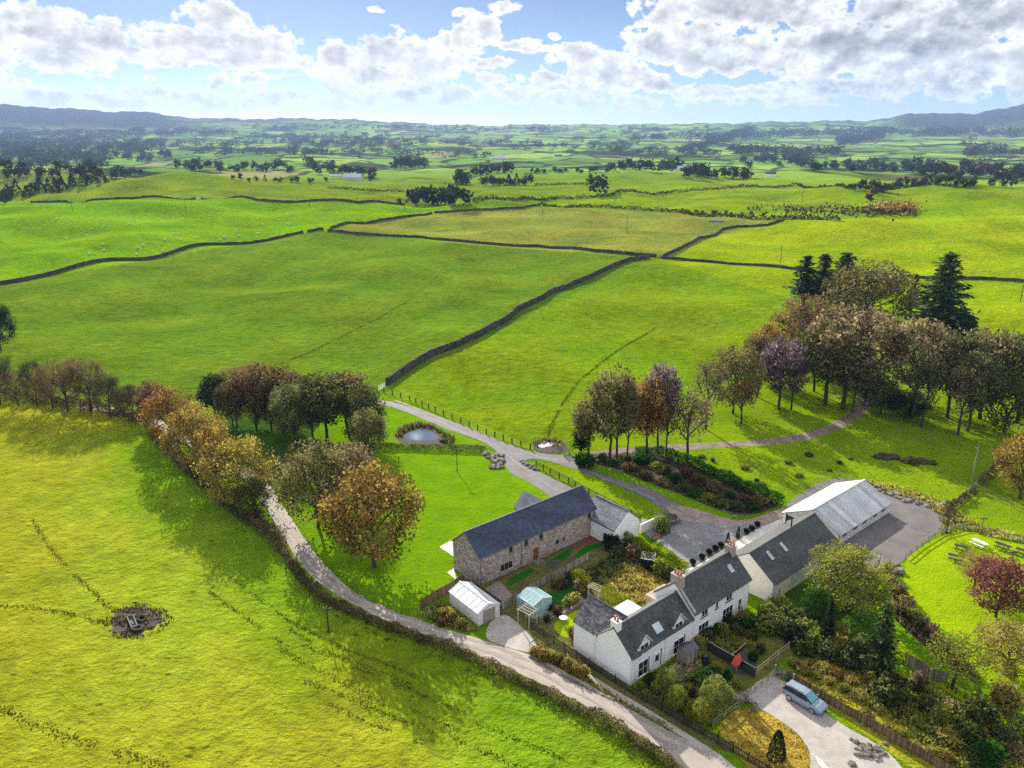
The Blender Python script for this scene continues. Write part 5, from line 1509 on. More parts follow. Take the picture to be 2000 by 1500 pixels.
def woodland(name, label, bands, seed, brown=.1):
    """far off woods that read as one mass"""
    rnd = random.Random(seed)
    Vs, Ts = [], []
    src = []
    for me in FARM[:3]:
        a = np.zeros(len(me.vertices) * 3, np.float32)
        me.vertices.foreach_get('co', a)
        t = np.zeros(len(me.polygons), np.float32)
        me.attributes['tint'].data.foreach_get('value', t)
        src.append((a.reshape(-1, 4, 3)[::3] * [1.25, 1.25, 1.1], t[::3]))
    for (x0, y0, x1, y1, n, hpx, jy) in bands:
        for i in range(n):
            f = rnd.random()
            p = at(x0 + (x1 - x0) * f, y0 + (y1 - y0) * f + rnd.gauss(0, jy))
            D = p.length
            if D > 8600:
                continue
            hh = hpx * rnd.uniform(.7, 1.2) * D / FPX
            q, t = rnd.choice(src)
            w = hh * rnd.uniform(1.1, 2.0)
            Vs.append(q * [w, w, hh] + [p.x, p.y, p.z])
            Ts.append(t)
    o = mesh_obj(name, quads_mesh(name, np.concatenate(Vs), np.concatenate(Ts), L['far']))
    o['kind'] = 'stuff'
    o['label'] = label
woodland('far_woodland', 'hazy blue woods across the far valley',
         [(0, 268, 460, 262, 110, 9, 3), (0, 278, 320, 284, 110, 10, 5), (0, 304, 210, 318, 70, 14, 5), (560, 282, 760, 286, 50, 9, 4), (0, 292, 300, 298, 80, 11, 5), (300, 285, 520, 283, 40, 8, 3), (460, 275, 760, 270, 70, 8, 4), (380, 300, 640, 300, 50, 10, 4),
          (560, 300, 800, 296, 50, 9, 4), (680, 275, 1000, 282, 70, 8, 5), (760, 300, 960, 305, 40, 9, 4), (850, 255, 1100, 256, 40, 6, 3), (1000, 285, 1250, 290, 60, 8, 5), (1020, 258, 1420, 258, 70, 6, 4),
          (1200, 300, 1400, 302, 40, 10, 4), (1230, 272, 1460, 270, 60, 9, 3), (1340, 298, 1470, 262, 60, 13, 3), (1450, 268, 1700, 262, 70, 10, 3), (1640, 285, 1720, 268, 50, 13, 3), (1700, 262, 2050, 264, 90, 10, 3),
          (1430, 302, 1640, 304, 60, 14, 3), (1880, 300, 2030, 306, 40, 12, 5), (450, 250, 900, 252, 70, 6, 3)], 3)
def reed_bed():
    rng = np.random.default_rng(4)
    rnd = random.Random(4)
    Cs = []
    for _ in range(900):
        p = at(rnd.choice([rnd.uniform(1690, 1790), rnd.uniform(1460, 1790), rnd.uniform(1530, 1700)]), rnd.gauss(412, 6))
        Cs.append((p.x, p.y, p.z + rnd.uniform(.1, 1.6)))
    o = mesh_obj('reed_bed', quads_mesh('reed_bed', leaf_quads(np.array(Cs), 2.0, rng, .6), rng.random(900), L['farbrown']))
    o['kind'] = 'stuff'
    Cs = []
    for _ in range(330):
        p = at(rnd.gauss(1745, 26), rnd.gauss(408, 5))
        Cs.append((p.x, p.y, p.z + rnd.uniform(.5, 3.2)))
    o = mesh_obj('bracken', quads_mesh('bracken', leaf_quads(np.array(Cs), 2.2, rng, .6), rng.random(330), L['orange']))
    o['kind'] = 'stuff'
reed_bed()

# ---------------------------------------------------------------- buildings
def prism_house(b, Lx, W_, e, r, x0=0.0, y0=0.0, z0=-.4, ridge=.5):
    yr = y0 + W_ * ridge
    prof = [(y0, z0), (y0 + W_, z0), (y0 + W_, e), (yr, r), (y0, e)]
    b.loft([[(x0, y, z) for y, z in prof], [(x0 + Lx, y, z) for y, z in prof]])

def roof_slabs(b, x0, x1, y0, W_, e, r, ov=.22, xo=.12, th=.10, ridge=.5, sides=(1, 1)):
    yr = y0 + W_ * ridge
    for s, on in ((0, sides[0]), (1, sides[1])):
        if not on:
            continue
        ye = y0 if s == 0 else y0 + W_
        d = -1 if s == 0 else 1
        sl = (r - e) / abs(yr - ye)
        a = (ye + d * ov, e - sl * ov + .02)
        c = (yr, r + .02)
        b.loft([[(x, a[0], a[1]), (x, c[0], c[1]), (x, c[0], c[1] + th), (x, a[0], a[1] + th)] for x in (x0 - xo, x1 + xo)])

def slates(b, x0, x1, y0, W_, e, r, ov=.24, xo=.14, th=.13, ridge=.5, sides=(1, 1), sw=.30, ch=.24, seed=1):
    rnd = random.Random(seed)
    yr = y0 + W_ * ridge
    for s in (0, 1):
        if not sides[s]:
            continue
        ye = y0 if s == 0 else y0 + W_
        d = -1 if s == 0 else 1
        sl = (r - e) / abs(yr - ye)
        A = Vector((0, ye + d * ov, e - sl * ov + th))
        B = Vector((0, yr, r + th))
        n = max(1, int((B - A).length / ch))
        u = (B - A) / n
        nrm = Vector((0, d * abs(u.z), abs(u.y))).normalized()
        for k in range(n):
            p, q = A + u * k, A + u * (k + 1.35 if k < n - 1 else k + 1)
            x = x0 - xo - (sw / 2 if k % 2 else 0)
            while x < x1 + xo:
                xa, xb = max(x, x0 - xo), min(x + sw * .97, x1 + xo)
                lift = .022 + rnd.random() * .014
                if xb - xa > .03:
                    t = rnd.random() * .8 + .2 * math.sin(x * .7 + k * .3)
                    pl, pb = p + nrm * lift, p
                    b.face([(xa, pl.y, pl.z), (xb, pl.y, pl.z), (xb, q.y, q.z), (xa, q.y, q.z)] if s == 0 else [(xb, pl.y, pl.z), (xa, pl.y, pl.z), (xa, q.y, q.z), (xb, q.y, q.z)], t)
                    b.face([(xa, pb.y, pb.z), (xb, pb.y, pb.z), (xb, pl.y, pl.z), (xa, pl.y, pl.z)], t)
                x += sw

def pitched_roof(root, mat, x0, x1, y0, W_, e, r, seed=1, ridge=.5, sides=(1, 1), cap=True, xo=.12, ridgemat=None, parent_name='roof'):
    b = MB()
    roof_slabs(b, x0, x1, y0, W_, e, r, ridge=ridge, sides=sides, xo=xo)
    rf = b.build(parent_name, M['lead'], root)
    b = MB()
    slates(b, x0, x1, y0, W_, e, r, ridge=ridge, sides=sides, seed=seed, xo=xo + .02)
    sl = b.build('slates', mat, rf)
    sl['kind'] = 'stuff'
    if cap:
        b = MB()
        x = x0 - xo - .02
        while x < x1 + xo:
            b.loft([[(xx, y0 + W_ * ridge + math.cos(a) * .13, r + .13 + math.sin(a) * .11) for a in (0, .8, 1.57, 2.34, 3.14)] for xx in (x, min(x + .44, x1 + xo + .02))])
            x += .46
        b.build('ridge_tiles', ridgemat or M['lead'], rf)
    return rf

def wall_stones(b, P0, ux, w, h, seed, clip=None, holes=(), proud=.03, sw=(.28, .62), shh=(.2, .34)):
    """rubble stones standing a little proud of a wall face; ux along the wall, face outward = ux x up reversed"""
    rnd = random.Random(seed)
    ux = Vector(ux).normalized()
    out = Vector((ux.y, -ux.x, 0))
    z = 0.02
    P0 = Vector(P0)
    while z < h:
        ch = rnd.uniform(*shh)
        x = rnd.uniform(-.2, 0)
        while x < w:
            sw_ = rnd.uniform(*sw)
            xa, xb = max(0, x) + .012, min(w, x + sw_) - .012
            za, zb = z + .012, min(h, z + ch) - .012
            x += sw_
            if xb - xa < .08 or zb - za < .06:
                continue
            if clip:
                zb = min(zb, clip((xa + xb) / 2) - .03)
                if zb - za < .06:
                    continue
            if any(xa < hx1 and xb > hx0 and za < hz1 and zb > hz0 for hx0, hz0, hx1, hz1 in holes):
                continue
            t = rnd.random()
            o1 = proud * rnd.uniform(.6, 1.6)
            j = .035
            c = [(xa, za), (xb, za), (xb, zb), (xa, zb)]
            c2 = [(a + (j if i in (0, 3) else -j) * rnd.random(), q + (j if i < 2 else -j) * rnd.random()) for i, (a, q) in enumerate(c)]
            A = [P0 + ux * a + Vector((0, 0, q)) for a, q in c]
            B = [P0 + ux * a + Vector((0, 0, q)) + out * o1 for a, q in c2]
            b.face(B, t)
            for k in range(4):
                b.face([A[k], A[(k + 1) % 4], B[(k + 1) % 4], B[k]], t)
        z += ch

def window(root, x, z, w, h, nx=2, nz=2, y=0.0, frame=None, sill=None, name='window', axis='x', side=-1, fw=.06):
    """casement on a wall in the local plane y (axis x) or x (axis y); side = which way is out"""
    frame = frame or M['whitepaint']
    def put(b, a0, z0, a1, z1, o0, o1):
        o0, o1 = y + side * o0, y + side * o1
        if axis == 'x':
            b.box(a0, min(o0, o1), z0, a1, max(o0, o1), z1)
        else:
            b.box(min(o0, o1), a0, z0, max(o0, o1), a1, z1)
    b = MB()
    put(b, x, z, x + fw, z + h, -.01, .05)
    put(b, x + w - fw, z, x + w, z + h, -.01, .05)
    put(b, x + fw, z, x + w - fw, z + fw, -.01, .05)
    put(b, x + fw, z + h - fw, x + w - fw, z + h, -.01, .05)
    for i in range(1, nx):
        c = x + w * i / nx
        put(b, c - fw * .4, z + fw, c + fw * .4, z + h - fw, -.01, .042)
    for i in range(1, nz):
        c = z + h * i / nz
        put(b, x + fw, c - fw * .3, x + w - fw, c + fw * .3, -.01, .036)
    f = b.build(name, frame, root)
    for i in range(nx):
        for j in range(nz):
            b = MB()
            xa, xb = x + w * i / nx + fw * .42, x + w * (i + 1) / nx - fw * .42
            za, zb = z + h * j / nz + fw * .32, z + h * (j + 1) / nz - fw * .32
            put(b, xa, za, xb, zb, -.012, .016)
            b.build('pane', M['glass'], f)
    if sill:
        b = MB()
        put(b, x - .10, z - .10, x + w + .10, z - .005, -.01, .13)
        b.build('sill', sill, f)
    return f

def door(root, x, w, h, mat, y=0.0, z=0.0, glazed=False, frame=None):
    b = MB()
    b.box(x, y - .05, z, x + w, y + .02, z + h)
    d = b.build('door', mat, root)
    b = MB()
    b.box(x - .08, y - .08, z, x, y + .02, z + h + .08)
    b.box(x + w, y - .08, z, x + w + .08, y + .02, z + h + .08)
    b.box(x, y - .08, z + h, x + w, y + .02, z + h + .08)
    b.build('door_frame', frame or M['whitepaint'], d)
    b = MB()
    b.box(x + w - .16, y - .11, z + 1.0, x + w - .1, y - .05, z + 1.06)
    b.build('handle', M['alloy'], d)
    if glazed:
        b = MB()
        b.box(x + .18, y - .062, z + h * .52, x + w - .18, y - .05, z + h * .9)
        b.build('pane', M['glass'], d)
    return d

def chimney(root, x, y, w, d, z0, z1, mat, pots=2, along='y'):
    b = MB()
    b.box(x - w / 2, y - d / 2, z0, x + w / 2, y + d / 2, z1)
    b.box(x - w / 2 - .06, y - d / 2 - .06, z1, x + w / 2 + .06, y + d / 2 + .06, z1 + .12)
    c = b.build('chimney', mat, root)
    for k in range(pots):
        o = (k - (pots - 1) / 2) * .42
        b = MB()
        b.lathe([(.15, 0), (.12, .1), (.11, .42), (.14, .44), (.14, .5), (.09, .5)], 10, (x + (o if along == 'x' else 0), y + (o if along == 'y' else 0), z1 + .12))
        b.build('chimney_pot', M['terracotta'], c)
    return c

def pipe(root, x, y, z0, z1, mat=None, name='downpipe'):
    b = MB()
    b.tube((x, y, z0), (x, y, z1), .045, n=6)
    b.box(x - .09, y - .09, z1, x + .09, y + .09, z1 + .16)
    b.build(name, mat or M['whitepaint'], root)

def gutter(root, x0, x1, y, z, mat=None):
    b = MB()
    b.loft([[(x, y + dy, z + dz) for dy, dz in ((-.07, .05), (-.05, -.04), (.05, -.04), (.07, .05))] for x in (x0, x1)])
    b.build('gutter', mat or M['lead'], root)

def rooflight(root, x, t0, t1, w, e, r, half, y0=0.0, glass=None):
    """sits on the front slope; t = fraction of the slope from the eave"""
    sl = Vector((0, half, r - e))
    n = Vector((0, -(r - e), half)).normalized()
    b = MB()
    def pt(xx, t, o):
        p = Vector((xx, y0, e)) + sl * t + n * o
        return p
    o0, o1 = .12, .24
    for (xa, ta, xb, tb) in ((x, t0, x + w, t0 + .03), (x, t1 - .03, x + w, t1), (x, t0 + .03, x + .07, t1 - .03), (x + w - .07, t0 + .03, x + w, t1 - .03)):
        b.loft([[pt(xa, ta, o0), pt(xb, ta, o0), pt(xb, ta, o1), pt(xa, ta, o1)], [pt(xa, tb, o0), pt(xb, tb, o0), pt(xb, tb, o1), pt(xa, tb, o1)]])
    f = b.build('rooflight', M['shed_sheet'], root)
    b = MB()
    b.loft([[pt(x + .07, t0 + .03, o0), pt(x + w - .07, t0 + .03, o0), pt(x + w - .07, t0 + .03, o1 - .03), pt(x + .07, t0 + .03, o1 - .03)], [pt(x + .07, t1 - .03, o0), pt(x + w - .07, t1 - .03, o0), pt(x + w - .07, t1 - .03, o1 - .03), pt(x + .07, t1 - .03, o1 - .03)]])
    b.build('pane', glass or M['skyglass'], f)

# --- long stone house
def stone_house():
    Lx, W_, e, r = 21.64, 5.66, 4.33, 6.77
    t = empty('stone_house', (-4.32, 91.0, 0), RAD(40.31))
    tag(t, 'long stone house with a dark blue slate roof beside the big lawn', 'house')
    b = MB()
    prism_house(b, Lx, W_, e, r)
    w = b.build('wall', M['mortar'], t)
    holes = [(5.1, 3.0, 5.8, 4.3), (7.85, 3.0, 8.55, 4.3), (10.6, 3.0, 11.3, 4.3), (20.1, 3.0, 20.8, 4.3), (3.45, .55, 5.85, 1.95), (9.3, -1, 10.6, 2.2), (13.7, 1.0, 14.5, 1.9), (15.1, 1.05, 15.7, 1.75)]
    b = MB()
    wall_stones(b, (0, 0, 0), (1, 0, 0), Lx, e, 4, holes=holes)
    wall_stones(b, (0, W_, 0), (0, -1, 0), W_, r, 5, clip=lambda s: e + (r - e) * (1 - abs(s - W_ / 2) / (W_ / 2)))
    wall_stones(b, (Lx, 0, 0), (0, 1, 0), W_, r, 6, clip=lambda s: e + (r - e) * (1 - abs(s - W_ / 2) / (W_ / 2)))
    wall_stones(b, (Lx, W_, 0), (-1, 0, 0), Lx, e, 7)
    s = b.build('stonework', M['stone'], w)
    s['kind'] = 'stuff'
    pitched_roof(t, M['slate_blue'], 0, Lx, 0, W_, e, r, 2, xo=.16)
    for x in (5.15, 7.9, 10.65, 20.15):
        window(t, x, 3.05, .6, 1.2, 1, 2, sill=M['lead'], frame=M['lead'])
    window(t, 3.6, .65, 2.1, 1.15, 3, 1, sill=M['tan_render'], frame=M['tan_render'])
    window(t, 13.8, 1.1, .6, .7, 1, 1, frame=M['lead'], sill=M['tan_render'])
    window(t, 15.2, 1.15, .4, .5, 1, 1, frame=M['lead'])
    door(t, 9.45, 1.0, 2.05, M['door_brown'], frame=M['tan_render'])
    b = MB()
    b.box(9.2, -1.0, -.05, 10.7, -.09, .16)
    b.box(9.35, -.6, .16, 10.55, -.09, .3)
    b.build('door_step', M['boulder'], t)
    for x in (.25, 7.3, Lx - .25):
        pipe(t, x, -.12, 0, e - .15, M['lead'])
    gutter(t, -.1, Lx + .1, -.27, e - .17, M['lead'])
    # wing behind the ridge, only its roof shows
    c = MB()
    prism = [(14.6, W_ - .1), (18.2, W_ - .1)]
    c.loft([[(14.6, yy, -.3), (18.4, yy, -.3), (18.4, yy, 3.0), (16.5, yy, 4.9), (14.6, yy, 3.0)] for yy in (W_ + .01, W_ + 4.2)])
    c.build('rear_wing', M['mortar'], t)
    c = MB()
    for xa, xb in ((14.4, 16.5), (18.6, 16.5)):
        c.loft([[(xa, yy, 2.82), (xb, yy, 4.92), (xb, yy, 5.04), (xa, yy, 2.94)] for yy in (W_ - 1.2, W_ + 4.4)])
    c.build('rear_wing_roof', M['slate_pale'], t)
stone_house()

def stone_wing():
    # local x = ridge direction running towards the viewer's right
    Lx, W_, e, r = 6.4, 5.19, 2.94, 5.04
    c, s_ = math.cos(RAD(-50)), math.sin(RAD(-50))
    ox, oy = 12.47 - 3.0 * c, 103.54 - 3.0 * s_
    t = empty('garage', (ox, oy, 0), RAD(-50))
    tag(t, 'small white garage with pale slate roof at the far end of the stone house', 'garage')
    b = MB()
    prism_house(b, Lx, W_, e, r)
    b.build('wall', M['white'], t)
    pitched_roof(t, M['slate_pale'], 0, Lx, 0, W_, e, r, 8)
    b = MB()
    b.box(3.05, -.06, 0, 4.1, .02, 2.25)
    b.build('door', M['whitepaint'], t)
    b = MB()
    b.box(4.25, -.04, 0, 6.0, .02, 2.2)
    b.build('dark_doorway_panel', M['black'], t)  # flat black panel paints the unlit inside of the doorway
    b = MB()
    b.box(4.25, -.12, 1.65, 6.0, -.045, 2.3)
    b.build('raised_door', M['whitepaint'], t)
    gutter(t, 0, Lx, -.28, e - .16, M['black'])
stone_wing()

# --- white cottage with dormers
def white_cottage():
    Lx, W_, e, r = 10.86, 5.14, 3.66, 5.94
    t = empty('white_cottage', (12.70, 71.46, 0), RAD(40.94))
    tag(t, 'white cottage with two dormers and a rear wing at the roadside end of the terrace', 'house')
    b = MB()
    prism_house(b, Lx, W_, e, r)
    b.build('wall', M['white'], t)
    pitched_roof(t, M['slate_grey'], 0, Lx, 0, W_, e, r, 3, xo=.05)
    window(t, 1.35, .35, 1.65, 1.9, 2, 2, sill=M['whitepaint'])
    b = MB()
    b.box(3.02, -.015, .3, 3.22, .01, 2.3)
    b.box(5.14, -.015, .1, 5.36, .01, 2.3)
    b.box(9.36, -.015, .1, 9.6, .01, 2.2)
    b.build('dark_margin', M['black'], t)  # black strip down the right side of each opening
    door(t, 4.05, .98, 2.05, M['whitepaint'], glazed=True)
    window(t, 7.5, .3, 1.85, 1.8, 2, 2, sill=M['whitepaint'])
    pipe(t, 5.85, -.08, 0, e - .2)
    pipe(t, -.06, W_ - .04, 0, e - .1)
    gutter(t, -.05, 1.4, -.27, e - .2, M['lead'])
    half = W_ / 2
    sl = (r - e) / half
    for xc in (2.2, 8.2):
        w2, zb, zt = .98, e + .72, e + 1.86
        b = MB()
        ys = (.02, 1.9)
        b.loft([[(xc - w2, y, e - .35), (xc + w2, y, e - .35), (xc + w2, y, zb), (xc, y, zt - .1), (xc - w2, y, zb)] for y in ys])
        d = b.build('dormer', M['whitepaint'], t)
        b = MB()
        for sg in (-1, 1):
            b.loft([[(xc + sg * (w2 + .15), y, zb - .12), (xc, y, zt), (xc, y, zt + .09), (xc + sg * (w2 + .15), y, zb - .03)] for y in (-.16, 2.2)])
        b.build('dormer_roof', M['slate_grey'], d)
        b = MB()
        for sg in (-1, 1):
            b.loft([[(xc + sg * (w2 + .17), y, zb - .15), (xc, y, zt - .03), (xc, y, zt + .11), (xc + sg * (w2 + .17), y, zb - .01)] for y in (-.19, -.165)])
        b.build('bargeboard', M['whitepaint'], d)
        f = window(d, xc - .68, e - .25, 1.36, .98, 2, 1, y=.02, sill=M['black'])
    rooflight(t, 4.75, .18, .50, 1.15, e, r, half)
    chimney(t, .38, W_ / 2, .7, .95, r - .9, r + .75, M['white'], 2)
    # rear wing, ridge running back
    y1 = W_ + 3.4
    c = MB()
    we, wr, ww = 3.62, 6.0, 5.0
    c.loft([[(.02, yy, -.3), (ww, yy, -.3), (ww, yy, we), (ww / 2, yy, wr), (.02, yy, we)] for yy in (W_ * .55, y1)])
    c.build('rear_wing', M['white'], t)
    rw = MB()
    for xa, d in ((-.06, 1), (ww + .15, -1)):
        rw.loft([[(xa, yy, we - .02), (ww / 2, yy, wr + .04), (ww / 2, yy, wr + .13), (xa, yy, we + .08)] for yy in (W_ + .02 if d == 1 else W_ * .6, y1 + .12)])
    ro = rw.build('rear_wing_roof', M['lead'], t)
    sb = MB()
    rnd = random.Random(6)
    n = 14
    for side in (0, 1):
        A = Vector((-.1, 0, we + .08)) if side == 0 else Vector((ww + .17, 0, we + .06))
        B = Vector((ww / 2, 0, wr + .15))
        for k in range(n):
            p, q = A.lerp(B, k / n), A.lerp(B, min(1, (k + 1.3) / n))
            yy = W_ * .52 - (.15 if k % 2 else 0)
            # the main rear slope cuts the wing roof along a valley
            zmid = (p.z + q.z) / 2
            ycut = W_ - (zmid - e) / sl
            while yy < y1 + .14:
                ya, yb = max(yy, W_ * .5), min(yy + .29, y1 + .14)
                if yb > ycut - .1:
                    tt = rnd.random()
                    up = .02 + .015 * rnd.random()
                    sb.face([(p.x, yb, p.z + up), (p.x, ya, p.z + up), (q.x, ya, q.z), (q.x, yb, q.z)] if side == 0 else [(p.x, ya, p.z + up), (p.x, yb, p.z + up), (q.x, yb, q.z), (q.x, ya, q.z)], tt)
                    sb.face([(p.x, ya, p.z), (p.x, yb, p.z), (p.x, yb, p.z + up), (p.x, ya, p.z + up)], tt)
                yy += .3
    so_ = sb.build('slates', M['slate_purple'], ro)
    so_['kind'] = 'stuff'
    c = MB()
    c.beam((ww / 2, W_ * .5 + .3, wr + .17), (ww / 2, y1 + .14, wr + .17), .2, .12)
    c.build('ridge_tiles', M['black'], ro)
    # flat roofed white extension behind
    c = MB()
    c.box(ww + .05, W_ + .02, -.2, ww + 3.4, W_ + 2.6, 3.1)
    c.box(ww + .0, W_ + .02, 3.1, ww + 3.5, W_ + 2.7, 3.28)
    c.build('flat_extension', M['white'], t)
white_cottage()

def white_house():
    Lx, W_, e, r = 11.45, 5.7, 4.32, 6.95
    c, s_ = math.cos(RAD(40.94)), math.sin(RAD(40.94))
    t = empty('white_house', (12.70 + 10.88 * c, 71.46 + 10.88 * s_, 0), RAD(40.94))
    tag(t, 'taller white house with upper windows in the middle of the terrace', 'house')
    b = MB()
    prism_house(b, Lx, W_, e, r)
    b.build('wall', M['white'], t)
    pitched_roof(t, M['slate_grey'], 0, Lx, 0, W_, e, r, 5, xo=.08)
    for x, w in ((1.6, 1.2), (4.35, .55), (6.5, 1.2)):
        window(t, x, 3.0, w, 1.0, 2 if w > 1 else 1, 1, sill=M['black'])
    for x, w in ((1.2, 1.95), (6.0, 2.1)):
        window(t, x, .35, w, 1.75, 3, 2, sill=M['whitepaint'])
    window(t, 9.3, .3, .65, 1.85, 1, 2, sill=M['whitepaint'])
    b = MB()
    b.box(9.0, -.5, -.05, 10.3, -.02, .2)
    b.build('door_step', M['concrete'], t)
    pipe(t, .12, -.08, 0, e - .15, M['whitepaint'])
    gutter(t, -.05, Lx + .05, -.27, e - .18, M['lead'])
    rooflight(t, 8.9, .42, .68, .62, e, r, W_ / 2)
    chimney(t, .45, W_ / 2, .8, 1.5, r - 1.1, r + .9, M['tan_render'], 3)
    chimney(t, Lx - .45, W_ / 2, .7, 1.2, r - .9, r + .8, M['tan_render'], 3)
    b = MB()          # raised skew stones along the left gable
    half = W_ / 2
    b.loft([[(x, -.15, e - .05), (x, half, r + .12), (x, half, r + .34), (x, -.15, e + .2)] for x in (-.06, .26)])
    b.loft([[(x, W_ + .15, e - .05), (x, half, r + .12), (x, half, r + .34), (x, W_ + .15, e + .2)] for x in (-.06, .26)])
    b.build('gable_coping', M['tan_render'], t)
    b = MB()
    b.box(1.0, W_ + .02, -.2, 4.4, W_ + 2.0, 2.5)
    b.box(.9, W_ + .02, 2.5, 4.5, W_ + 2.1, 2.66)
    b.build('rear_lean_to', M['tan_render'], t)
white_house()

def cream_house():
    Lx, W_, e, r = 16.49, 7.47, 2.83, 5.49
    t = empty('cream_house', (32.91, 87.13, 0), RAD(41.59))
    tag(t, 'cream rendered house with a long dark slate roof and two rooflights', 'house')
    b = MB()
    prism_house(b, Lx, W_, e, r)
    b.build('wall', M['cream'], t)
    b = MB()
    b.box(4.45, -.05, -.3, Lx - .1, -.01, e - .22)
    b.build('shaded_recess_panel', M['grey_wall'], t)  # grey panel paints the shaded, recessed part of the front wall
    pitched_roof(t, M['slate_grey'], 0, Lx, 0, W_, e, r, 9, xo=.04)
    window(t, 1.55, .75, .42, .7, 1, 1, sill=M['lead'])
    rooflight(t, 2.6, .52, .80, .5, e, r, W_ / 2)
    rooflight(t, 5.9, .52, .80, .5, e, r, W_ / 2)
    gutter(t, 0, Lx, -.27, e - .2, M['lead'])
    pipe(t, Lx - .15, -.1, 0, e - .2, M['lead'])
    b = MB()
    b.beam((10.2, W_ * .5, r + .1), (10.2, W_ * .5, r + 1.5), .14, .14)
    b.tube((12.9, W_ * .8, r - 1.2), (12.9, W_ * .8, r + .6), .07, n=6)
    b.build('flue', M['black'], t)
cream_house()

def grey_barn():
    Lx, W_, e, r = 15.38, 8.79, 1.75, 3.9
    t = empty('grey_barn', (47.14, 101.84, 0), RAD(40.53))
    tag(t, 'low barn with a pale grey sheeted roof at the edge of the yard', 'barn')
    b = MB()
    prism_house(b, Lx, W_, e, r)
    b.build('wall', M['grey_wall'], t)
    b = MB()
    roof_slabs(b, 0, Lx, 0, W_, e, r, ov=.35, xo=.25, th=.05)
    rf = b.build('roof', M['lead'], t)
    half = W_ / 2
    n = 16
    for s in (0, 1):
        ye, d = (0, -1) if s == 0 else (W_, 1)
        sl = (r - e) / half
        for k in range(n):
            xa = -.25 + (Lx + .5) * k / n
            xb = -.25 + (Lx + .5) * (k + 1) / n - .015
            b = MB()
            m = 7
            tt = R.random()
            up = .085 + .012 * (k % 2)
            for i in range(m):
                x0_, x1_ = xa + (xb - xa) * i / m, xa + (xb - xa) * (i + 1) / m
                z0_, z1_ = (0, .045) if i % 2 == 0 else (.045, 0)
                A0 = (x0_, ye + d * .37, e - sl * .37 + up + z0_)
                A1 = (x1_, ye + d * .37, e - sl * .37 + up + z1_)
                B0 = (x0_, half, r + up + z0_)
                B1 = (x1_, half, r + up + z1_)
                b.face([A0, A1, B1, B0] if s == 0 else [A1, A0, B0, B1], tt)
            b.build('roof_sheet', M['metal_sheet'], rf)
    b = MB()
    b.beam((-.28, half, r + .17), (Lx + .28, half, r + .17), .34, .08)
    b.build('ridge_cap', M['metal_sheet'], rf)
    for x in (1.2, 4.3, 7.3, 10.5, 13.2):
        for dx in (0, .62):
            b = MB()
            b.box(x + dx, -.03, .75, x + dx + .42, .02, 1.35)
            b.build('window', M['glass'], t)
    b = MB()
    b.box(-.05, -.14, -.1, Lx + .05, -.005, .42)
    b.build('plinth', M['concrete'], t)
    pipe(t, -.08, -.1, 0, e - .1, M['lead'])
    # black panel painting the dark inside of an open bay, near gable
    b = MB()
    b.box(-.03, W_ - 2.4, 0, .02, W_ - .3, 1.5)
    b.build('dark_bay_panel', M['black'], t)
    b = MB()
    b.box(-.06, W_ - .3, -.2, .04, W_ + .02, 1.7)
    b.build('bay_post', M['whitepaint'], t)
grey_barn()

def pale_shed():
    Lx, W_, e, r = 6.1, 3.3, 1.75, 2.5
    a = RAD(-51.5)
    fr = flat(934, 1223)
    t = empty('garden_shed', (fr.x - math.cos(a) * Lx, fr.y - math.sin(a) * Lx, 0), a)
    tag(t, 'pale grey sheet metal shed with a low pitched roof beside the lane', 'shed')
    b = MB()
    prism_house(b, Lx, W_, e, r, z0=0)
    b.build('wall', M['shed_wall'], t)
    b = MB()
    roof_slabs(b, 0, Lx, 0, W_, e, r, ov=.12, xo=.1, th=.05)
    rf = b.build('roof', M['shed_sheet'], t)
    for k in range(7):
        x = -.05 + Lx * k / 6
        b = MB()
        for s, (ye, d) in enumerate(((0, -1), (W_, 1))):
            b.beam((x, ye + d * .12, e + .02), (x, W_ / 2, r + .085), .05, .04)
        b.build('roof_rib', M['shed_sheet'], rf)
    b = MB()
    b.beam((-.12, W_ / 2, r + .09), (Lx + .12, W_ / 2, r + .09), .18, .05)
    b.build('ridge_cap', M['shed_sheet'], rf)
    for y0_ in (.75, 1.68):
        b = MB()
        b.box(Lx - .01, y0_, .05, Lx + .035, y0_ + .9, 1.75)
        b.build('door', M['wood_grey'], t)
    for k in range(3):
        b = MB()
        x = 1.9 * k + .15
        b.box(x, -.03, .1, x + 1.75, .01, e - .1, .3 + .2 * k)
        b.build('wall_panel', M['shed_wall'], t)
pale_shed()

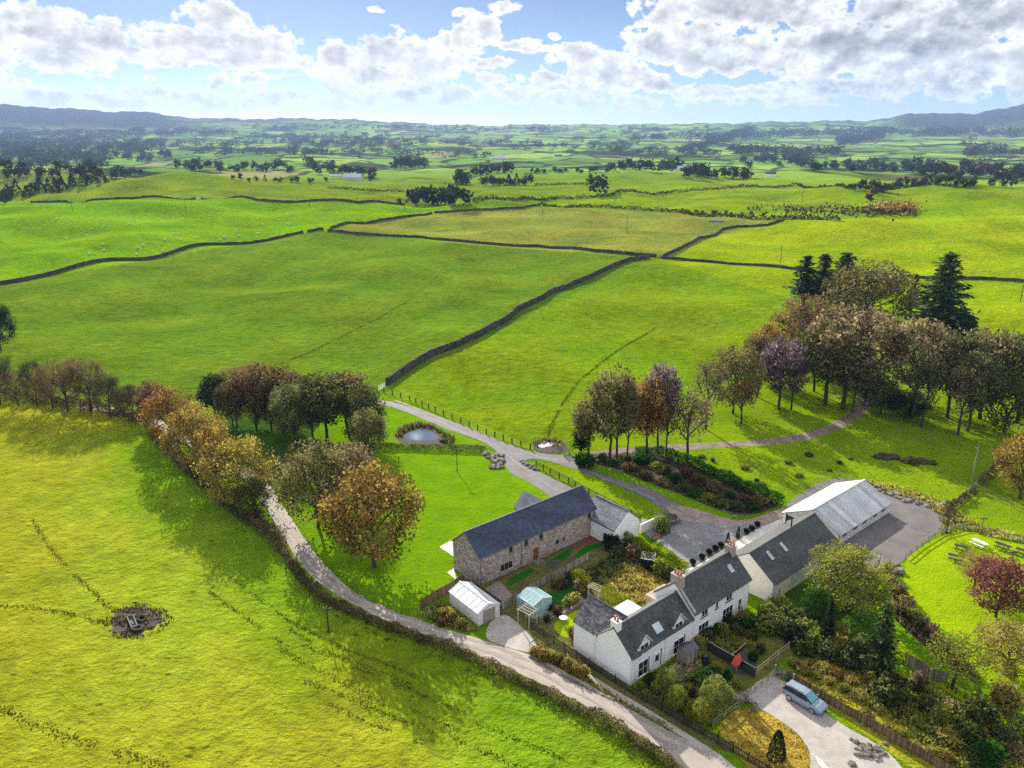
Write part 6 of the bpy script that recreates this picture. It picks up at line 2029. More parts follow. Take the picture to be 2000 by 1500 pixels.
def greenhouse():
    Lx, W_, e, r = 2.95, 3.1, 1.82, 2.35
    t = empty('greenhouse', (.67, 85.98, 0), RAD(-49.4))
    tag(t, 'small greenhouse with blue green glass next to the pale shed', 'greenhouse')
    b = MB()
    for x in (0, Lx):
        for y in (0, W_ / 2, W_):
            b.beam((x, y, 0), (x, y, r if y == W_ / 2 else e), .05, .05)
        b.beam((x, 0, e), (x, W_ / 2, r), .05, .06)
        b.beam((x, W_, e), (x, W_ / 2, r), .05, .06)
        b.beam((x, 0, .06), (x, W_, .06), .05, .1)
    for y, z in ((0, e), (W_, e), (W_ / 2, r), (0, .06), (W_, .06)):
        b.beam((0, y, z), (Lx, y, z), .06, .06)
    for k in range(1, 5):
        x = Lx * k / 5
        for (ya, za, yb, zb) in ((0, e, W_ / 2, r), (W_, e, W_ / 2, r), (0, 0, 0, e), (W_, 0, W_, e)):
            b.beam((x, ya, za), (x, yb, zb), .035, .035)
    f = b.build('frame', M['shed_sheet'], t)
    for k in range(5):
        xa, xb = Lx * k / 5 + .03, Lx * (k + 1) / 5 - .03
        for (ya, za, yb, zb) in ((.03, e + .005, W_ / 2 - .03, r - .01), (W_ - .03, e + .005, W_ / 2 + .03, r - .01), (0, .12, 0, e - .04), (W_, .12, W_, e - .04)):
            b = MB()
            b.loft([[(xa, ya, za), (xa, yb, zb), (xa, yb + .004, zb + .008), (xa, ya + .004, za + .008)], [(xb, ya, za), (xb, yb, zb), (xb, yb + .004, zb + .008), (xb, ya + .004, za + .008)]])
            b.build('pane', M['greenglass'], f)
    for x in (-.005, Lx + .005):
        for y0_, y1_ in ((.04, W_ / 2 - .03), (W_ / 2 + .03, W_ - .04)):
            b = MB()
            zt0 = e if y0_ < 1 else r
            b.loft([[(x, y0_, .12), (x, y1_, .12), (x, y1_, (r if y0_ < 1 else e) - .05), (x, y0_, (e if y0_ < 1 else r) - .05)], [(x + .008, y0_, .12), (x + .008, y1_, .12), (x + .008, y1_, (r if y0_ < 1 else e) - .05), (x + .008, y0_, (e if y0_ < 1 else r) - .05)]])
            b.build('pane', M['greenglass'], f)
greenhouse()

def timber_shed():
    p = flat(1360, 1290)
    t = empty('timber_shed', (p.x, p.y, 0), RAD(41))
    tag(t, 'little grey timber shed in the front garden against the white houses', 'shed')
    b = MB()
    b.loft([[(x, 0, 0), (x, 1.5, 0), (x, 1.5, 1.55), (x, .75, 2.0), (x, 0, 1.55)] for x in (-1.7, .2)])
    b.build('wall', M['wood_grey'], t)
    b = MB()
    for ya in (-.12, 1.62):
        b.loft([[(x, ya, 1.5), (x, .75, 2.02), (x, .75, 2.08), (x, ya, 1.56)] for x in (-1.8, .3)])
    b.build('roof', M['slate_purple'], t)
    for k in range(10):
        b = MB()
        x = -1.7 + .19 * k
        b.box(x + .008, -.025, .03, x + .18, .003, 1.52, R.random())
        b.build('board', M['wood_grey'], t)
    q = MB()
    q.box(.2, .35, .05, .225, 1.1, 1.5)
    q.build('door', M['wood_grey'], t)
timber_shed()

# ---------------------------------------------------------------- fences and gates
def rail_fence(label, line, h=1.15, post=.12, step=2.0, rails=(.45, .8, 1.08), mat='wood_dark', name='rail_fence', group=None, railh=.10, plane=False):
    pts = [at(*p) if not plane else flat(*p) for p in line]
    root = empty(name, pts[0])
    tag(root, label, 'fence', group)
    o = pts[0]
    pm = MB()
    pm.box(-post / 2, -post / 2, -.2, post / 2, post / 2, h)
    pme = pm.mesh('post', M[mat])
    stops = []
    for a, b_ in zip(pts, pts[1:]):
        n = max(1, round((b_ - a).length / step))
        for k in range(n):
            stops.append(a.lerp(b_, k / n))
    stops.append(pts[-1])
    for s in stops:
        g = mesh_obj('post', pme, root, Vector((s.x - o.x, s.y - o.y, float(H(s.x, s.y)) - o.z)))
        g.rotation_euler = (R.uniform(-.04, .04), R.uniform(-.04, .04), math.atan2(pts[-1].y - o.y, pts[-1].x - o.x))
    for z in rails:
        for a, b_ in zip(stops, stops[1:]):
            m = MB()
            m.beam((a.x - o.x, a.y - o.y, float(H(a.x, a.y)) - o.z + z), (b_.x - o.x, b_.y - o.y, float(H(b_.x, b_.y)) - o.z + z), .035, railh, R.random())
            m.build('rail', M[mat], root)
    return root

def board_fence(label, line, h=1.7, bw=.13, gap=.01, mat='wood_brown', name='board_fence', post=.1, pointed=False, jit=.03, th=.022, group=None, cat='fence'):
    """upright boards on posts and two rails, each board its own piece (up to 300)"""
    pts = [flat(*p) for p in line]
    o = pts[0]
    root = empty(name, o)
    tag(root, label, cat, group)
    boards = []
    for a, b_ in zip(pts, pts[1:]):
        d = b_ - a
        n = max(1, int(d.length / (bw + gap)))
        ang = math.atan2(d.y, d.x)
        for k in range(n):
            boards.append((a.lerp(b_, (k + .5) / n), ang))
        for z in (h * .25, h * .8):
            m = MB()
            nr = Vector((-d.y, d.x, 0)).normalized() * (th / 2 + .025)
            m.beam(a - o + nr + Vector((0, 0, z)), b_ - o + nr + Vector((0, 0, z)), .045, .08)
            m.build('rail', M[mat], root)
        k = max(1, round(d.length / 2.2))
        for i in range(k + 1):
            s = a.lerp(b_, i / k) - o + Vector((-d.y, d.x, 0)).normalized() * (th / 2 + .11)
            m = MB()
            m.box(s.x - post / 2, s.y - post / 2, -.1, s.x + post / 2, s.y + post / 2, h + .05)
            m.build('post', M[mat], root)
    rows = []
    mesh = []
    for v in range(4):
        m = MB()
        tt = v / 3
        if pointed:
            m.loft([[(x, y, -.02), (x, y, h - .08)][0:1] * 0 + [(-bw / 2, y, 0), (bw / 2, y, 0), (bw / 2, y, h - .08), (0, y, h), (-bw / 2, y, h - .08)] for y in (-th / 2, th / 2) for x in (0,)], tint=tt)
        else:
            m.box(-bw / 2, -th / 2, .0, bw / 2, th / 2, h, tt)
        mesh.append(m.mesh('board', M[mat]))
    for k, (c, ang) in enumerate(boards):
        if k < 300:
            g = mesh_obj('board', mesh[R.randrange(4)], root, c - o + Vector((0, 0, R.uniform(-jit, jit))))
            g.rotation_euler = (R.uniform(-.015, .015), R.uniform(-.02, .02), ang)
        else:
            rows.append((c - o, ang))
    if rows:
        m = MB()
        for c, ang in rows:
            dx, dy = math.cos(ang) * bw / 2, math.sin(ang) * bw / 2
            m.loft([[(c.x - dx, c.y - dy, z), (c.x + dx, c.y + dy, z), (c.x + dx - dy * .2, c.y + dy + dx * .2, z), (c.x - dx - dy * .2, c.y - dy + dx * .2, z)] for z in (0, h)], tint=R.random())
        q = m.build('boards', M[mat], root)
        q['kind'] = 'stuff'
    return root

rail_fence('dark post and wire fence along the meadow edge above the drive', [(750, 766), (800, 782), (850, 804), (900, 826), (950, 848), (1000, 866), (1036, 878)], 1.2, .16, 2.6, (.35, .7, 1.05), railh=.03)
rail_fence('dark post and rail fence between the stone house drive and the grass bank', [(1047, 912), (1075, 926), (1110, 944), (1150, 966), (1180, 982), (1215, 1001), (1250, 1018)], 1.15, .13, 2.0)
board_fence('black picket fence along the lane below the white cottage', [(1030, 1222), (1060, 1244), (1100, 1270), (1150, 1302), (1200, 1335), (1234, 1356), (1290, 1388), (1340, 1418), (1400, 1453), (1460, 1488), (1540, 1535)], 1.05, .07, .085, 'wood_dark', 'picket_fence', .1, True)
board_fence('brown board fence between the big lawn and the pale shed', [(822, 1192), (850, 1174), (885, 1154), (902, 1142)], 1.5, .14, .012, 'wood_brown')
board_fence('brown board fence curving round the corner of the stone house garden', [(902, 1142), (930, 1158), (955, 1176), (978, 1192)], 1.5, .14, .012, 'wood_brown')
board_fence('pale weathered board fence along the front garden of the stone house', [(980, 1192), (1010, 1172), (1050, 1148), (1090, 1126), (1122, 1108), (1150, 1092)], 1.1, .13, .012, 'wood_grey')
board_fence('grey leaning plank fence among the shrubs left of the sparse tree', [(1766, 1296), (1800, 1316), (1822, 1330), (1848, 1336)], 1.5, .16, .02, 'wood_grey', 'plank_fence', .1, False, .08)
board_fence('long low board fence beside the parked car', [(1535, 1325), (1580, 1352), (1640, 1388), (1700, 1422), (1760, 1458), (1830, 1500), (1870, 1524)], 1.15, .15, .006, 'wood_brown', 'board_fence', .1, False, .01)
board_fence('pale trellis fence at the corner between the two garden lawns', [(1148, 1158), (1162, 1166), (1176, 1172)], 1.7, .05, .10, 'wood_pale', 'trellis_fence', .08)
rail_fence('curved fence of rough posts along the top of the round lawn', [(1768, 1092), (1800, 1066), (1838, 1043), (1880, 1032), (1930, 1041), (1990, 1058), (2060, 1078)], .9, .12, 2.2, (.4, .75), 'wood_grey')
rail_fence('old post fence running up the paddock to the utility pole', [(1842, 1003), (1862, 988), (1880, 972), (1900, 955), (1930, 930)], 1.1, .11, 1.8, (.5, .95), 'wood_grey')
rail_fence('post and wire fence along the strip of lawn at the lower right', [(1850, 1345), (1900, 1376), (1950, 1408), (2010, 1446)], .8, .09, 1.1, (.4, .7), 'wood_dark', railh=.03)
rail_fence('thin wire fence crossing the right hand paddock', [(1905, 955), (1950, 978), (2000, 1003), (2060, 1032)], 1.0, .1, 3.0, (.5, .9), 'wood_grey', railh=.02)
rail_fence('pale double rail fence on the right side of the dog run', [(1478, 1318), (1500, 1300), (1520, 1284), (1540, 1268)], 1.0, .09, 1.6, (.5, .95), 'wood_pale', 'rail_fence', None, .09, True)
rail_fence('pale low rail along the paved path by the dog run', [(1452, 1372), (1475, 1352), (1500, 1330), (1512, 1318)], .8, .08, 1.6, (.35, .75), 'wood_grey', 'rail_fence', None, .07, True)
rail_fence('weathered rail at the edge of the golden lawn', [(1392, 1420), (1415, 1402), (1440, 1384), (1452, 1374)], .9, .09, 1.4, (.4, .8), 'wood_grey', 'rail_fence', None, .1, True)

def panel_fence(label, line, h, mat, name='net_fence'):
    pts = [flat(*p) for p in line]
    o = pts[0]
    root = empty(name, o)
    tag(root, label, 'fence')
    for a, b_ in zip(pts, pts[1:]):
        k = max(1, round((b_ - a).length / 2.0))
        for i in range(k):
            s, q = a.lerp(b_, i / k) - o, a.lerp(b_, (i + 1) / k) - o
            m = MB()
            m.beam(s + Vector((0, 0, h * .5)), q + Vector((0, 0, h * .5)), .02, h)
            m.build('panel', M[mat], root)
            m = MB()
            m.beam(s + Vector((0, 0, h + .03)), q + Vector((0, 0, h + .03)), .06, .05)
            m.build('top_rail', M['wood_pale'], root)
            m = MB()
            m.tube(s, s + Vector((0, 0, h + .06)), .05, n=6)
            m.build('post', M['wood_dark'], root)
panel_fence('dark netted fence round the dog run in front of the white house', [(1382, 1270), (1400, 1282), (1422, 1294), (1450, 1310), (1474, 1324)], 1.25, 'net')
panel_fence('short pale fence dividing the dog run from the long grass', [(1422, 1292), (1440, 1278), (1456, 1264)], .55, 'net', 'divider_fence')

def gate(label, a, b_, h, mat, name='field_gate', bars=5, group=None, z=0.0):
    p, q = at(*a), at(*b_)
    root = empty(name, p)
    tag(root, label, 'gate', group)
    d = q - p
    u = Vector((d.x, d.y, 0))
    for s in (0, 1):
        m = MB()
        c = u * s
        m.box(c.x - .07, c.y - .07, -.2, c.x + .07, c.y + .07, h + .2)
        m.build('gate_post', M['wood_grey'], root)
    for k in range(bars):
        m = MB()
        zz = .12 + (h - .12) * k / (bars - 1)
        m.beam(u * .04 + Vector((0, 0, zz)), u * .96 + Vector((0, 0, zz)), .045, .075)
        m.build('bar', M[mat], root)
    m = MB()
    m.beam(u * .05 + Vector((0, 0, .12)), u * .95 + Vector((0, 0, h)), .04, .07)
    m.build('brace', M[mat], root)
gate('pale gate at the top of the drive by the end of the diagonal wall', (738, 764), (753, 757), 1.2, 'shed_sheet')
gate('dark bar gate in the gap of the near tan field wall', (1283, 503), (1294, 504), 1.2, 'wood_dark')
gate('small white gate in the far wall below the long knoll', (383, 389), (393, 389), 1.3, 'whitepaint')
gate('gate by the muddy corner where the track leaves the drive', (1102, 892), (1112, 886), 1.1, 'wood_grey')
gate('timber gate of the car drive casting a barred shadow', (1513, 1318), (1548, 1336), 1.15, 'wood_dark')
gate('dark gate leaning at the path end by the golden lawn', (1452, 1372), (1478, 1392), 1.1, 'wood_dark')

# ---------------------------------------------------------------- utility poles
def pole(label, base, top, cat='pole', r=.14, arm=False, group='poles across the fields', name='utility_pole'):
    p = at(*base)
    h = height_px(p, top)
    root = empty(name, p)
    tag(root, label, cat, group)
    m = MB()
    m.tube((0, 0, -.4), (0, 0, h), r, r * .7, 7)
    m.build('shaft', M['wood_dark'] if not arm else M['wood_grey'], root)
    m = MB()
    m.beam((-.5, 0, h - .25), (.5, 0, h - .25), .1, .1)
    m.build('cross_arm', M['wood_dark'], root)
    for x in (-.4, 0, .4):
        m = MB()
        m.lathe([(.05, 0), (.07, .06), (.05, .16)], 6, (x, 0, h - .2 + (.2 if x == 0 else 0)))
        m.build('insulator', M['lead'], root)
    return p, h
for lb, b_, t_ in [
    ('pole at the left in the bright field below the long knoll', (142, 413), 391), ('pole in the bright field straight below the white gate', (363, 412), 390),
    ('pole in the bright field near its right end', (605, 406), 391), ('pole by the wall right of the round clump of trees', (790, 411), 402),
    ('pole at the back of the tan field', (1060, 429), 408), ('pole in the middle of the tan field', (1224, 456), 424), ('tall pole in the bright meadow above the grove', (1523, 523), 481),
    ('pole on the slope above the lumpy hedge', (1200, 413), 390), ('slanting pole on the slope above the marsh', (1565, 405), 372), ('far pole on the right slope', (1724, 388), 370),
    ('far pole left of the knoll top', (113, 392), 381), ('far pole at the foot of the knoll', (168, 390), 379), ('far pole below the knoll top', (216, 386), 376), ('far pole right of the knoll', (459, 385), 376), ('far pole at the end of the long far wall', (579, 390), 381), ('far pole on the slope left of the round clump', (698, 392), 384), ('far pole on the grass below the plantation', (1015, 387), 378),
    ('pole at the right edge below the long meadow wall', (1993, 588), 556)]:
    pole(lb, b_, t_)
pole('leaning pole standing in the yellow field below the lane hedge', (642, 1236), 1186, r=.10, group=None)
pole('thin dark pole on the big lawn casting a long shadow', (893, 922), 876, r=.08, group=None)
pole('tall grey pole at the fence corner in the paddock', (1897, 946), 868, r=.15, arm=True, group=None)
pole('slim bare sapling stake on the round lawn', (1915, 1044), 1010, r=.05, group=None, name='stake', cat='stake')
pole('short stake by the right edge of the round lawn', (1976, 1096), 1076, r=.06, group=None, name='stake', cat='stake')

# ---------------------------------------------------------------- car
def car():
    w0, w1 = flat(1541.5, 1367.5), flat(1585, 1393)
    d = (w1 - w0).normalized()
    n = Vector((-d.y, d.x, 0))
    c = (w0 + w1) / 2 + n * .80
    t = empty('parked_car', c, math.atan2(d.y, d.x))
    tag(t, 'silver blue estate car parked on the pale gravel drive', 'car')
    half = 1.30          # half wheelbase
    # lower body: stations from tail to nose: x, half width, sill height, deck height
    st = [(-2.22, .70, .42, .82), (-2.16, .82, .34, .98), (-1.9, .87, .28, 1.02), (-1.0, .90, .26, 1.02), (0, .90, .25, 1.0), (.75, .90, .25, .99), (1.1, .89, .26, .97), (1.7, .87, .28, .90), (2.1, .80, .32, .80), (2.26, .66, .40, .66)]
    b = MB()
    b.loft([[(x, -w * .93, s), (x, -w, s + .16), (x, -w, (s + dk) / 2 + .05), (x, -w * .96, dk - .07), (x, -w * .82, dk), (x, w * .82, dk), (x, w * .96, dk - .07), (x, w, (s + dk) / 2 + .05), (x, w, s + .16), (x, w * .93, s)] for x, w, s, dk in st])
    body = b.build('body', M['carpaint'], t)
    # cabin
    gs = [(-2.12, .74, .99, .70, 1.06), (-1.98, .78, .98, .62, 1.46), (-1.2, .80, .98, .62, 1.54), (-.2, .81, .97, .62, 1.55), (.28, .81, .97, .60, 1.50), (1.12, .78, .95, .70, .985)]
    b = MB()
    b.loft([[(x, -w, z0), (x, -wt, z1), (x, wt, z1), (x, w, z0)] for x, w, z0, wt, z1 in gs])
    b.build('cabin', M['carglass'], t)
    b = MB()
    b.loft([[(x, -wt - .02, z1 - .03), (x, -wt - .02, z1 + .025), (x, wt + .02, z1 + .025), (x, wt + .02, z1 - .03)] for x, wt, z1 in ((-2.0, .61, 1.45), (-1.2, .62, 1.54), (-.2, .62, 1.55), (.3, .60, 1.50))])
    b.build('roof', M['carpaint'], t)
    b = MB()
    b.loft([[(.34, -.575, 1.49), (.34, .575, 1.49), (.33, .575, 1.47), (.33, -.575, 1.47)], [(1.08, -.68, 1.02), (1.08, .68, 1.02), (1.07, .68, 1.0), (1.07, -.68, 1.0)]])
    b.build('windscreen', M['windscreen'], t)
    for s in (-1, 1):
        for (xa, xb) in ((-1.95, -1.25), (-1.17, -.35), (-.27, .55)):
            b = MB()
            za, zb = 1.03, 1.45
            def yy(z):
                return s * (.805 - (z - .97) / .57 * .185 + .004)
            xt = min(xb, .22)
            b.loft([[(xa, yy(za), za), (xb, yy(za), za), (xt, yy(zb), zb), (xa, yy(zb), zb)], [(xa, yy(za) + s * .008, za), (xb, yy(za) + s * .008, za), (xt, yy(zb) + s * .008, zb), (xa, yy(zb) + s * .008, zb)]])
            b.build('side_window', M['carglass'], t)
        for x in (-half, half):
            ang = [2 * math.pi * k / 16 for k in range(16)]
            b = MB()
            y0_, y1_ = s * .72, s * .915
            b.loft([[(x + math.cos(a) * r_, y_, .33 + math.sin(a) * r_) for a in ang] for y_, r_ in ((y0_, .30), (y0_, .33), (y1_, .33), (y1_, .29))])
            wv = b.build('wheel', M['tyre'], t)
            b = MB()
            b.loft([[(x + math.cos(a) * r_, y_, .33 + math.sin(a) * r_) for a in ang] for y_, r_ in ((s * .90, .24), (s * .925, .235), (s * .915, .05))])
            b.build('rim', M['alloy'], wv)
        b = MB()
        b.rock((1.98, s * .66, .70), .20, .13, .09, R)
        b.build('headlight', M['lamp'], t)
        b = MB()
        b.box(-2.21, min(s * .62, s * .80), .82, -2.08, max(s * .62, s * .80), 1.2)
        b.build('tail_light', M['redlamp'], t)
        b = MB()
        b.loft([[(.72, s * .86, .98), (.92, s * .86, .98), (.90, s * .86, 1.12), (.74, s * .86, 1.12)], [(.75, s * 1.03, 1.0), (.90, s * 1.03, 1.0), (.88, s * 1.03, 1.12), (.77, s * 1.03, 1.12)]])
        b.build('wing_mirror', M['carpaint'], t)
        b = MB()
        b.tube((-1.8, s * .56, 1.58), (.1, s * .56, 1.60), .022, n=5)
        b.build('roof_rail', M['black'], t)
    b = MB()
    b.box(2.2, -.36, .46, 2.275, .36, .60)
    b.build('grille', M['black'], t)
    b = MB()
    b.loft([[(-2.26, -.74, .36), (-2.26, .74, .36), (-2.26, .74, .58), (-2.26, -.74, .58)], [(-2.1, -.86, .34), (-2.1, .86, .34), (-2.1, .86, .60), (-2.1, -.86, .60)]])
    b.build('rear_bumper', M['lead'], t)
    b = MB()
    b.box(-2.275, -.26, .62, -2.23, .26, .74)
    b.build('number_plate', M['yellow'], t)
    b = MB()
    b.box(-2.245, -.26 + .52, .76, -2.2, -.26, .76 + .02)
car()

# ---------------------------------------------------------------- things about the garden and farm
def picnic_table(px, label, mats, rz):
    p = flat(*px)
    t = empty('picnic_table', p, rz)
    tag(t, label, 'picnic table', 'picnic tables on the round lawn')
    for k in range(4):
        b = MB()
        b.box(-1.0, -.36 + .185 * k, .72, 1.0, -.36 + .185 * k + .165, .76, k / 3)
        b.build('tabletop_plank', M[mats[0]], t)
    for s in (-1, 1):
        for k in range(2):
            b = MB()
            y = s * .66 + (k - .5) * .16
            b.box(-1.0, y - .07, .43, 1.0, y + .07, .465, k)
            b.build('bench_plank', M[mats[0]], t)
    for x in (-.68, .68):
        for s in (-1, 1):
            b = MB()
            b.beam((x, s * .28, .72), (x, s * .62, 0), .06, .09)
            b.build('leg', M[mats[1]], t)
        b = MB()
        b.beam((x + .05, -.76, .40), (x + .05, .76, .40), .05, .09)
        b.build('cross_bar', M[mats[1]], t)
for px, lb, ms, rz in [((1911, 1066), 'white slatted picnic table at the top of the round lawn', ('whitepaint', 'whitepaint'), RAD(-58)),
                       ((1957, 1072), 'dark picnic table right of the white slatted one', ('wood_dark', 'wood_grey'), RAD(-50)),
                       ((1878, 1076), 'dark picnic table nearer the yard, upper of two', ('wood_dark', 'wood_dark'), RAD(-38)),
                       ((1866, 1094), 'dark picnic table nearest the yard corner, lower of two', ('wood_dark', 'wood_grey'), RAD(-30)),
                       ((1998, 1084), 'picnic table cut by the right edge of the picture', ('wood_dark', 'wood_grey'), RAD(-50))]:
    picnic_table(px, lb, ms, rz)

def lumps(name, label, cat, spots, size, mat, part='stone', seed=3, group=None, hz=.7):
    rnd = random.Random(seed)
    pts = [at(*s) for s in spots]
    o = pts[0]
    root = empty(name, o)
    tag(root, label, cat, group)
    for p in pts:
        b = MB()
        k = rnd.uniform(.7, 1.3)
        b.rock((p.x - o.x, p.y - o.y, p.z - o.z + size * k * .15), size * k, size * k * rnd.uniform(.7, 1.2), size * k * hz, rnd, rnd.random())
        b.build(part, M[mat], root)
rnd0 = random.Random(2)
lumps('rockery', 'stone rockery mound at the corner of the big lawn by the drive', 'rockery', [(965 + rnd0.uniform(-20, 18), 903 + rnd0.uniform(-18, 12)) for _ in range(34)], .55, 'boulder')
lumps('boulder_row', 'row of boulders where the track forks beside the drive fence', 'stones', [(1017 + k * 3.6 + rnd0.uniform(-2, 2), 902 + k * 2.0 + rnd0.uniform(-2, 2)) for k in range(10)], .5, 'boulder', seed=5)
lumps('rubble_bank', 'bank of rough stones along the back edge of the yard', 'stones', [(1690 + f * 150 + rnd0.uniform(-4, 4), 945 + f * 42 + 8 * math.sin(f * 3) + rnd0.uniform(-6, 6)) for f in [k / 69 for k in range(70)]], .42, 'boulder', seed=6)
lumps('stone_heap', 'heap of pale stones and branches beside the car drive', 'stones', [(1684 + rnd0.gauss(0, 14) + k * .6, 1462 + rnd0.gauss(0, 9) + k * .4) for k in range(40)], .34, 'boulder', seed=7)
lumps('border_edging', 'low stone edging of the planted border along the track', 'stones', [(1195 + f * 240, 918 + f * 92 - 16 * math.sin(f * 3.1)) for f in [k / 54 for k in range(55)]], .26, 'boulder', seed=8)
lumps('stone_cluster', 'two or three boulders at the corner of the round lawn and yard', 'stones', [(1738, 1112), (1748, 1108), (1756, 1118), (1744, 1120)], .75, 'boulder', seed=9)
lumps('stone_edging', 'dark stone kerb along the lane below the golden weeds', 'stones', [(1035 + f * 260, 1284 + f * 132 + 4 * math.sin(f * 5)) for f in [k / 59 for k in range(60)]], .22, 'boulder', seed=10)
lumps('trough_stones', 'trodden clods of earth round the feed trough in the yellow field', 'clods', [(265 + rnd0.gauss(0, 20), 1212 + rnd0.gauss(0, 12)) for _ in range(60)], .17, 'soil', 'clod', seed=11)
for sp, lb in [((1782, 900), 'larger grassy mound of dumped earth in the paddock'), ((1728, 892), 'smaller earth mound left of the larger one in the paddock')]:
    lumps('earth_mound', lb, 'mound', [(sp[0] + dx, sp[1] + dy) for dx, dy in ((-14, 2), (-4, -2), (8, 1), (18, 3), (2, 5))], 1.1, 'soil', 'clod', seed=12, hz=.5)

def planter():
    p = flat(1302, 1018)
    t = empty('stone_planter', p)
    tag(t, 'round dry stone planter at the end of the grass bank by the court', 'planter')
    rnd = random.Random(4)
    n = 22
    for row in range(3):
        for k in range(n):
            a = 2 * math.pi * (k + .5 * row) / n
            b = MB()
            b.rock((math.cos(a) * 1.75, math.sin(a) * 1.45, .12 + row * .27), .27, .24, .18, rnd, rnd.random())
            b.build('stone', M['boulder'], t)
    b = MB()
    b.loft([[(math.cos(a) * r_, math.sin(a) * r_ * .83, z) for a in [2 * math.pi * k / 16 for k in range(16)]] for r_, z in ((1.62, 0), (1.62, .55))])
    b.build('soil', M['soil'], t)
planter()

def feeder():
    p = flat(259, 1218)
    t = empty('feed_trough', p, RAD(-55))
    t.scale = (.8, .8, .8)
    tag(t, 'long grey feed trough lying in the trodden mud of the yellow field', 'trough')
    for s in (-1, 1):
        b = MB()
        b.loft([[(-1.7, s * .22, .12), (-1.7, s * .40, .55), (-1.7, s * .46, .55), (-1.7, s * .28, .08)], [(1.7, s * .22, .12), (1.7, s * .40, .55), (1.7, s * .46, .55), (1.7, s * .28, .08)]])
        b.build('side', M['lead'], t)
    b = MB()
    b.box(-1.7, -.25, .08, 1.7, .25, .12)
    b.build('bottom', M['lead'], t)
    for x in (-1.7, 1.7):
        b = MB()
        b.loft([[(x - .03, -.46, .55), (x - .03, -.28, .08), (x - .03, .28, .08), (x - .03, .46, .55)], [(x + .03, -.46, .55), (x + .03, -.28, .08), (x + .03, .28, .08), (x + .03, .46, .55)]])
        b.build('end_plate', M['lead'], t)
    for x in (-1.3, 1.3):
        b = MB()
        b.box(x - .05, -.3, -.05, x + .05, .3, .08)
        b.build('skid', M['wood_dark'], t)
    for px, r_, lb in (((277, 1210), .55, 'black tyre lying upright half sunk in the muddy feeding place'), ((268, 1229), .7, 'black tyre lying flat in front of the feed trough')):
        q = flat(*px)
        o = MB()
        o.lathe([(r_, 0), (r_ * 1.1, .14), (r_, .30), (r_ * .62, .26), (r_ * .6, .05), (r_ * .8, 0)], 16)
        g = o.build('old_tyre', M['tyre'])
        g.location = (q.x, q.y, .02)
        g.rotation_euler = (R.uniform(-.2, .3), R.uniform(-.1, .3), 0)
        tag(g, lb, 'tyre')
feeder()
sheet('muddy_ground', [(212, 1213), (224, 1204), (222, 1194), (240, 1192), (250, 1184), (272, 1188), (284, 1182), (296, 1192), (320, 1192), (312, 1204), (330, 1212), (306, 1218), (300, 1232), (282, 1230), (276, 1243), (256, 1238), (240, 1248), (234, 1236), (216, 1236), (222, 1224)], M['mud'], .02, .5)
rough_patch('trampled_grass', [(200, 1215), (222, 1188), (270, 1176), (320, 1186), (342, 1212), (310, 1236), (270, 1252), (220, 1246)], 1500, .16, L['rut'], 77, .2)
sheet('muddy_ground', [(800, 574), (820, 571), (836, 574), (822, 578)], M['mud'], .25, .3) if False else None

def dryer():
    p = flat(1265, 1110)
    t = empty('rotary_clothes_line', p)
    tag(t, 'white rotary clothes line in the overgrown garden by the golden hedge', 'clothes line')
    b = MB()
    b.tube((0, 0, 0), (0, 0, 1.85), .03, n=6)
    b.build('pole', M['whitepaint'], t)
    for k in range(4):
        a = k * math.pi / 2 + .5
        b = MB()
        b.tube((0, 0, 1.3), (math.cos(a) * 1.3, math.sin(a) * 1.3, 1.95), .025, n=5)
        b.build('arm', M['whitepaint'], t)
        a2 = a + math.pi / 2
        for f in (.4, .6, .8, 1):
            b = MB()
            z = 1.3 + .65 * f
            b.tube((math.cos(a) * 1.3 * f, math.sin(a) * 1.3 * f, z), (math.cos(a2) * 1.3 * f, math.sin(a2) * 1.3 * f, z), .012, n=4)
            b.build('line', M['whitepaint'], t)
dryer()

def pergola(px, label, rz, w=1.8, d=1.6, n=5, h=1.9, mat='wood_pale', name='garden_pergola'):
    p = flat(*px)
    t = empty(name, p, rz)
    tag(t, label, 'pergola')
    for x in (-w / 2, w / 2):
        for y in (-d / 2, d / 2):
            b = MB()
            b.beam((x, y, 0), (x, y, h), .09, .09)
            b.build('post', M[mat], t)
        b = MB()
        b.beam((x, -d / 2 - .2, h + .04), (x, d / 2 + .2, h + .04), .06, .1)
        b.build('beam', M[mat], t)
    for k in range(n):
        y = -d / 2 + d * k / (n - 1)
        b = MB()
        b.beam((-w / 2 - .25, y, h + .13), (w / 2 + .25, y, h + .13), .06, .08)
        b.build('rafter', M[mat], t)
pergola((1030, 1218), 'pale timber pergola arch between the greenhouse and the fence corner', RAD(-40), 1.7, 1.5, 4)
pergola((1163, 1172), 'pale slatted arch between the two clipped hedge blocks', RAD(-40), 1.5, 1.1, 4, 1.8)

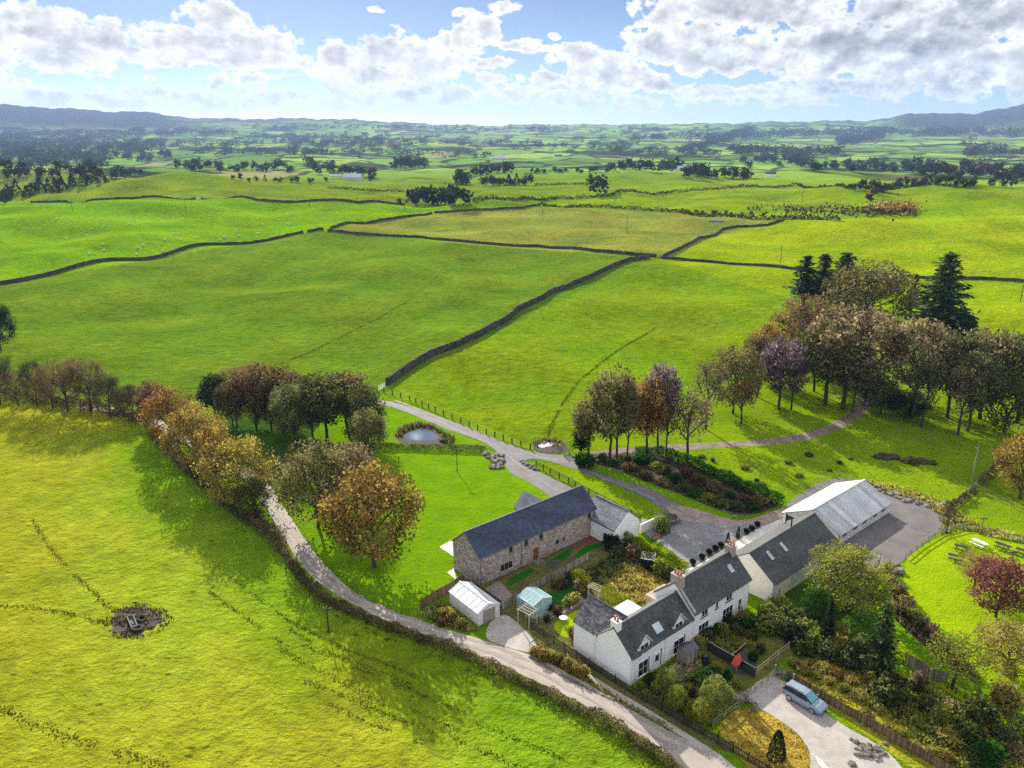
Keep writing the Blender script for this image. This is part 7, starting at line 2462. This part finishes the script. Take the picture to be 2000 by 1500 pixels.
def potted(px, label, tall=False):
    p = flat(*px)
    t = empty('potted_shrub', p)
    tag(t, label, 'potted plant', 'pots along the rear terrace')
    b = MB()
    b.lathe([(.22, 0), (.30, .4), (.33, .42), (.33, .48), (.27, .48)], 10)
    b.build('pot', M['wood_dark'], t)
    c = mesh_obj('foliage', KIND['cone' if tall else 'round'][0][1], t, Vector((0, 0, .22)))
    c.scale = (.32, .32, 1.05) if tall else (.48, .48, .50)
    c.material_slots[0].link = 'OBJECT'
    c.material_slots[0].material = L['dark']
for px, lb, tl in [((1353, 1104), 'dark clipped shrub in a pot nearest the golden hedge', False), ((1371, 1094), 'second dark potted shrub from the golden hedge end of the row', False), ((1385, 1085), 'third dark potted shrub from the golden hedge end of the row', False), ((1397, 1077), 'small low potted shrub in the middle of the row', False),
                   ((1408, 1071), 'potted shrub just left of the slim pencil conifer', False), ((1421, 1063), 'slim pencil conifer in a pot, left of the two', True), ((1441, 1051), 'slim pencil conifer in a pot, right of the two', True),
                   ((1458, 1044), 'potted shrub just right of the slim pencil conifers', False), ((1468, 1038), 'second potted shrub from the barn end of the row', False), ((1479, 1030), 'potted shrub at the barn end of the row', False)]:
    potted(px, lb, tl)

def water_butt():
    p = flat(1377, 1296)
    o = MB()
    o.lathe([(.38, 0), (.46, .35), (.46, .7), (.38, 1.1), (.40, 1.12), (.1, 1.2)], 14)
    g = o.build('water_butt', M['navy'], None, p, True)
    tag(g, 'dark navy water butt at the corner of the little timber shed', 'water butt')
    o = MB()
    n = 14
    q = flat(1363, 1290)
    rings = []
    for k in range(n):
        a = 2 * math.pi * k / n
        c = Vector((math.cos(a) * .28, math.sin(a) * .28, .08))
        rings.append([c + Vector((math.cos(a) * math.cos(e) * .06, math.sin(a) * math.cos(e) * .06, math.sin(e) * .06)) for e in (0, 1.57, 3.14, 4.71)])
    rings.append(rings[0])
    o.loft(rings, cap=False)
    g = o.build('hose_coil', M['yellow'], None, q)
    tag(g, 'yellow hose coil on the patio by the timber shed', 'hose')
water_butt()

def red_parasol():
    p = flat(1437, 1312)
    t = empty('folded_parasol', p, RAD(35))
    tag(t, 'red canvas parasol half folded over the dog run fence', 'parasol')
    b = MB()
    b.tube((0, 0, 0), (.25, 0, 2.3), .03, n=6)
    b.build('pole', M['wood_pale'], t)
    b = MB()
    rings = []
    for f, r_ in ((0, .03), (.12, .16), (.4, .40), (.75, .52), (1.0, .36)):
        c = Vector((.25, 0, 2.3)).lerp(Vector((-.05, .1, .75)), f)
        rings.append([c + Vector((math.cos(a) * r_ * (1 + .25 * (k % 2)), math.sin(a) * r_ * (1 + .25 * (k % 2)) * .75, 0)) for k, a in enumerate([2 * math.pi * j / 12 for j in range(12)])])
    b.loft(rings)
    b.build('canopy', M['redcloth'], t)
red_parasol()

def boat_table():
    q = flat(1100, 1216)
    t = empty('garden_table', q)
    tag(t, 'small pale round table on the side lawn left of the white cottage', 'table')
    b = MB()
    b.lathe([(.5, .68), (.52, .72), (.5, .74)], 14)
    b.build('tabletop', M['shed_sheet'], t)
    for k in range(3):
        a = k * 2.09
        b = MB()
        b.tube((math.cos(a) * .1, math.sin(a) * .1, .68), (math.cos(a) * .4, math.sin(a) * .4, 0), .03, n=5)
        b.build('leg', M['wood_dark'], t)
    q = flat(1152, 1166)
    rnd = random.Random(9)
    t = empty('log_pile', q, RAD(30))
    tag(t, 'dark pile of logs and pots against the clipped hedge behind the cottage', 'log pile')
    for row in range(3):
        for k in range(5 - row):
            b = MB()
            x = (k - (5 - row) / 2) * .3
            b.tube((x, -.5, .14 + row * .25), (x + rnd.uniform(-.05, .05), .5, .14 + row * .25), .13, n=7, tint=rnd.random())
            b.build('log', M['wood_dark'] if rnd.random() < .6 else M['wood_brown'], t)
    q = flat(1592, 1480)
    b = MB()
    b.loft([[(0, 0, .25), (0, 0, .26), (.01, 0, .26)], [(.8, -.28, .18), (.8, .28, .18), (.8, 0, .5)], [(2.0, -.32, .2), (2.0, .32, .2), (2.0, 0, .52)], [(2.5, -.05, .3), (2.5, .05, .3), (2.5, 0, .36)]])
    g = b.build('upturned_canoe', M['whitepaint'], None, q)
    g.rotation_euler = (0, 0, RAD(-75))
    tag(g, 'white upturned canoe at the edge of the golden lawn', 'canoe')
    for px, rz, lb in [((1148, 1036), .2, 'pale garden bench by the court end of the golden hedge')][:0]:
        pass
    # bench and posts by the court
    q = flat(1283, 1056)
    t = empty('garden_bench', q, RAD(35))
    tag(t, 'reddish bench at the edge of the court under the palm like plant', 'bench')
    for k in range(3):
        b = MB()
        b.box(-.8, -.2 + .15 * k, .42, .8, -.2 + .15 * k + .12, .46)
        b.build('seat_slat', M['door_brown'], t)
    for k in range(3):
        b = MB()
        b.box(-.8, .28, .55 + .14 * k, .8, .31, .65 + .14 * k)
        b.build('back_slat', M['door_brown'], t)
    for x in (-.7, .7):
        for y, z in ((-.16, .42), (.3, .95)):
            b = MB()
            b.beam((x, y, 0), (x, y, z), .06, .06)
            b.build('leg', M['wood_dark'], t)
    b = MB()
    p0 = flat(1252, 1042)
    p1 = flat(1215, 1030)
    for i, px in enumerate([(1292, 1050), (1300, 1046), (1307, 1042)]):
        q = flat(*px)
        g = MB()
        g.lathe([(.13, 0), (.11, 1.0), (.14, 1.02), (.02, 1.15)], 8)
        w = g.build('bollard', M['wood_dark'], None, q)
        tag(w, ['left', 'middle', 'right'][i] + ' one of three dark posts by the spiky plant at the court', 'bollard', 'posts at the court')
boat_table()

# low wall beside the garage, pale
def court_wall():
    a, b_ = flat(1250, 1042), flat(1292, 1022)
    t = empty('court_wall', a)
    tag(t, 'pale rendered garden wall between the garage and the round stone planter', 'wall')
    m = MB()
    m.beam(Vector((0, 0, .7)), b_ - a + Vector((0, 0, .7)), .25, 1.4)
    m.build('wall', M['cream'], t)
    m = MB()
    m.beam(Vector((0, 0, 1.44)), b_ - a + Vector((0, 0, 1.44)), .34, .08)
    m.build('coping', M['concrete'], t)
court_wall()

# ---------------------------------------------------------------- sheep
def sheep_mesh():
    bm = bmesh.new()
    vs = [bm.verts.new(c) for c in [(-.45, 0, .62), (-.1, 0, .68), (.3, 0, .66), (.52, 0, .82), (.72, 0, .86), (.9, 0, .76), (-.4, .16, .35), (-.4, .16, .02), (-.4, -.16, .35), (-.4, -.16, .02), (.3, .16, .35), (.3, .16, .02), (.3, -.16, .35), (.3, -.16, .02)]]
    for a, b_ in ((0, 1), (1, 2), (2, 3), (3, 4), (4, 5), (0, 6), (6, 7), (0, 8), (8, 9), (2, 10), (10, 11), (2, 12), (12, 13)):
        bm.edges.new((vs[a], vs[b_]))
    me = bpy.data.meshes.new('sheep')
    bm.to_mesh(me)
    bm.free()
    o = bpy.data.objects.new('sheep_form', me)
    COL.objects.link(o)
    o.modifiers.new('skin', 'SKIN')
    sk = me.skin_vertices[0].data if me.skin_vertices else None
    if sk is None:
        bpy.context.view_layer.update()
    for i, r_ in enumerate([.26, .33, .30, .17, .13, .08, .08, .05, .08, .05, .08, .05, .08, .05]):
        me.skin_vertices[0].data[i].radius = (r_, r_)
    me.skin_vertices[0].data[1].use_root = True
    o.modifiers.new('sub', 'SUBSURF').levels = 1
    dg = bpy.context.evaluated_depsgraph_get()
    out = bpy.data.meshes.new_from_object(o.evaluated_get(dg))
    out.name = 'sheep'
    bpy.data.objects.remove(o)
    out.materials.clear()
    out.materials.append(M['wool'])
    return out
try:
    SHEEP = sheep_mesh()
except Exception as ex:
    print('sheep fallback', ex)
    bb = MB()
    bb.rock((0, 0, .5), .6, .3, .3, R)
    SHEEP = bb.mesh('sheep', M['wool'])
SP = [(370, 765), (490, 748), (575, 795), (580, 830), (920, 770), (1010, 770), (1090, 758), (1320, 722), (1335, 748), (1230, 770), (1250, 755), (1605, 683), (1620, 683), (1555, 660), (1500, 703), (1465, 685), (910, 832), (800, 800), (770, 812), (1805, 655), (1440, 735), (500, 850), (765, 853), (315, 655), (510, 710), (720, 683), (825, 675), (890, 655), (1020, 657), (1210, 603), (970, 738), (1000, 738)]
for x, y in SP:
    p = at(x / 2.857, 200 + y / 2.857)
    o = mesh_obj('sheep', SHEEP, None, p)
    o.rotation_euler = (0, 0, R.uniform(0, 6.28))
    o.scale = (1.05, 1.05, 1.0)
    tag(o, 'tiny grazing sheep in the bright field at the left', 'sheep', 'sheep in the left field')

# ---------------------------------------------------------------- far farmsteads
def farm(px, label, w=12, d=6, h=3, white=True, rz=0.3):
    p = at(*px)
    t = empty('farmhouse', p, rz)
    tag(t, label, 'farmhouse')
    b = MB()
    b.loft([[(x, -d / 2, -2), (x, d / 2, -2), (x, d / 2, h), (x, 0, h + d * .4), (x, -d / 2, h)] for x in (-w / 2, w / 2)])
    b.build('wall', M['white'] if white else M['grey_wall'], t)
    b = MB()
    for s in (-1, 1):
        b.loft([[(x, s * (d / 2 + .3), h - .2), (x, 0, h + d * .4), (x, 0, h + d * .4 + .25), (x, s * (d / 2 + .3), h + .05)] for x in (-w / 2 - .3, w / 2 + .3)])
    b.build('roof', M['slate_grey'] if white else M['metal_sheet'], t)
for px, lb, w, wh in [((655, 344), 'far white farmhouse among the bushy row right of the knoll', 14, True), ((690, 352), 'far grey farm shed by the bushy row right of the knoll', 22, False), ((1318, 331), 'far white farmhouse at the wood behind the middle hill', 16, True),
                      ((1335, 334), 'far grey farm shed at the wood behind the middle hill', 22, False), ((1505, 345), 'far white cottage in the hollow right of the middle hill', 12, True), ((480, 300), 'far white farmhouse below the hazy hill at the left', 22, True),
                      ((1090, 308), 'far pale farm building on the valley plain', 26, True), ((975, 312), 'far pale sheds on the valley plain beside the ploughed field', 34, False), ((330, 262), 'far white house on the lower slope of the left hills', 34, True), ((1935, 262), 'far white house below the right hand hills', 30, True)]:
    farm(px, lb, w, w * .45, 3.5, wh, R.uniform(-.5, .5))
ribbon('far_lake', [(525, 289), (560, 288.6), (600, 289), (640, 288.6), (680, 290)], 34, M['water'], 3.0, 2)
ribbon('field_pool', [(1383, 432), (1400, 432), (1412, 433)], 4, M['water'], .35, .5)
ribbon('field_pool', [(1693, 424), (1705, 423)], 3, M['water'], .5, .5)

for ln, w_, mt in [
    ([(497, 950), (536, 1010), (578, 1076), (606, 1113), (636, 1140), (690, 1172), (760, 1206), (860, 1242), (960, 1276), (1060, 1318), (1150, 1365), (1240, 1418), (1320, 1462)], .5, 'lane_wear'),
    ([(506, 944), (548, 1006), (590, 1070), (618, 1106), (648, 1132), (700, 1164), (770, 1197), (868, 1232), (968, 1264), (1068, 1304), (1160, 1350), (1250, 1402), (1340, 1452)], .5, 'lane_wear'),
    ([(760, 786), (830, 812), (900, 843), (970, 872), (1010, 905), (1050, 935), (1090, 960)], .5, 'drive_wear'),
    ([(770, 782), (840, 808), (915, 838), (985, 866), (1050, 892), (1110, 903), (1170, 930), (1250, 962), (1310, 990), (1360, 1015)], .5, 'drive_wear')]:
    ribbon('wheel_wear', ln, w_, M[mt], .048, .16, .04, seed=len(ln))
# worn tracks in the grass: rows of darker, coarser tufts
def tuft_line(line, w, gap, seed):
    rng = np.random.default_rng(seed)
    pts = densify([at(*p) for p in line], .35)
    near = line[0][1] > 800
    Cs = []
    ph = rng.uniform(0, 6.28, 2)
    for i, p in enumerate(pts):
        if gap and math.sin(i * .11 + ph[0]) + .8 * math.sin(i * .31 + ph[1]) < -1.6 + 1.7 * gap:
            continue
        for _ in range(int(rng.integers(3, 13)) if near else 2):
            x, y = p.x + rng.normal() * w * .5, p.y + rng.normal() * w * .5
            Cs.append((x, y, float(H(x, y)) + rng.uniform(.0, .05)))
    o = mesh_obj('worn_track', quads_mesh('worn_track', leaf_quads(np.array(Cs), (.21 if gap < .12 else .17) if near else .34, rng, .1, aspect=.8), rng.random(len(Cs)), L['rut']))
    o['kind'] = 'stuff'
for i, (ln, w, g) in enumerate([
    ([(0, 1183), (70, 1188), (140, 1200), (205, 1217)], .55, .10), ([(-20, 1380), (40, 1402), (110, 1432), (200, 1462), (300, 1490), (360, 1520)], .75, .05),
    ([(60, 1010), (90, 1060), (130, 1110), (175, 1150), (215, 1190)], .45, .35), ([(540, 1195), (600, 1232), (680, 1270), (760, 1300), (860, 1342)], .35, .5), ([(560, 1225), (640, 1272), (740, 1312), (850, 1358)], .45, .35),
    ([(590, 1258), (680, 1300), (780, 1338), (900, 1390)], .4, .45), ([(545, 1265), (600, 1300), (690, 1345), (780, 1378), (880, 1420)], .55, .3), ([(600, 1330), (680, 1362), (780, 1405), (900, 1452)], .5, .4),
    ([(640, 1375), (720, 1412), (830, 1450)], .5, .5), ([(440, 1120), (520, 1180), (590, 1228)], .35, .5), ([(400, 1150), (470, 1200), (560, 1262)], .35, .55), ([(880, 1440), (960, 1475), (1040, 1510)], .45, .4), ([(900, 1400), (1000, 1440), (1100, 1482)], .4, .45),
    ([(545, 712), (600, 690), (660, 662), (720, 632), (770, 602), (800, 588)], .5, .05), ([(1068, 860), (1080, 825), (1098, 790), (1130, 745), (1170, 712), (1230, 670), (1280, 640)], .55, .05)]):
    tuft_line(ln, w, g, i + 3)
